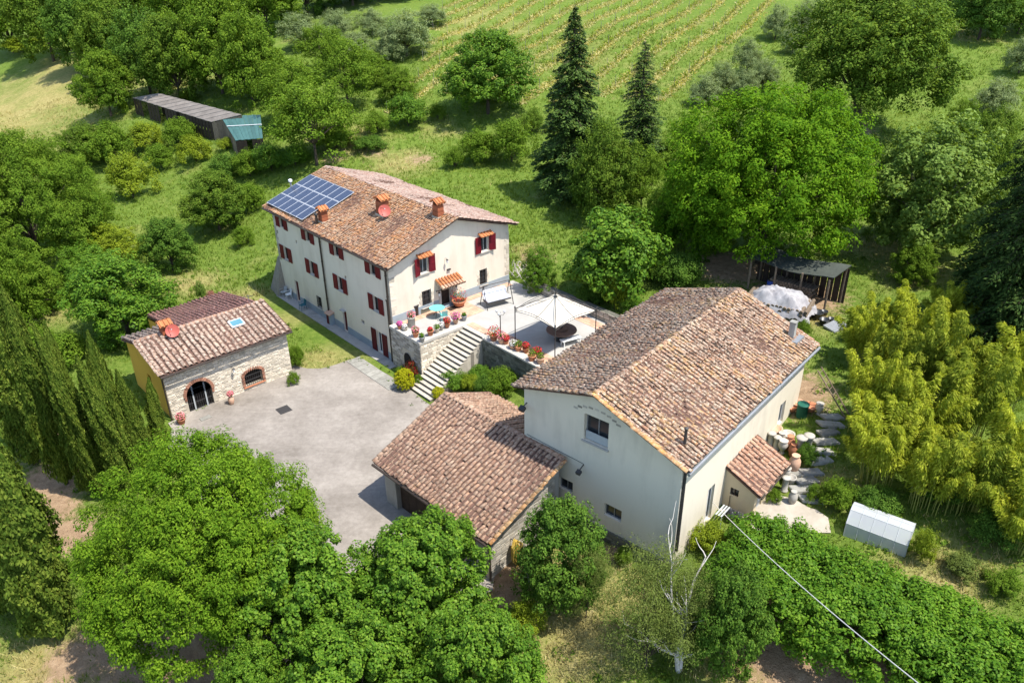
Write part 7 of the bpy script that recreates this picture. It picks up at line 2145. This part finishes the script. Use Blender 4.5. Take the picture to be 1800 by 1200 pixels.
  ('bamboo_a', None, 27.58, 43.19, 5.33, 1.72, 'bamboo_clump', 'bamboo', 'topmost bamboo clump beside the conifers', 'bamboo grove right of the barn'),
  ('cedar', 'lf_cedar', 31.60, 46.22, 16.24, 3.61, 'conifer_tree', 'conifer', 'dark conifer spire behind the two right-edge conifers', None),
  ('cedar', 'lf_cedar', 37.37, 50.24, 17.95, 5.11, 'conifer_tree', 'conifer', 'tall dark conifer cut by the right edge, highest of them', None),
  ('wispy', None, 6.37, 23.66, 5.76, 1.64, 'wispy_shrub', 'shrub', 'grey-green wispy shrub just left of the bleached dead tree', None),
  ('bush', 'lf_dark', 21.68, 35.41, 2.31, 1.22, 'shrub', 'shrub', 'dark undergrowth between the bamboo clumps, centre of the grove', None),
  ('bush', 'lf_dark', 21.07, 30.38, 2.44, 1.21, 'shrub', 'shrub', 'dark undergrowth below the bamboo right of the greenhouse', None),
  ('bush', 'lf_dark', 17.84, 30.14, 1.51, 1.11, 'shrub', 'shrub', 'dark green undergrowth directly behind the greenhouse left end', None),
  ('bush', 'lf_dark', 22.07, 27.73, 1.90, 1.20, 'shrub', 'shrub', 'dark undergrowth under the lowest bamboo at the right edge', None),
  ('bush', 'lf_mid', 11.21, 56.82, 2.64, 1.94, 'shrub', 'shrub', 'shaded bush between the glossy tree and the woodshed', None),
  ('bush', 'lf_dark', 12.58, 54.62, 2.54, 1.96, 'shrub', 'shrub', 'dark shaded bush left of the woodshed behind the barn roof', None),
  ('round_b', 'lf_mid', 12.82, 63.67, 4.90, 2.30, 'broadleaf_tree', 'tree', 'shaded leafy tree at the left foot of the big walnut', None),
  ('olive', None, -12.35, 136.97, 3.40, 2.76, 'olive_tree', 'olive tree', 'olive at the upper end of the grey clump by the vineyard', None),
  ('olive', None, -23.20, 125.43, 3.60, 3.08, 'olive_tree', 'olive tree', 'grey olive right of the slim light green tree', None),
  ('bush_b', 'lf_mid', -16.07, 94.90, 2.61, 2.03, 'shrub', 'shrub', 'scrub at the left end of the bank behind the farmhouse', None),
  ('bush', 'lf_dark', -16.20, 90.83, 1.62, 2.10, 'shrub', 'shrub', 'dark bramble on the bank above the far roof end', None),
  ('bush_b', 'lf_mid', -54.57, 94.84, 4.03, 3.47, 'shrub', 'shrub', 'light scrub below the pasture at the left', None),
  ('bush', 'lf_mid', -36.02, 51.64, 3.57, 1.94, 'shrub', 'shrub', 'green bush behind the cypress row at the left edge', None),
  ('bush_b', 'lf_yellow', 18.64, 27.04, 1.88, 0.62, 'shrub', 'shrub', 'yellow bush at the right end of the greenhouse', None),
  ('bush', 'lf_mid', 16.14, 30.77, 1.69, 0.90, 'shrub', 'shrub', 'green bush left of the greenhouse behind the patio', None),
  ('bush_b', 'lf_mid', 15.19, 31.29, 1.12, 0.52, 'shrub', 'shrub', 'weeds between the patio edge and the rock steps', None),
  ('bush', 'lf_dark', 15.58, 33.91, 1.34, 0.60, 'shrub', 'shrub', 'dark fern clump among the barn-side pots', None),
  ('bush_b', 'lf_mid', 13.28, 31.56, 0.75, 0.46, 'shrub', 'shrub', 'ivy patch at the foot of the lean-to', None),
  ('bush_b', 'lf_wispy', 20.08, 26.21, 1.02, 0.91, 'shrub', 'shrub', 'dry bramble on the grass right of the greenhouse', None),
  ('bush_b', 'lf_mid', 21.20, 25.00, 1.24, 0.83, 'shrub', 'shrub', 'scrub on the grass at the right edge above the hedge', None),
  ('bush_b', 'lf_yellow', 22.25, 45.08, 1.55, 0.81, 'shrub', 'shrub', 'weedy shrub at the foot of the bamboo behind the barn', None),
  ('bush_b', 'lf_mid', -16.46, 22.31, 1.44, 0.96, 'shrub', 'shrub', 'low weeds at the bottom edge left of the glossy trees', None),
  ('bush_b', 'lf_mid', 19.26, 46.10, 1.19, 0.60, 'shrub', 'shrub', 'weeds beside the barn chimney at the back corner', None),
]
for key, mat, x, y, h, r, nm, cat, lab, grp in TREES:
    tr_ = plant(key, x, y, h, r, lab, nm, cat, grp, mat=mat)
    if nm == 'cypress_tree':                 # the row leans a little towards the yard
        tr_.rotation_euler = (R(-1.0), R(4.0), tr_.rotation_euler[2])

# long hedge in the right foreground
HP = [
(10.67, 26.56), (22.49, 16.75)
]
env = []
rg = random.Random(40)
hx0, hy0 = HP[0]; hx1, hy1 = HP[1]
hl = math.hypot(hx1 - hx0, hy1 - hy0)
nh = int(hl / 1.1)
for k in range(nh + 1):
    t = k / nh
    z0 = gz(hx0 + (hx1 - hx0) * t, hy0 + (hy1 - hy0) * t) - gz(hx0, hy0)
    for j in range(3):
        env.append((hl * t + rg.uniform(-.3, .3), (-1.35, 0.0, 1.35)[j] + rg.uniform(-.25, .25), z0 + 1.35 + rg.uniform(-.08, .12), 1.4, 1.3 * rg.uniform(0.9, 1.1), 1.55 * rg.uniform(0.94, 1.08)))
v, f, cl = clump_crown(env, 1900, 0.34, 95, 0.14, 41, aspect=1.7, fill=0.08, zmin=-0.6, up=0.85, ragged_=0.06)
hd_ = thing('hedge', (hx0, hy0, gz(hx0, hy0) - 0.05), math.atan2(hy1 - hy0, hx1 - hx0), 'long glossy green hedge crossing the lower right below the cable', 'hedge')
link('foliage', np_mesh('foliage', v, f), 'lf_hedge', hd_)
for k in range(nh // 2):
    st_ = MB().tube([(k * 2.2 + 0.3, 0, -0.4), (k * 2.2 + 0.5, 0.1, 1.8)], [0.09, 0.04], 6).build('stem', 'bark', hd_)

# dead bleached tree
DT = (6.91, 22.84)
dt = thing('dead_tree', (*DT, gz(*DT) - 0.1), 0.0, 'bare bleached dead tree with white branches in front of the barn corner', 'tree')
rg = random.Random(17)
def branch(p, d, L, r, depth, acc):
    pts = [p]; rad = [r]
    q = Vector(p); dd = Vector(d)
    for k in range(4):
        dd = (dd + Vector((rg.uniform(-.28, .28), rg.uniform(-.28, .28), rg.uniform(-.08, .2)))).normalized()
        q = q + dd * L / 4
        pts.append(q.copy()); rad.append(r * (1 - (k + 1) / 4 * 0.72))
        if depth > 0 and k >= 0 and rg.random() < 0.85:
            sd_ = (dd + Vector((rg.uniform(-1, 1), rg.uniform(-1, 1), rg.uniform(-.2, .5)))).normalized()
            acc.append((q.copy(), sd_, L * rg.uniform(0.4, 0.65), r * 0.45, depth - 1))
    return pts, rad
todo = []
for p0, d0_, L0, r0_ in (((0, 0, 0), (0.05, 0.05, 1), 3.9, 0.14), ((0.05, 0, 0.3), (0.30, 0.1, 1), 4.2, 0.10), ((-0.05, 0, 1.0), (-0.6, 0.0, 0.55), 1.9, 0.08), ((0.1, 0, 0.9), (0.9, -0.2, 0.35), 2.6, 0.07)):
    todo.append((Vector(p0), Vector(d0_).normalized(), L0, r0_, 2))
while todo:
    p, d, L, r, dep = todo.pop()
    acc = []
    pts, rad = branch(p, d, L, r, dep, acc)
    MB().tube(pts, [max(x, 0.008) for x in rad], 6, False).build('branch', 'bark_pale', dt, True)
    todo += acc

# vineyard rows
VROWS = [
(18.36, 99.13, 30.32, 118.26), (31.04, 119.40, 45.01, 141.75), (14.79, 100.40, 48.94, 155.00), (11.22, 101.66, 45.00, 155.67), (5.46, 99.44, 41.05, 156.34), (1.26, 99.70, 37.11, 157.01), (-1.86, 101.68, 33.16, 157.69), (-4.99, 103.67, 29.22, 158.36), (-8.11, 105.65, 25.27, 159.03), (-15.38, 101.00, 21.33, 159.70), (-15.09, 108.45, 17.38, 160.37), (-12.42, 119.70, 13.44, 161.04), (-12.22, 127.00, 9.49, 161.71), (-12.01, 134.30, 5.55, 162.38), (-11.81, 141.60, 1.61, 163.05), (-11.49, 149.09, -2.34, 163.72), (-10.79, 157.19, -6.28, 164.39)
]
rgv = np.random.default_rng(60)
ORD = 'first second third fourth fifth sixth seventh eighth ninth tenth eleventh twelfth thirteenth fourteenth fifteenth sixteenth seventeenth eighteenth nineteenth twentieth'.split()
for k, (x0, y0, x1, y1) in enumerate(VROWS):
    L = math.hypot(x1 - x0, y1 - y0)
    z0 = gz(x0, y0)
    vr = thing('vine_row', (x0, y0, z0), 0, ORD[k] + ' vine row of the hillside vineyard counted from the right-hand olives', 'vine row', 'vineyard rows on the upper hillside')
    dx, dy = (x1 - x0) / L, (y1 - y0) / L
    n = int(L * 46)
    s = rgv.random(n) * L; w = rgv.normal(size=n) * 0.42
    X, Y = x0 + dx * s - dy * w, y0 + dy * s + dx * w
    p = np.stack([X - x0, Y - y0, ground(X, Y) - z0 + 0.12], 1)
    nn = rgv.normal(size=(n, 3)); nn[:, 2] = np.abs(nn[:, 2]) + 0.3
    ax = np.tile([0, 0, 1.0], (n, 1)) + rgv.normal(size=(n, 3)) * 0.5
    v, f = quads(p, nn, 0.42 * rgv.uniform(0.6, 1.4, n), 2.6, rgv, ax)
    link('straw_strip', np_mesh('straw_strip', v, f), 'vine_straw', vr)
    parts = []
    s = 0.4
    while s < L:
        if rgv.random() < 0.75:
            xx, yy = x0 + dx * s, y0 + dy * s
            parts.append(blob_leaves(26, (xx - x0, yy - y0, gz(xx, yy) - z0 + 0.6), (0.32, 0.32, 0.5), 0.20, int(rgv.integers(1e6)), shell=0.1))
        s += rgv.uniform(0.8, 1.3)
    v, f = merge(parts)
    link('vines', np_mesh('vines', v, f), 'lf_yellow', vr)
    s = 0.0
    while s < L:
        xx, yy = x0 + dx * s, y0 + dy * s; g_ = gz(xx, yy) - z0
        MB().tube([(xx - x0, yy - y0, g_ - 0.2), (xx - x0, yy - y0, g_ + 1.5)], 0.03, 5).build('post', 'bark_grey', vr)
        s += 5.0

# weeds creeping in along the courtyard edge
rgw = np.random.default_rng(33)
parts = []
for i in range(len(court)):
    p0, p1 = court[i], court[(i + 1) % len(court)]
    L = math.hypot(p1[0] - p0[0], p1[1] - p0[1])
    for _ in range(int(L * 2.2)):
        t = rgw.random(); x = p0[0] + (p1[0] - p0[0]) * t + rgw.normal() * 0.3; y = p0[1] + (p1[1] - p0[1]) * t + rgw.normal() * 0.3
        parts.append(blob_leaves(14, (x, y, 0.07), (0.16, 0.16, 0.10), 0.10, int(rgw.integers(1e6)), shell=0.1))
v, f = merge(parts)
tag(link('edge_weeds', np_mesh('edge_weeds', v, f), 'herb'), 'small weeds growing along the courtyard edge', 'weeds', kind='stuff')
# grass tufts
rgg = np.random.default_rng(90)
n = 150000
yy = 14 + 116 * rgg.random(n) ** 1.5
xx = (rgg.random(n) * 2 - 1) * (10 + yy * 0.72)
inside = np.zeros(n, bool)
def in_frame(F, x, y, a0, a1, b0, b1):
    c, s = math.cos(F[1]), math.sin(F[1])
    dx, dy = x - F[0][0], y - F[0][1]
    a, b = dx * c + dy * s, -dx * s + dy * c
    return (a > a0) & (a < a1) & (b > b0) & (b < b1)
inside |= in_frame(HOUSE, xx, yy, -0.1, 11.2, -0.1, 17.3) | in_frame(HOUSE, xx, yy, -0.4, 11.8, -16.5, 0.1) | in_frame(HOUSE, xx, yy, -2.7, 0.0, -4, 18)
inside |= in_frame(STONE, xx, yy, -0.2, 8.9, -0.2, 10) | in_frame(BARN, xx, yy, 0.2, 15, 0, 10) | in_frame(BARN, xx, yy, 5, 9, -1.7, 1) | in_frame(GARAGE, xx, yy, 0, 8.6, 0, 9.2) | in_frame(HOUSE, xx, yy, -1.5, 4, -6, -3.4)
def pip(x, y, poly):
    r_ = np.zeros(len(x), bool)
    for i in range(len(poly)):
        (x0, y0), (x1, y1) = poly[i], poly[i - 1]
        c = ((y0 > y) != (y1 > y)) & (x < (x1 - x0) * (y - y0) / (y1 - y0 + 1e-12) + x0)
        r_ ^= c
    return r_
inside |= pip(xx, yy, court) | pip(xx, yy, patio)
P2 = np.stack([xx, yy], 1)
soil = patch_field(P2, SOIL); dry = patch_field(P2, DRY) + rgg.normal(size=n) * 0.16
keep = ~inside & (soil < 0.35 + 0.3 * rgg.random(n))
for nm, sel, mat in (('grass', keep & (dry < 0.42), 'grass'), ('dry_grass', keep & (dry >= 0.42), 'straw')):
    x, y = xx[sel], yy[sel]; k = len(x)
    rep = 3
    x = np.repeat(x, rep) + rgg.normal(size=k * rep) * 0.10; y = np.repeat(y, rep) + rgg.normal(size=k * rep) * 0.10
    sz = rgg.uniform(0.10, 0.26, k * rep) * (1 + (y > 60) * 0.5)
    z = ground(x, y)
    an = rgg.random(k * rep) * 6.283; ln = rgg.normal(size=(k * rep, 2)) * 0.5
    w = sz * 0.13
    a = np.stack([x - np.cos(an) * w, y - np.sin(an) * w, z - 0.02], 1); b = np.stack([x + np.cos(an) * w, y + np.sin(an) * w, z - 0.02], 1)
    c = np.stack([x + ln[:, 0] * sz, y + ln[:, 1] * sz, z + sz], 1)
    v = np.stack([a, b, c], 1).reshape(-1, 3)
    tag(link(nm, np_mesh(nm, v, np.arange(len(v)).reshape(-1, 3)), mat), 'short green meadow grass' if nm == 'grass' else 'tufts of dry straw-coloured grass', 'grass', kind='stuff')

# knee-high weeds and herbs through the meadow
k = 2600
sel = np.flatnonzero(keep)[:0]
cand = np.flatnonzero(keep & (dry < 0.6)); cand = rgg.choice(cand, k, replace=False)
clus = np.sin(xx[cand] * 0.35 + 1.3) + np.sin(yy[cand] * 0.29 + xx[cand] * 0.17) + rgg.normal(size=k) * 0.8
cand = cand[clus > 0.2]
m_ = 34
cx = np.repeat(xx[cand], m_); cy = np.repeat(yy[cand], m_); rr = np.repeat(rgg.uniform(0.15, 0.5, len(cand)), m_)
dd = sph(rgg, len(cx)); px = cx + dd[:, 0] * rr; py = cy + dd[:, 1] * rr
p = np.stack([px, py, ground(px, py) + np.abs(dd[:, 2]) * rr * 0.9], 1)
nn = dd.copy(); nn[:, 2] = np.abs(nn[:, 2]) + 0.4
v, f = quads(p, nn + rgg.normal(size=nn.shape) * 0.4, 0.16 * rgg.uniform(0.6, 1.4, len(p)), 1.8, rgg)
tag(link('wild_herbs', np_mesh('wild_herbs', v, f), 'herb'), 'scattered clumps of green weeds in the meadow grass', 'weeds', kind='stuff')
